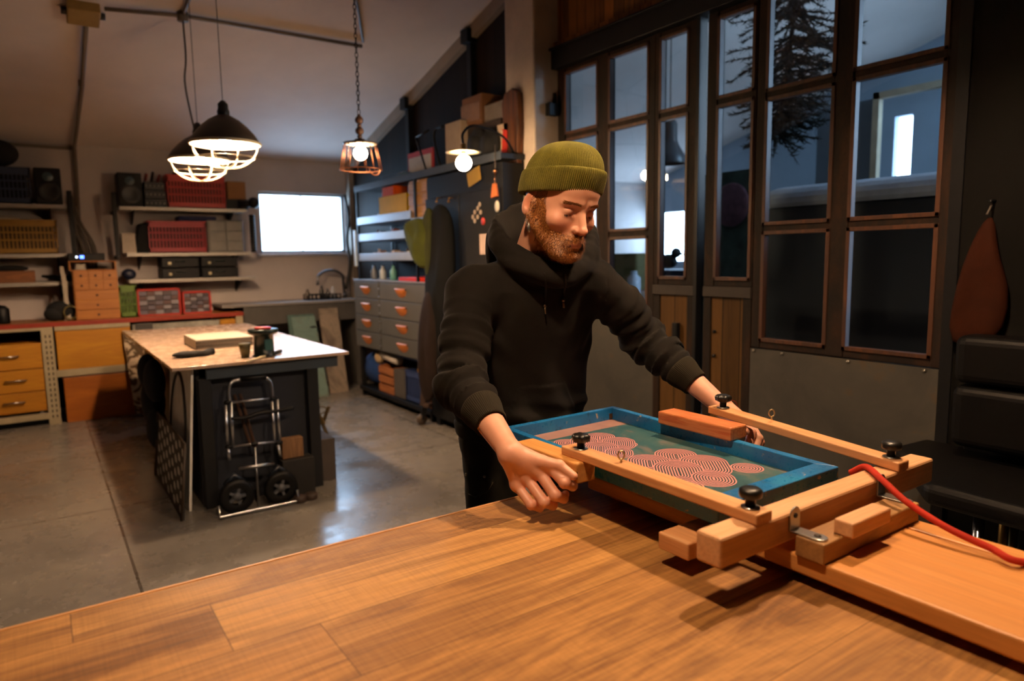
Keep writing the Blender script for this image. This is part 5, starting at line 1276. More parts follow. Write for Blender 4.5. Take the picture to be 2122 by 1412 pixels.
for a, b in ((xb, xc-.012), (xe, xf_-.005), (-.90, -.87)):
    for y0, y1 in ((UY, UY+.04), (7.285, 7.32)): MB().box((a, y0, .0), (b, y1, WZ-.037)).build('post', cream, fr_, .002)
m = MB()
for (a, b, z0, z1) in ((-2.1, xb, .80, WZ-.037), (xc, xd, .79, WZ-.037), (-2.1, xb, .055, .105), (xc-.01, xd, fZ(190, 776, UY)-.0, fZ(190, 762, UY))): m.box((a, UY, z0), (b, UY+.03, z1))
m.build('rail', cream, fr_, .002)
h = MB()
for i in range(16): h.box((xb+.025, UY-.001, .06+i*.045), (xb+.035, UY, .085+i*.045)).box((xb+.055, UY-.001, .06+i*.045), (xb+.065, UY, .085+i*.045))
h.build('perforation', plain('slot_dark', '2c2418', .8), fr_)['kind'] = 'stuff'
simple('recess_board', 'dark board closing the space behind the yellow drawers', 'board', (-2.1, 7.325, .05), (1.55, 7.345, .80), M_dirty)
zz = [fZ(50, p, UY) for p in (857, 814, 767, 713)]
for i in range(3):
    nm = ('lowest', 'middle', 'top')[i]; a, b = -.86, xb-.006
    t = thing('drawer_unit', 'wide yellow wooden drawer with a metal handle, %s of the stack at the far left' % nm, 'drawer', (-.4, UY+.02, zz[i]), 'yellow drawers')
    MB().box((a, UY+.004, zz[i]+.004), (b, UY+.45, zz[i+1]-.003)).build('drawer_box', yel if i else wood('yellow_stained_wood_b', 'c2821a', 'b07212', 'x', .5, 7), t, .003)
    hx = fX((16, 28, 20)[2-i], 740, UY); hz = (zz[i]+zz[i+1])/2+.01
    MB().tube([(hx-.07, UY+.004, hz), (hx-.07, UY-.025, hz), (hx+.07, UY-.025, hz), (hx+.07, UY+.004, hz)], .007, 8).build('handle', rough_metal('nickel_handle', 'b8b0a0', .25), t)
simple('dark_plinth', 'black plinth under the yellow drawers at the far left', 'plinth', (-2.1, UY+.06, 0), (xb, UY+.09, .055), M_black_steel)
z1 = fZ(190, 763, UY); z0 = fZ(190, 776, UY)
t = thing('storage_box', 'wide yellow wooden box in the upper bay left of the dark workbench', 'box', (.35, UY+.02, z1)); MB().box((xc+.004, UY+.010, z1+.004), (xd, UY+.45, .785)).build('box_front', yel, t, .004)
t = thing('storage_box', 'wide orange wooden box in the lower bay left of the dark workbench', 'box', (.35, UY+.02, 0)); MB().box((xc+.03, UY+.010, .0), (xd+.01, UY+.45, z0-.012)).build('box_front', org, t, .004)
t = thing('storage_box', 'small yellow wooden box under the right end of the red edged worktop', 'box', (1.5, UY+.02, .6)); MB().box((xe-.14, UY+.010, .55), (xe-.006, UY+.4, .80)).build('box_front', yel, t, .004)
m = MB().box((xd+.02, UY+.006, .0), (xe-.15, UY+.02, .80)); one(m, 'marbled_sheet', plain('marbled_grey_white', '8f8a80', .5, 0, .55, 7), 'grey and white marbled panel under the right part of the worktop', 'panel')
simple('grey_plate', 'dark grey square plate on the marbled panel just left of the workbench', 'plate', (fX(280, 672, UY), UY-.006, .72), (fX(316, 672, UY), UY+.006, .81), plain('dark_grey_plate', '3a3634', .5))
def camo():
    t = NT('dappled_brown_white'); f = t.noise(t.co(), 5, 3, .5, 1.5); t.out(t.ramp(f, [(.44, 'c0a88c'), (.47, '5a4024'), (.56, '4a3a1e'), (.6, 'b8a288')]), .8); return t.m
q0, q1 = fX(275, 800, 6.74), fX(330, 800, 6.74)
m = MB(); m.add([(q0, 6.70, .03), (q1+.03, 6.70, .0), (q1+.03, 6.79, .74), (q0-.04, 6.79, .76), (q0, 6.715, .03), (q1+.03, 6.715, .0), (q1+.03, 6.805, .74), (q0-.04, 6.805, .76)], [(0,1,2,3),(7,6,5,4),(0,4,5,1),(1,5,6,2),(2,6,7,3),(3,7,4,0)])
one(m, 'dappled_board', camo(), 'white and brown dappled board leaning against the worktop frame', 'board')
# on the worktop
x0, x1 = fX(153, 600, 6.9), fX(246, 600, 6.9); zt = fZ(200, 561, 6.9)
t = thing('drawer_chest', 'small orange wooden chest of drawers standing on the worktop', 'chest of drawers', ((x0+x1)/2, 7.0, WZ)); cw = wood('honey_wood', 'bb7a34', 'a8682a', 'x', .45, 8)
MB().box((x0, 6.91, WZ), (x1, 7.25, zt)).build('carcass', cw, t, .003); rows = 5; hh = (zt-WZ)/rows
kb = plain('dark_wood_knob', '2c1a10', .5)
for r_ in range(rows):
    n = 3 if r_ >= 3 else 1
    for c in range(n):
        w_ = (x1-x0-.012)/n; a = x0+.006+c*w_; o = MB().box((a+.002, 6.900, WZ+r_*hh+.003), (a+w_-.002, 6.912, WZ+(r_+1)*hh-.003)).build('drawer', cw, t, .002)
        MB().ball((a+w_/2, 6.893, WZ+(r_+.5)*hh), .009, 8).build('knob', kb, o)
x0b, x1b = fX(147, 600, 6.92), fX(245, 600, 6.92); t = thing('top_tray', 'shallow wooden tray full of tools on top of the chest of drawers', 'tray', ((x0+x1)/2, 7.0, zt))
m = MB().box((x0b, 6.92, zt), (x1b, 7.22, zt+.008)).box((x0b, 6.92, zt+.075), (x1b, 7.22, zt+.083))
for a in (x0b, x1b-.012): m.box((a, 6.92, zt), (a+.012, 7.22, zt+.08))
m.build('tray_body', cw, t, .002)
one(MB().box((x0b+.05, 6.96, zt+.009), (x0b+.12, 7.1, zt+.055)), 'small_tin', rough_metal('tin', '8a8278', .4), 'small grey tin inside the wooden tray on the chest', 'tin')
t = thing('power_unit', 'black device with a tiny blue display on the tray above the chest of drawers', 'device', (x0b+.15, 7.0, zt+.083))
MB().box((x0b-.0, 6.93, zt+.084), (x0b+.27, 7.1, zt+.15)).build('housing', blk, t, .006)
MB().box((fX(166, 536, 6.929), 6.926, zt+.105), (fX(174, 536, 6.929), 6.930, zt+.13)).build('display', emit('blue_led', (.05, .12, 1, 1), 6), t)
MB().ball((fX(159, 536, 6.929), 6.93, zt+.118), .008, 8).build('indicator', emit('white_led', (.7, .8, 1, 1), 3), t)
m = MB(); 
for i in range(3): m.bar((x0-.05-.012*i, 6.95, WZ+.001), (x0-.07+.01*i, 7.0, WZ+.46-.06*i), .028, .006, (0, 1, 0))
one(m, 'pale_strips', plain('pale_strip', 'a89c8c', .7), 'pale strips of card leaning against the left side of the chest of drawers', 'strips')
one(MB().ball((fX(126, 640, 6.97), 7.0, WZ+.085), .085, 10, (1.25, .8, 1)).ball((fX(112, 640, 6.97), 6.98, WZ+.06), .06, 10, (1.3, .9, 1)), 'black_helmet_bag', blk2, 'lumpy black bag on the worktop left of the chest of drawers', 'bag')
b = MB()
for k in range(4): b.tube([(fX(146, 640, 6.92)+.05*math.cos(2*math.pi*i/18), 6.92+.004*k, WZ+.07+.055*math.sin(2*math.pi*i/18)) for i in range(18)], .005, 5, closed=True)
one(b, 'wire_coil', plain('olive_wire', '6a6030', .5), 'olive wire coil leaning on the black bag on the worktop', 'coil')
one(MB().lathe((fX(2, 640, 6.95), 6.98, WZ), [(0, 0), (.05, 0), (.055, .02), (.055, .12), (.03, .15), (0, .155)], 18), 'dark_flask', blk, 'dark flask on the worktop at the extreme left edge', 'flask')
x0, x1 = fX(248, 620, 6.93), fX(283, 620, 6.93); crate('parts_bin', 'green plastic bin on the worktop beside the chest of drawers', x0, x1, 6.93, 7.1, WZ, fZ(265, 592, 6.93), plain('lime_green_plastic', '55701c', .5))
def organiser(px0, px1, pyt, lab):
    x0, x1 = fX(px0, 620, 6.95), fX(px1, 620, 6.95); zt = fZ((px0+px1)/2, pyt, 6.95); t = thing('drawer_organiser', lab, 'organiser', ((x0+x1)/2, 7.0, WZ), 'red framed organisers')
    m = MB()
    for (a, b) in (((x0, WZ), (x1, WZ+.014)), ((x0, zt-.014), (x1, zt)), ((x0, WZ), (x0+.014, zt)), ((x1-.014, WZ), (x1, zt))): m.box((a[0], 6.94, a[1]), (b[0], 7.12, b[1]))
    m.build('frame', red_c, t, .002); MB().box((x0+.014, 7.0, WZ+.014), (x1-.014, 7.11, zt-.014)).build('back', plain('smoky_back', '38343c', .6), t)
    n = int((x1-x0)/.06); k = 5
    for i in range(n):
        for j in range(k):
            w_ = (x1-x0-.03)/n; h_ = (zt-WZ-.03)/k
            MB().box((x0+.015+i*w_+.002, 6.95, WZ+.015+j*h_+.002), (x0+.015+(i+1)*w_-.002, 6.99, WZ+.015+(j+1)*h_-.006)).build('drawer', plain('clear_drawer_%d' % ((i*3+j) % 4), ('6a6470', '50484e', '8a858c', '5e4a4a')[(i*3+j) % 4], .3), t)
organiser(284, 374, 599, 'large red framed organiser full of small drawers on the worktop'); organiser(378, 437, 604, 'smaller red framed organiser at the right end of the worktop')
# ------------------------------------------------------------------- sink counter
CY = 6.88; CZ = .93
ct = thing('sink_counter', 'steel sink counter under the bright window', 'counter', (2.2, 7.1, CZ))
MB().box((1.42, CY, CZ-.028), (2.80, BACK-.004, CZ)).build('counter_top', plain('brushed_counter_steel', '8a8480', .4, .3, .05), ct, .003)
MB().box((1.62, CY+.02, .72), (2.80, CY+.04, CZ-.028)).build('apron', plain('dark_grey_apron', '4a4642', .6), ct)  # apron in one even dark grey
for a in (1.63, 2.76): MB().box((a, CY+.05, 0), (a+.04, BACK-.004, .90)).build('side_panel', plain('counter_side', '4d4843', .7), ct)
t = thing('faucet', 'grey swan neck faucet at the sink below the window', 'faucet', (fX(715, 618, 7.2), 7.2, CZ)); fx = fX(716, 618, 7.2); R_ = (fX(716, 600, 7.2)-fX(659, 600, 7.2))/2
pts = [(fx, 7.22, CZ), (fx-.01, 7.22, CZ+.18)]+[(fx-.01-R_+R_*math.cos(a)*1.0, 7.2-.03*a/3, CZ+.20+.10*math.sin(a)) for a in [math.pi*i/14 for i in range(1, 14)]]+[(fx-.01-2*R_, 7.16, CZ+.15)]
MB().tube(smooth_pts(pts, 3), .014, 12).build('spout', rough_metal('dull_chrome', '6e6e72', .3), t)
MB().cyl((fx, 7.22, CZ), (fx, 7.22, CZ+.05), .025, 16).build('base', rough_metal('dull_chrome', '6e6e72', .3), t)
MB().bar((fx, 7.22, CZ+.05), (fx+.05, 7.19, CZ+.09), .012, .012).build('lever', rough_metal('dull_chrome', '6e6e72', .3), t)
x0, x1 = fX(634, 612, 7.05), fX(702, 612, 7.05); t = thing('dish_rack', 'low black dish rack beside the faucet', 'dish rack', ((x0+x1)/2, 7.05, CZ)); m = MB().box((x0, 6.98, CZ), (x1, 7.14, CZ+.012))
for i in range(9): m.box((x0+(x1-x0-.01)*i/8, 6.98, CZ), (x0+(x1-x0-.01)*i/8+.01, 6.99, CZ+.055)).box((x0+(x1-x0-.01)*i/8, 7.13, CZ), (x0+(x1-x0-.01)*i/8+.01, 7.14, CZ+.055))
m.box((x0, 6.98, CZ+.05), (x1, 6.99, CZ+.06)).box((x0, 7.13, CZ+.05), (x1, 7.14, CZ+.06)); m.build('rack_body', blk, t)
for px, hh, cl, lab in ((637, .10, '4a3c30', 'brown bottle at the left end of the black dish rack'), (666, .13, '2c2a28', 'dark bottle standing in the black dish rack'), (679, .10, '35302c', 'short dark jar in the black dish rack'), (690, .12, 'a8a8ac', 'white cup in the black dish rack nearest the faucet')):
    xx = fX(px, 600, 7.06); one(MB().lathe((xx, 7.06, CZ+.013), [(0, 0), (.022, 0), (.024, .01), (.024, hh*.6), (.012, hh*.8), (.012, hh), (0, hh)], 16), 'sink_bottle', plain('sinkglass_'+cl, cl, .3), lab, 'bottle')
# boards stored under the counter
def lean_board(name, label, px0, px1, pyb, ytop, z1, mat, th=.015, yb=None):
    a = pZ(px0, pyb, 0); b = pZ(px1, pyb, 0); yb = yb or a.y; m = MB()
    v = []
    for (y, z) in ((yb, 0.001), (ytop, z1)):
        for dy in (0, th): v += [(a.x, y+dy, z), (b.x, y+dy, z)]
    m.add(v, [(0,1,5,4),(2,6,7,3),(0,4,6,2),(1,3,7,5),(4,5,7,6),(0,2,3,1)]); return one(m, name, mat, label, 'board')
def mott(name, a, b, c, sc=4):
    t = NT(name); f = t.noise(t.co(), sc, 7, .65, .8); t.out(t.ramp(f, [(.35, a), (.5, b), (.65, c)]), .6); return t.m
lean_board('mint_board', 'pale mint green board leaning under the sink counter', 632, 696, 828, 6.82, .78, mott('mint_paint', '4f6660', '627a74', '55564a'), .015, 6.50)
lean_board('marbled_board', 'brownish grey marbled board leaning under the counter next to the grey cabinet', 696, 748, 822, 6.84, .85, mott('marble_board', '5d4f44', '8a7a6a', '4a4038', 3), .015, 6.62)
lean_board('teal_board', 'dark teal board with a black oval handle hole behind the mint one', 600, 668, 815, 6.86, .80, mott('teal_paint', '2f4a48', '44605a', '2a3a3a'), .012, 6.66)
one(MB().ball((fX(650, 690, 6.78), 6.78, fZ(650, 683, 6.78)), .05, 10, (1.5, .18, .7)), 'oval_pad', blk, 'black oval pad on the teal board below the counter', 'pad')
for i in range(6):
    a = fX(590+i*22, 664, 6.83); one(MB().box((a, 6.93, .745), (a+.075, 7.2, .78+.012*(i % 3))), 'carton', plain('orange_carton_%d' % (i % 2), ('b8763c', 'a89a58')[i % 2], .7), ('first', 'second', 'third', 'fourth', 'fifth', 'sixth')[i]+' carton from the left in the row under the sink counter', 'carton', 'cartons under the sink counter')
# ------------------------------------------------------------------- dark workbench island
IX0, IX1, IY0, IY1, IZ = .533, 1.486, 3.855, 6.27, .80
isl = thing('dark_workbench', 'dark workbench with a pale plywood top in the middle of the room', 'workbench', (1.0, 5.0, 0))
def ply():
    t = NT('worn_pale_plywood'); f = t.noise(t.co((1, .3, 1)), 5, 6, .6, .6); g = t.noise(t.co(), 16, 5, .7)
    c = t.ramp(f, [(.3, 'c2a48a'), (.55, 'c9ab90'), (.75, 'bd9e84')]); c = t.mix(.06, c, t.ramp(g, [(.3, '8a7a70'), (.6, 'ffffff')]), 'MULTIPLY'); t.out(c, t.ramp(g, [(.3, (.18,)*3+(1,)), (.7, (.34,)*3+(1,))])); return t.m
MB().box((IX0, IY0, IZ-.018), (IX1, IY1, IZ)).build('plywood_top', ply(), isl, .002)
slate = plain('slate_grey_paint', '3b444b', .45, .1, .12, 6); dk = plain('dark_bench_paint', '1c1d22', .5, .1, .15, 6)
MB().box((.70, IY0+.03, IZ-.085), (IX1-.06, IY0+.055, IZ-.018)).box((IX1-.08, IY0+.055, IZ-.085), (IX1-.055, IY1-.1, IZ-.018)).build('apron', slate, isl, .003)
MB().box((.665, 3.95, 0), (1.30, 3.97, IZ-.085)).build('front_panel', plain('blue_black_panel', '20232c', .55, .1, .1), isl)
MB().box((.655, 3.95, 0), (.675, 6.1, IZ-.02)).build('side_panel', dk, isl); MB().box((1.285, 3.97, 0), (1.305, 6.1, IZ-.085)).build('side_panel', dk, isl)
for a, b in ((.66, 3.90), (1.245, 3.90), (.66, 6.05), (1.245, 6.05)): MB().box((a, b, 0), (a+.065, b+.05, IZ-.085)).build('leg', plain('black_bench_post', '0d0d10', .5), isl, .003)
MB().box((.68, 6.0, .1), (1.28, 6.02, IZ-.085)).build('back_panel', dk, isl)
# leaning panels on the left side of the workbench
pa = thing('arched_board', 'white panel with a dark outlined arch leaning on the left side of the dark workbench', 'panel', (.6, 4.3, 0))
m = MB(); v = [(.575, 3.93, .001), (.575, 4.62, .001), (.635, 4.62, .77), (.635, 3.93, .77)]; v += [(x+.012, y, z) for x, y, z in v]; m.add(v, [(3,2,1,0),(4,5,6,7),(0,1,5,4),(1,2,6,5),(2,3,7,6),(3,0,4,7)]); m.build('sheet', plain('off_white_sheet', 'ece8e0', .6), pa)
rg_ = MB(); pts = []
for i in range(41):
    a = 2*math.pi*i/40; z = .38+.33*math.sin(a); yv = 4.28-.25*math.cos(a); pts.append((.572+.06*z/.77, yv, z))
rg_.tube(pts[:-1], .010, 6, closed=True); rg_.build('arch_outline', plain('arch_black', '1a1614', .6), pa)
ds = thing('dotted_frame', 'low framed panel of pale oval spots leaning in front of the white panel', 'panel', (.54, 4.3, 0))
m = MB(); v = [(.520, 3.80, .001), (.520, 4.75, .001), (.562, 4.75, .40), (.562, 3.80, .40)]; v += [(x+.010, y, z) for x, y, z in v]; m.add(v, [(3,2,1,0),(4,5,6,7),(0,1,5,4),(1,2,6,5),(2,3,7,6),(3,0,4,7)]); m.build('sheet', plain('dark_sheet', '22201e', .6), ds)
sp = MB()
for r_ in range(5):
    for c in range(9):
        z = .04+r_*.075+(.03 if c % 2 else 0); yv = 3.86+c*.1
        sp.M = Matrix.Translation((.519+.042*z/.4, yv, z)) @ Matrix.Diagonal((.15, 1, .95, 1)); sp.lathe((0, 0, 0), [(0, -.004), (.030, -.004), (.033, 0), (0, .001)], 14, 'x')
sp.build('pale_spots', plain('spot_grey', 'd8d4ca', .6), ds)['kind'] = 'stuff'
MB().tube([(.518, 3.80, .002), (.560, 3.80, .405), (.560, 4.75, .405), (.518, 4.75, .002)], .008, 6).build('edge_frame', plain('brown_edge', '3c2e20', .6), ds)
bg = MB()
for (yy, zz_, rx, rz) in ((4.80, .60, .07, .14), (4.95, .45, .08, .16), (4.85, .28, .07, .14), (5.1, .62, .07, .12)): bg.ball((.56, yy, zz_), 1, 10, (rx*.9, .12, rz))
one(bg, 'hanging_black_bags', blk2, 'black bags hanging from the left side of the dark workbench', 'bags')
# things on the workbench
z0 = IZ; t = thing('slatted_box', 'flat white box with a dark slatted front on the dark workbench', 'box', (1.02, 4.85, z0))
p = pZ(401, 723, z0); q = pZ(533, 719, z0); yf = (p.y+q.y)/2; xa_, xb_ = p.x, q.x; h_ = fZ(465, 704, yf)-z0; h_ = max(.062, h_)
MB().box((xa_, yf+.006, z0), (xb_, yf+.42, z0+h_)).build('box_body', plain('cream_white_box', 'c9bda8', .5, 0, .04), t, .004)
m = MB(); n = 30
for i in range(n): m.box((xa_+(xb_-xa_)*(i+.25)/n, yf, z0+h_*.12), (xa_+(xb_-xa_)*(i+.85)/n, yf+.007, z0+h_*.48)).box((xa_+(xb_-xa_)*(i+.25)/n, yf, z0+h_*.54), (xa_+(xb_-xa_)*(i+.85)/n, yf+.007, z0+h_*.88))
m.build('dark_slots', plain('slot_brown', '2a1c18', .6), t)
p = pZ(555, 741, z0); t = thing('paint_jar', 'dark green black jar with a red lid on the front edge of the dark workbench', 'jar', (p.x, p.y+.05, z0)); c3 = (p.x, p.y+.07, z0); s_ = .030
MB().lathe(c3, [(0, 0), (.062, 0), (.064, .006), (.056, .012), (.054, .12), (.07, .128), (.082, .135), (.082, .155), (.0, .155)], 28).build('jar_body', plain('dark_teal_jar', '16221f', .3), t)
MB().lathe((c3[0], c3[1], z0+.155), [(0, 0), (.045, 0), (.045, .012), (0, .012)], 24).build('lid', red_c, t)
MB().box((c3[0]-.01, c3[1]-.062, z0+.04), (c3[0]+.035, c3[1]-.050, z0+.10)).build('label_patch', plain('teal_label', '2a5a5c', .5), t)
p = pZ(513, 753, z0); q = pZ(582, 732, z0); t = thing('brush', 'slim brush with a pale handle lying in front of the dark jar', 'brush', ((p.x+q.x)/2, p.y, z0))
MB().tube([(p.x, p.y+.005, z0+.008), ((p.x+q.x)/2, (p.y+q.y)/2, z0+.010)], .007, 8).build('handle', plain('pale_handle', 'd9c7a0', .4), t)
MB().tube([((p.x+q.x)/2, (p.y+q.y)/2, z0+.010), (q.x, q.y, z0+.012)], [.008, .012], 8).build('bristle', blk2, t)
one(MB().lathe((c3[0]-.10, c3[1]+.02, z0), [(0, 0), (.022, 0), (.03, .05), (.034, .08), (0, .08)], 14), 'olive_pot', plain('olive_plant_pot', '5a5230', .6), 'small olive pot left of the dark jar on the dark workbench', 'pot')
p = pZ(398, 740, z0); g_ = MB().ball((p.x-.03, p.y, z0+.018), .05, 10, (1.5, .9, .38)); g_.tube(smooth_pts([(p.x+.0, p.y, z0+.015), (p.x+.06, p.y-.01, z0+.012), (p.x+.10, p.y+.04, z0+.016), (p.x+.13, p.y+.05, z0+.016)], 4), [.022]*12+[.016], 8)
one(g_, 'black_glove', blk2, 'crumpled black glove on the pale plywood top', 'glove')
# ------------------------------------------------------------------- folding hand truck
ht = thing('hand_truck', 'folding aluminium hand truck leaning on the end of the dark workbench', 'hand truck', (.9, 3.82, 0)); al = rough_metal('satin_aluminium', 'c2c4c8', .28)
HY = 3.86
def hp_(px, py, y=None):                                   # leans back: foot at 3.78, top at 3.90
    y = HY if y is None else y; p = pY(px, py, y); y2 = 3.78+.10*min(1, max(0, p.z/.75)); return pY(px, py, y2)
top_l, top_r = hp_(478, 790), hp_(563, 784)
MB().tube(smooth_pts([hp_(476, 832), hp_(474, 812), hp_(480, 792), hp_(500, 786)], 4), .0095, 10).build('handle_tube', al, ht)
MB().tube(smooth_pts([hp_(548, 782), hp_(560, 790), hp_(564, 810), hp_(565, 830)], 4), .0095, 10).build('handle_tube', al, ht)
MB().tube([hp_(498, 786), hp_(551, 782)], .014, 12).build('grip', blk, ht)
for a, b, r_ in (((467, 840), (472, 922), .009), ((478, 832), (483, 922), .009), ((563, 832), (570, 918), .009), ((574, 828), (580, 916), .009)): MB().tube([hp_(*a), hp_(*b)], r_, 10).build('side_tube', al, ht)
for a, b in (((472, 926), (476, 955)), ((576, 920), (581, 948))): MB().tube([hp_(*a), hp_(*b)], .0095, 10).build('lower_tube', al, ht)
for a, b in (((480, 834), (565, 826)), ((474, 926), (580, 915)), ((494, 971), (568, 962))): MB().tube([hp_(*a), hp_(*b)], .0065 if a[1] < 960 else .012, 8).build('cross_bar', al, ht)
MB().tube([hp_(528, 928), hp_(537, 1052)], .006, 8).build('centre_rod', al, ht)
for p in ((472, 834), (567, 826), (475, 926), (578, 918), (527, 920)): MB().ball(tuple(hp_(*p)), .017, 8, (1.3, .8, .8)).build('joint', blk, ht)
for px, py in ((491, 1018), (583, 1006)):
    c = pY(px, py, 3.74); c = (c.x, c.y, .105); wx = c[0]
    o = MB().lathe((c[0], 3.75, .092), [(.045, -.012), (.075, -.020), (.090, -.012), (.092, 0), (.090, .012), (.075, .020), (.045, .012)], 36, 'y').build('wheel', blk, ht)
    k = MB()
    for i in range(5): a = 2*math.pi*i/5; k.bar((c[0], 3.75, .092), (c[0]+.06*math.cos(a), 3.75, .092+.06*math.sin(a)), .014, .02, (0, 1, 0))
    k.cyl((c[0], 3.735, .092), (c[0], 3.765, .092), .022, 14); k.build('wheel_hub', plain('grey_hub', '55575c', .4), o)
    MB().tube([(c[0]-.05, 3.79, .15), (c[0], 3.785, .20), (c[0]+.05, 3.79, .15)], .016, 8).build('fender', plain('blue_black_fender', '1c222c', .35), ht)
a, b = pZ(447, 1062, .01), pZ(620, 1032, .01)
MB().tube([(a.x, 3.72, .07), (a.x, 3.70, .012), (b.x-.02, 3.70, .012), (b.x-.02, 3.72, .07)], .009, 8).build('toe_plate', al, ht)
MB().tube(smooth_pts([hp_(478, 868), hp_(510, 866), hp_(540, 856), hp_(575, 852), hp_(608, 846)], 4), .012, 8).build('strap', blk, ht)
for i, (a, b, lab) in enumerate((((486, 818), (520, 925), 'left of the two dark wooden sticks behind the hand truck'), ((498, 816), (530, 930), 'right of the two dark wooden sticks behind the hand truck'))):
    one(MB().bar(pY(*a, 3.935), pY(*b, 3.885), .014, .010), 'wooden_stick', plain('dark_stick_wood', '4a3222', .6), lab, 'stick', 'sticks behind the hand truck')
p = pY(605, 928, 3.88); one(MB().box((p.x-.065, 3.84, .22), (p.x+.055, 3.90, .335)), 'wood_block', wood('end_grain_block', '9a7048', '7a5636', 'z', .7), 'light wooden block standing on the dark crate beside the hand truck', 'block', None, .004)
one(MB().box((p.x-.08, 3.80, 0), (p.x+.10, 3.895, .22)), 'dark_crate', plain('dark_crate_wood', '1b1714', .7, 0, .2), 'dark crate at the right foot of the workbench', 'crate', None, .004)
p = pZ(655, 988, 0); one(MB().box((1.31, 3.98, 0), (1.42, 4.3, .26)), 'grey_brown_box', plain('grey_brown_carton', '4a4038', .8), 'grey brown box on the floor against the right side of the dark workbench', 'box', None, .004)
for px, py, lab in ((622, 1040, 'left of the two dark round pucks on the floor'), (645, 1034, 'right of the two dark round pucks on the floor')):
    p = pZ(px, py, 0); one(MB().lathe((p.x, p.y, 0.001), [(0, 0), (.034, 0), (.036, .005), (.036, .028), (.03, .034), (0, .034)], 20), 'puck', plain('brown_puck', '3a2c24', .6), lab, 'puck', 'pucks on the floor')
es = thing('folded_easel', 'folded wooden easel lying on the floor behind the dark workbench', 'easel', (1.62, 4.7, 0)); ow = plain('olive_brown_wood', '6a5530', .6)
for a, b in (((652, 842), (680, 905)), ((655, 850), (672, 880)), ((668, 880), (682, 842))):
    p, q = pY(*a, 4.95), pY(*b, 4.90); p.z = max(.02, p.z); q.z = max(.015, q.z); MB().bar(p, q, .022, .018).build('leg', ow, es)
MB().tube([(1.66+.06*math.cos(2*math.pi*i/16), 4.97, .22+.03*math.sin(2*math.pi*i/16)) for i in range(16)], .005, 6, closed=True).build('ring', ow, es)
# ------------------------------------------------------------------- grey drawer cabinet on the right
KX = 2.55; KY0, KY1 = 4.885, 6.40
grey = plain('grey_enamel_cabinet', '5a5956', .45, .2, .08, 5); kb = thing('drawer_cabinet', 'grey metal cabinet of eight drawers with orange cup handles on the right', 'cabinet', (2.7, 5.6, .5))
MB().box((KX+.012, KY0, .50), (SIDE, KY1, 1.14)).build('carcass', grey, kb, .003)
MB().box((KX+.002, KY0-.018, .12), (SIDE, KY0, 1.15)).build('orange_end_panel', wood('orange_end_panel', '8e5426', '7a441c', 'z', .6), kb, .002)
MB().box((KX-.006, KY0, 1.14), (SIDE, KY1, 1.152)).build('cabinet_top', plain('bluish_top', '8a8c92', .35, .3), kb, .002)
MB().box((KX+.012, KY0, .06), (SIDE, KY1, .10)).box((KX+.03, KY0+.02, .0), (KX+.07, KY0+.06, .5)).box((KX+.03, KY1-.06, .0), (KX+.07, KY1-.02, .5)).box((SIDE-.06, KY0+.02, 0), (SIDE-.02, KY0+.06, .5)).box((SIDE-.06, KY1-.06, 0), (SIDE-.02, KY1-.02, .5)).build('base_frame', M_black_steel, kb, .003)
ym = pX(786, 640, KX).y; orh = plain('orange_cup_handle', 'c07038', .35, .3)
for c, (a, b) in enumerate(((KY0+.006, ym-.02), (ym+.01, KY1-.006))):
    for r_ in range(4):
        z0_, z1_ = .505+r_*.158, .505+(r_+1)*.158-.008; o = MB().box((KX, a, z0_), (KX+.014, b, z1_)).build('drawer', grey, kb, .003)
        cy = (a+b)/2-.0; cz = z1_-.060; m = MB(); n = 12; w_ = .10
        vs, fs = [], []
        for i in range(n+1):
            u = -1+2*i/n; hh = .058*math.sqrt(max(0, 1-u*u))
            for (dx, dz) in ((0, .02), (-.028, .018), (-.030, .012-.0*hh), (-.018, -hh*.6+.004), (0, -hh)): vs.append((KX+dx*(1-.35*u*u), cy+u*w_, cz+dz))
        for i in range(n):
            for j in range(4): k0 = i*5+j; fs.append((k0, k0+1, k0+6, k0+5))
        m.add(vs, fs, True); m.build('cup_handle', orh, o)
m = MB()
for r_ in range(8): m.cyl((KX-.004, ym-.005, .55+r_*.075), (KX, ym-.005, .55+r_*.075), .009, 10)
m.build('lock_stud', rough_metal('lock_stud_steel', 'b0b0b4', .3), kb)
# things in the open bay under the drawers
def rY(px, X=KX): return pX(px, 780, X).y
def low(px0, px1, pyt, X=2.60, z0=.10): return rY(px1, X), rY(px0, X), pX((px0+px1)/2, pyt, X).z
a, b, zt = low(741, 786, 745); one(MB().ball((2.72, (a+b)/2, .27), 1, 12, (.12, (b-a)/2, .16)), 'blue_bag', plain('blue_bag_plastic', '1c3a6e', .5, 0, .3, 12, .3), 'crumpled blue bag at the far end of the bay under the grey cabinet', 'bag')
a2, b2, zt = low(765, 790, 725); one(MB().ball((2.66, (a2+b2)/2, .40), .06, 10, (.8, 1.2, 1)), 'cream_teddy', plain('cream_plush', 'b59a72', .9, 0, .1, 20, .4), 'cream coloured plush lump resting on the blue bag', 'plush')
a, b, zt = low(785, 815, 757); t = thing('wooden_crate', 'small orange wooden crate in the bay under the grey cabinet', 'crate', (2.72, (a+b)/2, .10))
m = MB()
for k in range(3): m.box((2.60, a, .105+k*.085), (2.615, b, .105+k*.085+.065))
m.box((2.615, a, .10), (2.85, a+.012, .35)).box((2.615, b-.012, .10), (2.85, b, .35)).box((2.60, a, .10), (2.85, b, .106)); m.build('slats', wood('crate_slat_wood', 'a8683a', '94562c', 'y', .6), t)
one(MB().cyl((2.66, a, .42), (2.66, b, .44), .045, 18), 'white_roll', plain('white_paper_roll', 'c8c0b4', .7), 'white roll lying over the small orange crate', 'roll')
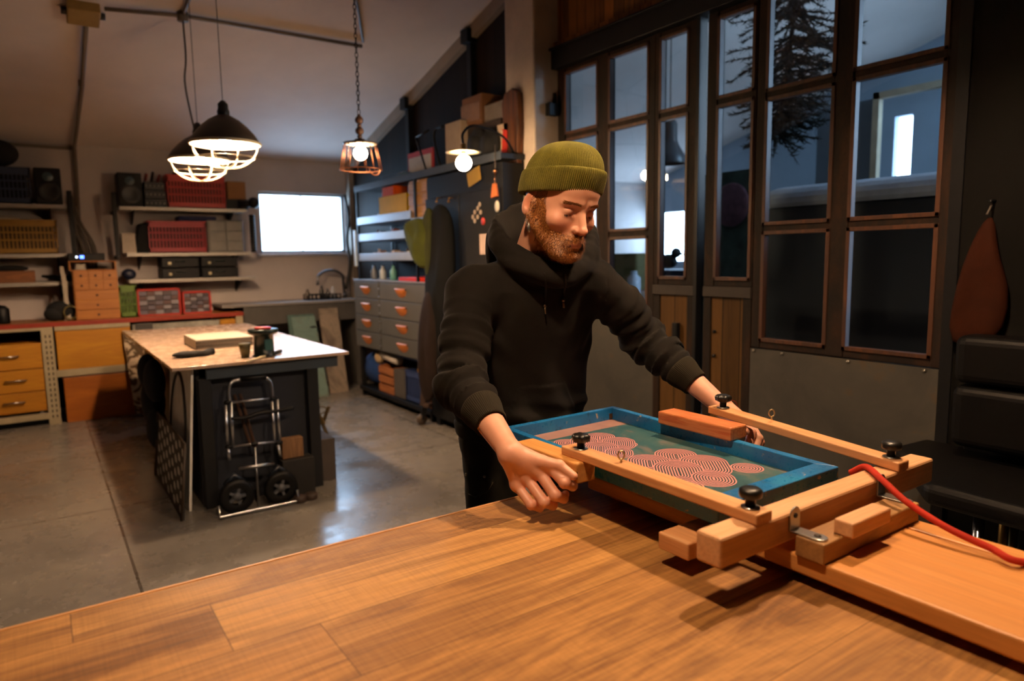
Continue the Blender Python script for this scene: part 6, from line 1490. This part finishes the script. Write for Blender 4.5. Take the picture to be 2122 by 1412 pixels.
a, b, zt = low(816, 838, 768); simple('grey_box', 'grey box between the orange crate and the blue crate', 'box', (2.60, a, .10), (2.84, b, zt), plain('grey_carton', '4c4640', .7))
a, b, zt = low(840, 885, 772); crate('storage_crate', 'navy blue plastic crate at the near end of the bay under the grey cabinet', 2.60, 2.88, a+.02, b, .10, zt, plain('blue_crate_plastic', '2a3a66', .5), None, plain('blue_grey_contents', '3a4656', .8, 0, .4, 30))
one(MB().ball((2.66, (a+b)/2, zt+.012), .04, 12), 'yellow_ball', plain('yellow_ball', 'd99a18', .5), 'yellow ball on top of the navy blue crate', 'ball')
one(MB().box((2.64, a+.04, .455), (2.84, b+.25, .495)), 'blue_folder', plain('blue_folder', '16306a', .6), 'blue folder under the lowest drawers above the navy crate', 'folder')
# trays above the cabinet
steelb = plain('bluish_tray_steel', 'a2a8b2', .35, .4, .05); tn = ('lowest', 'middle', 'top'); trz = [1.325, 1.508, 1.662]
for i, z in enumerate(trz):
    t = thing('rack_tray', 'bluish steel tray above the grey cabinet, %s of the three' % tn[i], 'tray', (2.7, 5.65, z), 'steel trays above the cabinet')
    MB().box((KX, 5.02 if i < 1 else 5.12, z), (SIDE, 6.25, z+.008)).box((KX, 5.02 if i < 1 else 5.12, z), (KX+.008, 6.25, z+.072)).build('tray_body', steelb, t, .002)
    rnd = random.Random(i+5)
    for k in range(9):
        yy = 5.25+k*.10+rnd.uniform(-.02, .02); cl = rnd.choice(['8a6a50', 'a89078', '6e3020', '9aa0a8', '4a4440', 'b8a890', '3a3634'])
        hh = rnd.uniform(.05, .085); o = MB()
        if k % 3 == 0: o.box((2.60, yy, z+.009), (2.66, yy+.05, z+.02+hh))
        elif k % 3 == 1: o.lathe((2.64, yy+.02, z+.009), [(0, 0), (.025, 0), (.025, hh*.8), (.012, hh), (.012, hh+.02), (0, hh+.02)], 12)
        else: o.ball((2.64, yy+.02, z+.045), .036, 8, (1, 1.2, 1))
        one(o, ('small_carton', 'small_pot', 'small_lump')[k % 3], plain('bits_'+cl, cl, .6), '%s coloured oddment, number %s from the near end on the %s steel tray' % ({'8a6a50': 'brown', 'a89078': 'tan', '6e3020': 'rust', '9aa0a8': 'bluish', '4a4440': 'charcoal', 'b8a890': 'cream', '3a3634': 'black'}[cl], ('one', 'two', 'three', 'four', 'five', 'six', 'seven', 'eight', 'nine')[k], tn[i]), 'oddment', 'oddments on the %s steel tray' % tn[i])
for yy in (5.05, 6.27): one(MB().box((KX+.01, yy, 1.152), (KX+.03, yy+.02, 2.02)).box((SIDE-.03, yy, 1.152), (SIDE-.01, yy+.02, 2.02)), 'rack_post', M_black_steel, 'black rack post at the %s end of the steel trays' % ('near' if yy < 5.5 else 'far'), 'post', 'rack posts')
simple('red_box', 'flat red box lying on top of the grey cabinet', 'box', (2.58, 4.95, 1.152), (2.85, 5.45, 1.185), red_c)
for i, (yy, cl, lab) in enumerate(((5.95, 'a8b0b4', 'pale bottle on the far part of the grey cabinet top'), (5.72, '5a9088', 'greenish bottle in the middle of the grey cabinet top'), (6.15, '6a7078', 'grey bottle at the far end of the grey cabinet top'))):
    one(MB().lathe((2.66, yy, 1.152), [(0, 0), (.03, 0), (.032, .01), (.032, .08), (.014, .11), (.014, .135), (0, .135)], 16), 'spray_bottle', plain('bottle_'+cl, cl, .3), lab, 'bottle')
one(MB().box((KX-.02, 6.27, 1.28), (KX-.005, 6.31, 1.62)), 'white_strip', plain('bright_white_strip', 'd0dce4', .4), 'bright white strip clipped to the far rack post', 'strip')
# on the top tray
yz = trz[2]+.075
a, b = pX(843, 420, 2.58).y, pX(785, 420, 2.58).y; t = thing('yellow_bin', 'bright yellow bin with papers on the top steel tray', 'bin', (2.7, (a+b)/2, trz[2]+.008)); zt = pX(815, 404, 2.58).z
m = MB().box((2.58, a, trz[2]+.009), (2.80, b, trz[2]+.02)); m.box((2.58, a, trz[2]+.009), (2.59, b, zt)).box((2.79, a, trz[2]+.009), (2.80, b, zt)).box((2.58, a, trz[2]+.009), (2.80, a+.01, zt)).box((2.58, b-.01, trz[2]+.009), (2.80, b, zt)); m.build('bin_body', plain('bright_yellow_plastic', 'e0b010', .6, 0, .05, 12, 0, .05), t, .003)
MB().rbox((2.60, (a+b)/2-.0, zt-.04), (2.74, b-.02, zt+.085), .02).build('contents', plain('bright_orange_plastic', 'd8561f', .6, 0, .1, 12, 0, .05), t, .006)
one(MB().box((2.62, a+.02, zt-.05), (2.76, (a+b)/2-.02, zt+.01)), 'black_strap_roll', blk, 'black coiled strap inside the yellow bin', 'strap', None, .01)
a, b = max(4.87, pX(893, 400, 2.58).y), pX(846, 400, 2.58).y; zt = pX(870, 371, 2.58).z; t = thing('drawer_chest', 'pale wooden three drawer chest next to the yellow bin', 'chest of drawers', (2.7, (a+b)/2, trz[2]))
simple('chest_shelf', 'short grey shelf board carrying the pale wooden chest', 'shelf', (KX, 4.868, trz[2]-.01), (SIDE-.004, 5.115, trz[2]+.008), steelb)
pw = wood('pale_chest_wood', 'c79a68', 'b0824e', 'y', .5); MB().box((2.59, a, trz[2]+.009), (2.85, b, zt)).build('carcass', pw, t, .003); hh = (zt-trz[2]-.02)/3
for i in range(3): MB().box((2.578, a+.006, trz[2]+.013+i*hh), (2.592, b-.006, trz[2]+.009+(i+1)*hh-.008)).build('drawer', pw, t, .003)
# long top shelf
ts = thing('top_shelf', 'long dark metal shelf high above the grey cabinet and the locker', 'shelf', (2.75, 5.0, 2.0)); MB().box((KX, 3.78, 1.985), (2.742, 4.03, 2.02)).box((KX, 4.02, 1.985), (SIDE-.004, 6.29, 2.02)).build('board', plain('dark_blue_grey_steel', '24272c', .45, .3), ts, .002)
MB().box((KX-.004, 3.78, 1.975), (KX, 6.29, 2.03)).build('lip', plain('blue_grey_lip', '3e444c', .4, .3), ts)
def top(px0, px1, pyt, X): a, b = pX(px1, 330, X).y, pX(px0, 330, X).y; return a, b, pX((px0+px1)/2, pyt, X).z
a, b, zt = top(785, 832, 356, 2.62); simple('blue_cloth_pile', 'folded light blue cloths at the far end of the long top shelf', 'cloth', (2.62, a, 2.021), (2.85, b, 2.08), plain('light_blue_cloth', '54708e', .9), .015)
a, b, zt = top(845, 897, 312, 2.72); t = thing('red_white_sign', 'blank white board with a red frame standing on the long top shelf', 'board', (2.72, (a+b)/2, 2.02)); MB().box((2.72, a, 2.021), (2.735, b, zt)).build('frame', plain('red_frame_paint', 'a02222', .5), t, .002); MB().box((2.715, a+.03, 2.05), (2.721, b-.03, zt-.045)).build('white_face', plain('sign_white', 'bdb4ac', .6), t)
fd = thing('folding_frame', 'black folding stand leaning on the long top shelf', 'stand', (2.65, 4.9, 2.02))
P_ = [pX(*p, 2.64) for p in ((886, 362), (862, 285), (888, 270), (915, 350))]
for a_, b_ in ((0, 1), (1, 2)): MB().tube([P_[a_], P_[b_]], .009, 8).build('bar', blk, fd)
MB().tube(smooth_pts([pX(912, 345, 2.68), pX(900, 290, 2.68), pX(903, 268, 2.68), pX(918, 262, 2.68)], 5), .010, 8).build('bar', blk, fd)
a, b, zt = top(924, 956, 252, 2.66); simple('tall_carton', 'tall pale carton standing on the long top shelf beside the disc lamp', 'box', (2.66, a, 2.021), (2.86, b, zt), plain('pale_carton', '8f7c68', .8))
a, b, zt = top(960, 1000, 198, 2.72); t = thing('wrapped_box', 'brown box wrapped in shiny plastic high on the top shelf', 'box', (2.8, (a+b)/2, 2.3)); zb = pX(980, 262, 2.72).z
MB().box((2.72, a, zb), (2.90, b, zt)).build('carton', plain('brown_box', '6a4426', .7), t, .006)
gl = plain('shiny_wrap', '7a5a44', .08, 0, .1, 20, .5); MB().box((2.712, a+.01, zb+.03), (2.722, b+.005, zt-.05)).build('plastic_wrap', gl, t, .003)
a2, b2, z2 = top(1000, 1056, 205, 2.74); simple('white_carton', 'greyish white carton on top of the pile by the pale pillar', 'box', (2.74, max(4.03, a2), zb), (2.90, a-.005, z2-.02), plain('grey_white_carton', '6e645c', .8))
simple('support_box', 'dark box carrying the plastic wrapped box on the top shelf', 'box', (2.72, max(4.03, a2), 2.021), (2.90, b, zb), plain('dark_brown_box', '2e211a', .8, 0, .2))
for i, (px, py) in enumerate(((985, 300), (1012, 300))):
    q = pX(px, py, 2.66); one(MB().lathe((2.66, q.y, q.z), [(0, -.04), (.06, -.035), (.065, 0), (.07, .004), (.115, .010), (.115, .014), (0, .010)], 28, 'x'), 'black_hat', blk2, 'black round hat, %s of the two hanging over the dark locker' % (('left', 'right')[i]), 'hat', 'black hats')
q0, q1 = pX(1030, 260, 2.70), pX(1054, 332, 2.70); t = thing('red_white_packet', 'red and white packet standing at the pillar end of the top shelf', 'packet', (2.7, 4.1, 2.02))
ya, yb_ = q1.y, q0.y; m = MB().box((2.70, ya, 2.021), (2.715, yb_, q0.z)); m.build('packet_body', plain('packet_white', 'c0a890', .6), t, .002); MB().prism([(ya+.01, 2.05), (ya+(yb_-ya)*.6, 2.05), (ya+(yb_-ya)*.45, 2.2), (ya+(yb_-ya)*.65, q0.z-.03), (ya+.01, q0.z-.05)], 2.697, 2.701, 'x').build('red_shape', plain('packet_red', 'b8281c', .6), t)
# old board leaning at the pillar
p0, p1 = pX(1068, 400, 2.70), pX(1068, 206, 2.70)
ob = MB(); prof = [(3.80, 1.80), (3.86, 1.78), (3.97, 1.80), (3.985, 2.0), (3.97, 2.2), (3.99, 2.38), (3.95, 2.44), (3.86, 2.46), (3.80, 2.42), (3.79, 2.2), (3.81, 2.0)]
ob.prism(prof, 2.70, 2.745, 'x'); one(ob, 'old_board', wood('aged_red_brown_board', '7a4218', '3a2416', 'z', .6, 8), 'old reddish brown board hanging on the pale pillar behind the man', 'board', None, .006)
one(MB().box((2.71, 3.88, 1.2), (2.745, 3.91, 1.79)), 'pale_stick', plain('pale_stick', 'c0906a', .6), 'pale vertical stick on the pillar below the old board', 'stick')
# ------------------------------------------------------------------- dark locker with stickers, hanging jackets
lk = thing('dark_locker', 'tall dark grey locker with stickers behind the man', 'locker', (2.75, 4.3, 0)); lkm = plain('charcoal_locker_paint', '141313', .55, 0, .1, 5, 0, .2)
MB().box((KX+.02, 3.80, .06), (2.742, 4.86, 1.965)).build('carcass', lkm, lk, .004)
for a, b in ((3.81, 4.325), (4.335, 4.85)): MB().box((KX, a, .08), (KX+.02, b, 1.80)).build('door', lkm, lk, .004)
MB().cyl((KX-.03, 4.38, 1.0), (KX-.03, 4.38, 1.12), .008, 8).build('handle', rough_metal('locker_handle', '8a8680', .4), lk)
for a, b in ((3.86, .03), (4.80, .03)): MB().box((KX+.03, a-.03, 0), (KX+.09, a+.03, .06)).box((2.68, a-.03, 0), (2.73, a+.03, .06)).build('foot', M_black_steel, lk)
rnd = random.Random(4)
def sticker(px, py, w, h, mat, lab, seg=0, x=KX-.001, cat='sticker'):
    q = pX(px, py, x); m = MB()
    if seg: m.M = Matrix.Translation((x, q.y, q.z)) @ Matrix.Diagonal((1, w/h, 1, 1)); m.lathe((0, 0, 0), [(0, -.0015), (h/2, -.0015), (h/2, .0005)], seg, 'x')
    else: m.box((x-.0015, q.y-w/2, q.z-h/2), (x+.0005, q.y+w/2, q.z+h/2))
    return one(m, 'sticker', mat, lab, cat)
sticker(1030, 428, .055, .075, plain('white_sticker', 'c0b6a8', .6), 'white oval sticker on the dark locker door', 20); sticker(1001, 459, .05, .05, plain('red_sticker', 'b02a1a', .5), 'round red sticker on the dark locker door', 20)
sticker(1008, 506, .17, .14, plain('white_paper_note', 'b0988c', .8), 'white sheet of paper on the dark locker behind the shoulder', 0)
t = thing('letter_sticker', 'cluster of small pale patches stuck slanting on the dark locker door', 'sticker', tuple(pX(990, 440, KX)))
m = MB()
for px, py in ((994, 424), (990, 432), (984, 440), (996, 440), (980, 450), (990, 450), (984, 458)): q = pX(px, py, KX); m.ball((KX-.001, q.y, q.z), .017, 6, (.08, 1, 1))
m.build('pale_patches', plain('pale_patch', '9a8878', .6), t)
q = pX(982, 366, 2.545); m = MB(); m.M = Matrix.Translation(q) @ Matrix.Rotation(R(-14), 4, 'X'); m.box((-.002, -.085, -.05), (.002, .085, .05)); one(m, 'yellow_sign', plain('ochre_sign', '8a6a1c', .6), 'small tilted ochre sign on the upper part of the dark locker', 'sign')
t = thing('hanging_tassel', 'orange leather tag hanging on a chain in front of the dark locker', 'tag', tuple(pX(1024, 390, 2.53)))
q, q2, q3 = pX(1025, 395, 2.53), pX(1026, 355, 2.53), pX(1026, 300, 2.53)
MB().prism([(q.y-.035, q.z-.04), (q.y+.045, q.z-.045), (q.y+.02, q.z+.045), (q.y-.015, q.z+.045)], 2.525, 2.54, 'x').build('tag', plain('orange_leather', 'a0521c', .6), t, .003)
MB().tube([q2, q], .003, 6).ball(tuple(q2), .014, 8).build('chain', rough_metal('copper_chain', 'b07850', .3), t); MB().tube([q3, q2], .003, 6).build('cord', M_cable, t)
# jackets
def jacket(name, label, pts_px, X, mat, th=.05):
    P = [pX(px, py, X) for px, py in pts_px]; m = MB(); n = len(P); c = sum(P, Vector())/n; rings = []
    for dx, k in ((0.0, .80), (-.03, .97), (-.055, 1.0), (-.075, .93), (-.09, .7), (-.095, .3)): rings.append([(X+dx+.012*math.sin(i*1.9+dx*60), c.y+(p.y-c.y)*k, c.z+(p.z-c.z)*k) for i, p in enumerate(P)])
    vs = [v for r in rings for v in r]+[(X-.097, c.y, c.z)]; fs = [(j*n+i, j*n+(i+1) % n, (j+1)*n+(i+1) % n, (j+1)*n+i) for j in range(5) for i in range(n)]+[(5*n+i, 5*n+(i+1) % n, 6*n) for i in range(n)]+[tuple(range(n-1, -1, -1))]
    m.add(vs, fs, True); o = m.build(name, mat, None, sub=2); return tag(o, label, 'trousers' if 'trousers' in name else 'jacket')
jacket('olive_jacket', 'olive green jacket hanging at the near end of the steel trays', ((868, 455), (885, 448), (902, 470), (910, 520), (905, 555), (885, 560), (866, 535), (852, 490), (850, 460)), 2.50, cloth('olive_jacket_cloth', '34380f', .9, 120, .3, .05))
jacket('olive_jacket_lining', 'narrow dark olive garment hanging between the green jacket and the black coat', ((895, 425), (910, 430), (915, 520), (905, 600), (893, 560), (890, 470)), 2.515, cloth('dark_olive_cloth', '2a2c14', .9, 120, .3, .1))
jacket('black_jacket', 'long black coat hanging on the locker between the green jacket and the man', ((905, 420), (930, 418), (952, 440), (955, 620), (945, 760), (915, 800), (892, 740), (893, 560)), 2.52, cloth('black_coat_cloth', '050505', .9, 120, .3, .0))
jacket('work_trousers', 'dark brown work trousers hanging low in front of the locker', ((890, 600), (915, 590), (925, 700), (920, 800), (900, 850), (882, 800), (880, 680)), 2.50, cloth('dark_brown_cloth', '1c120d', .9, 100, .3, .1))
for px, lab in ((913, 'left brass coat hook on the dark locker'), (938, 'right brass coat hook on the dark locker')):
    q = pX(px, 416, KX); one(MB().tube([(KX, q.y, q.z+.02), (KX-.03, q.y, q.z+.02), (KX-.035, q.y, q.z-.005)], .005, 8).ball((KX-.035, q.y, q.z-.008), .010, 8), 'coat_hook', rough_metal('brass_hook', 'a87c40', .35), lab, 'hook')
# caster dolly and timber at the near foot of the cabinet
p = pZ(878, 882, 0); dl = thing('caster_dolly', 'old wheeled timber trolley at the near foot of the grey cabinet', 'trolley', (p.x, p.y, 0))
MB().lathe((p.x, p.y+.03, .045), [(0, -.014), (.042, -.014), (.045, 0), (.042, .014), (0, .014)], 22, 'y').build('wheel', plain('worn_caster', '4a3c30', .5), dl)
MB().bar((p.x, p.y+.03, .045), (p.x+.03, p.y+.02, .16), .03, .04).build('fork', M_black_steel, dl); MB().bar((p.x+.01, p.y+.02, .16), (p.x+.06, p.y-.02, .72), .03, .05).build('upright', plain('old_dark_timber', '3a281e', .8), dl); MB().bar((p.x, p.y-.05, .17), (p.x+.05, p.y-.02, .17), .05, .03).build('crossbar', plain('old_dark_timber', '3a281e', .8), dl)
# =================================================================== DARK CORNER ON THE RIGHT
lt = plain('black_leather', '060505', .5, 0, .15, 12, .15, .14); ch = thing('leather_chair', 'black leather chair with chrome legs in the dark right corner', 'chair', (2.55, .8, 0))
m = MB().prism([(2.28, .99), (2.25, .42), (2.80, .42), (2.86, 1.25), (2.66, 1.27)], .53, .60, 'z'); m.build('seat', lt, ch, .025, 4)
for i, (z0_, z1_) in enumerate(((.64, .86), (.87, 1.04))):
    for j, (y0_, y1_) in enumerate(((.45, .76), (.77, 1.09))): MB().rbox((2.66, y0_, z0_), (2.80, y1_, z1_), .04).build('back_cushion', lt, ch, .03, 4)
MB().box((2.80, .45, .55), (2.84, 1.09, 1.0)).build('back_frame', M_black_steel, ch, .005)
chrome = rough_metal('chrome_leg', 'b8bcc8', .15); brass = rough_metal('dull_brass_leg', '8a7040', .3)
for i, (lx, ly) in enumerate(((2.36, .86), (2.36, .50), (2.74, .92), (2.74, .50))): MB().cyl((lx, ly, 0), (lx, ly, .53), .016, 14).build('leg', chrome if i < 2 else brass, ch)
MB().cyl((2.40, .78, 0), (2.40, .78, .53), .012, 12).build('leg', brass, ch)
ap = thing('leather_apron', 'reddish brown leather apron hanging in the dark right corner', 'apron', (2.88, 1.08, 1.0))
P = [pX(*p, 2.90) for p in ((2050, 445), (2062, 452), (2068, 530), (2095, 590), (2085, 690), (2040, 722), (1958, 722), (1972, 640), (1998, 540), (2028, 470))]
m = MB(); n = len(P); c = sum(P, Vector())/n; vs = []
for dx, k in ((0.02, 1.0), (0.0, 1.0), (-.02, .96), (-.03, .7), (-.028, .35)): vs += [(2.90+dx+.010*math.sin(i*2.3), c.y+(p.y-c.y)*k, c.z+(p.z-c.z)*k) for i, p in enumerate(P)]
vs.append((2.872, c.y, c.z)); m.add(vs, [(j*n+i, j*n+(i+1) % n, (j+1)*n+(i+1) % n, (j+1)*n+i) for j in range(4) for i in range(n)]+[(4*n+i, 4*n+(i+1) % n, 5*n) for i in range(n)]+[tuple(range(n-1, -1, -1))], True)
m.build('apron_body', plain('brown_apron_leather', '2c1207', .8, 0, .2, 10, .2, .08), ap, sub=1)
MB().tube([P[0]+Vector((-.02, 0, 0)), P[0]+Vector((.03, 0, .05))], .004, 6).build('neck_strap', M_cable, ap)
MB().cyl((2.90, P[0].y, P[0].z+.05), (2.94, P[0].y, P[0].z+.05), .006, 8).build('hook', M_black_steel, ap)
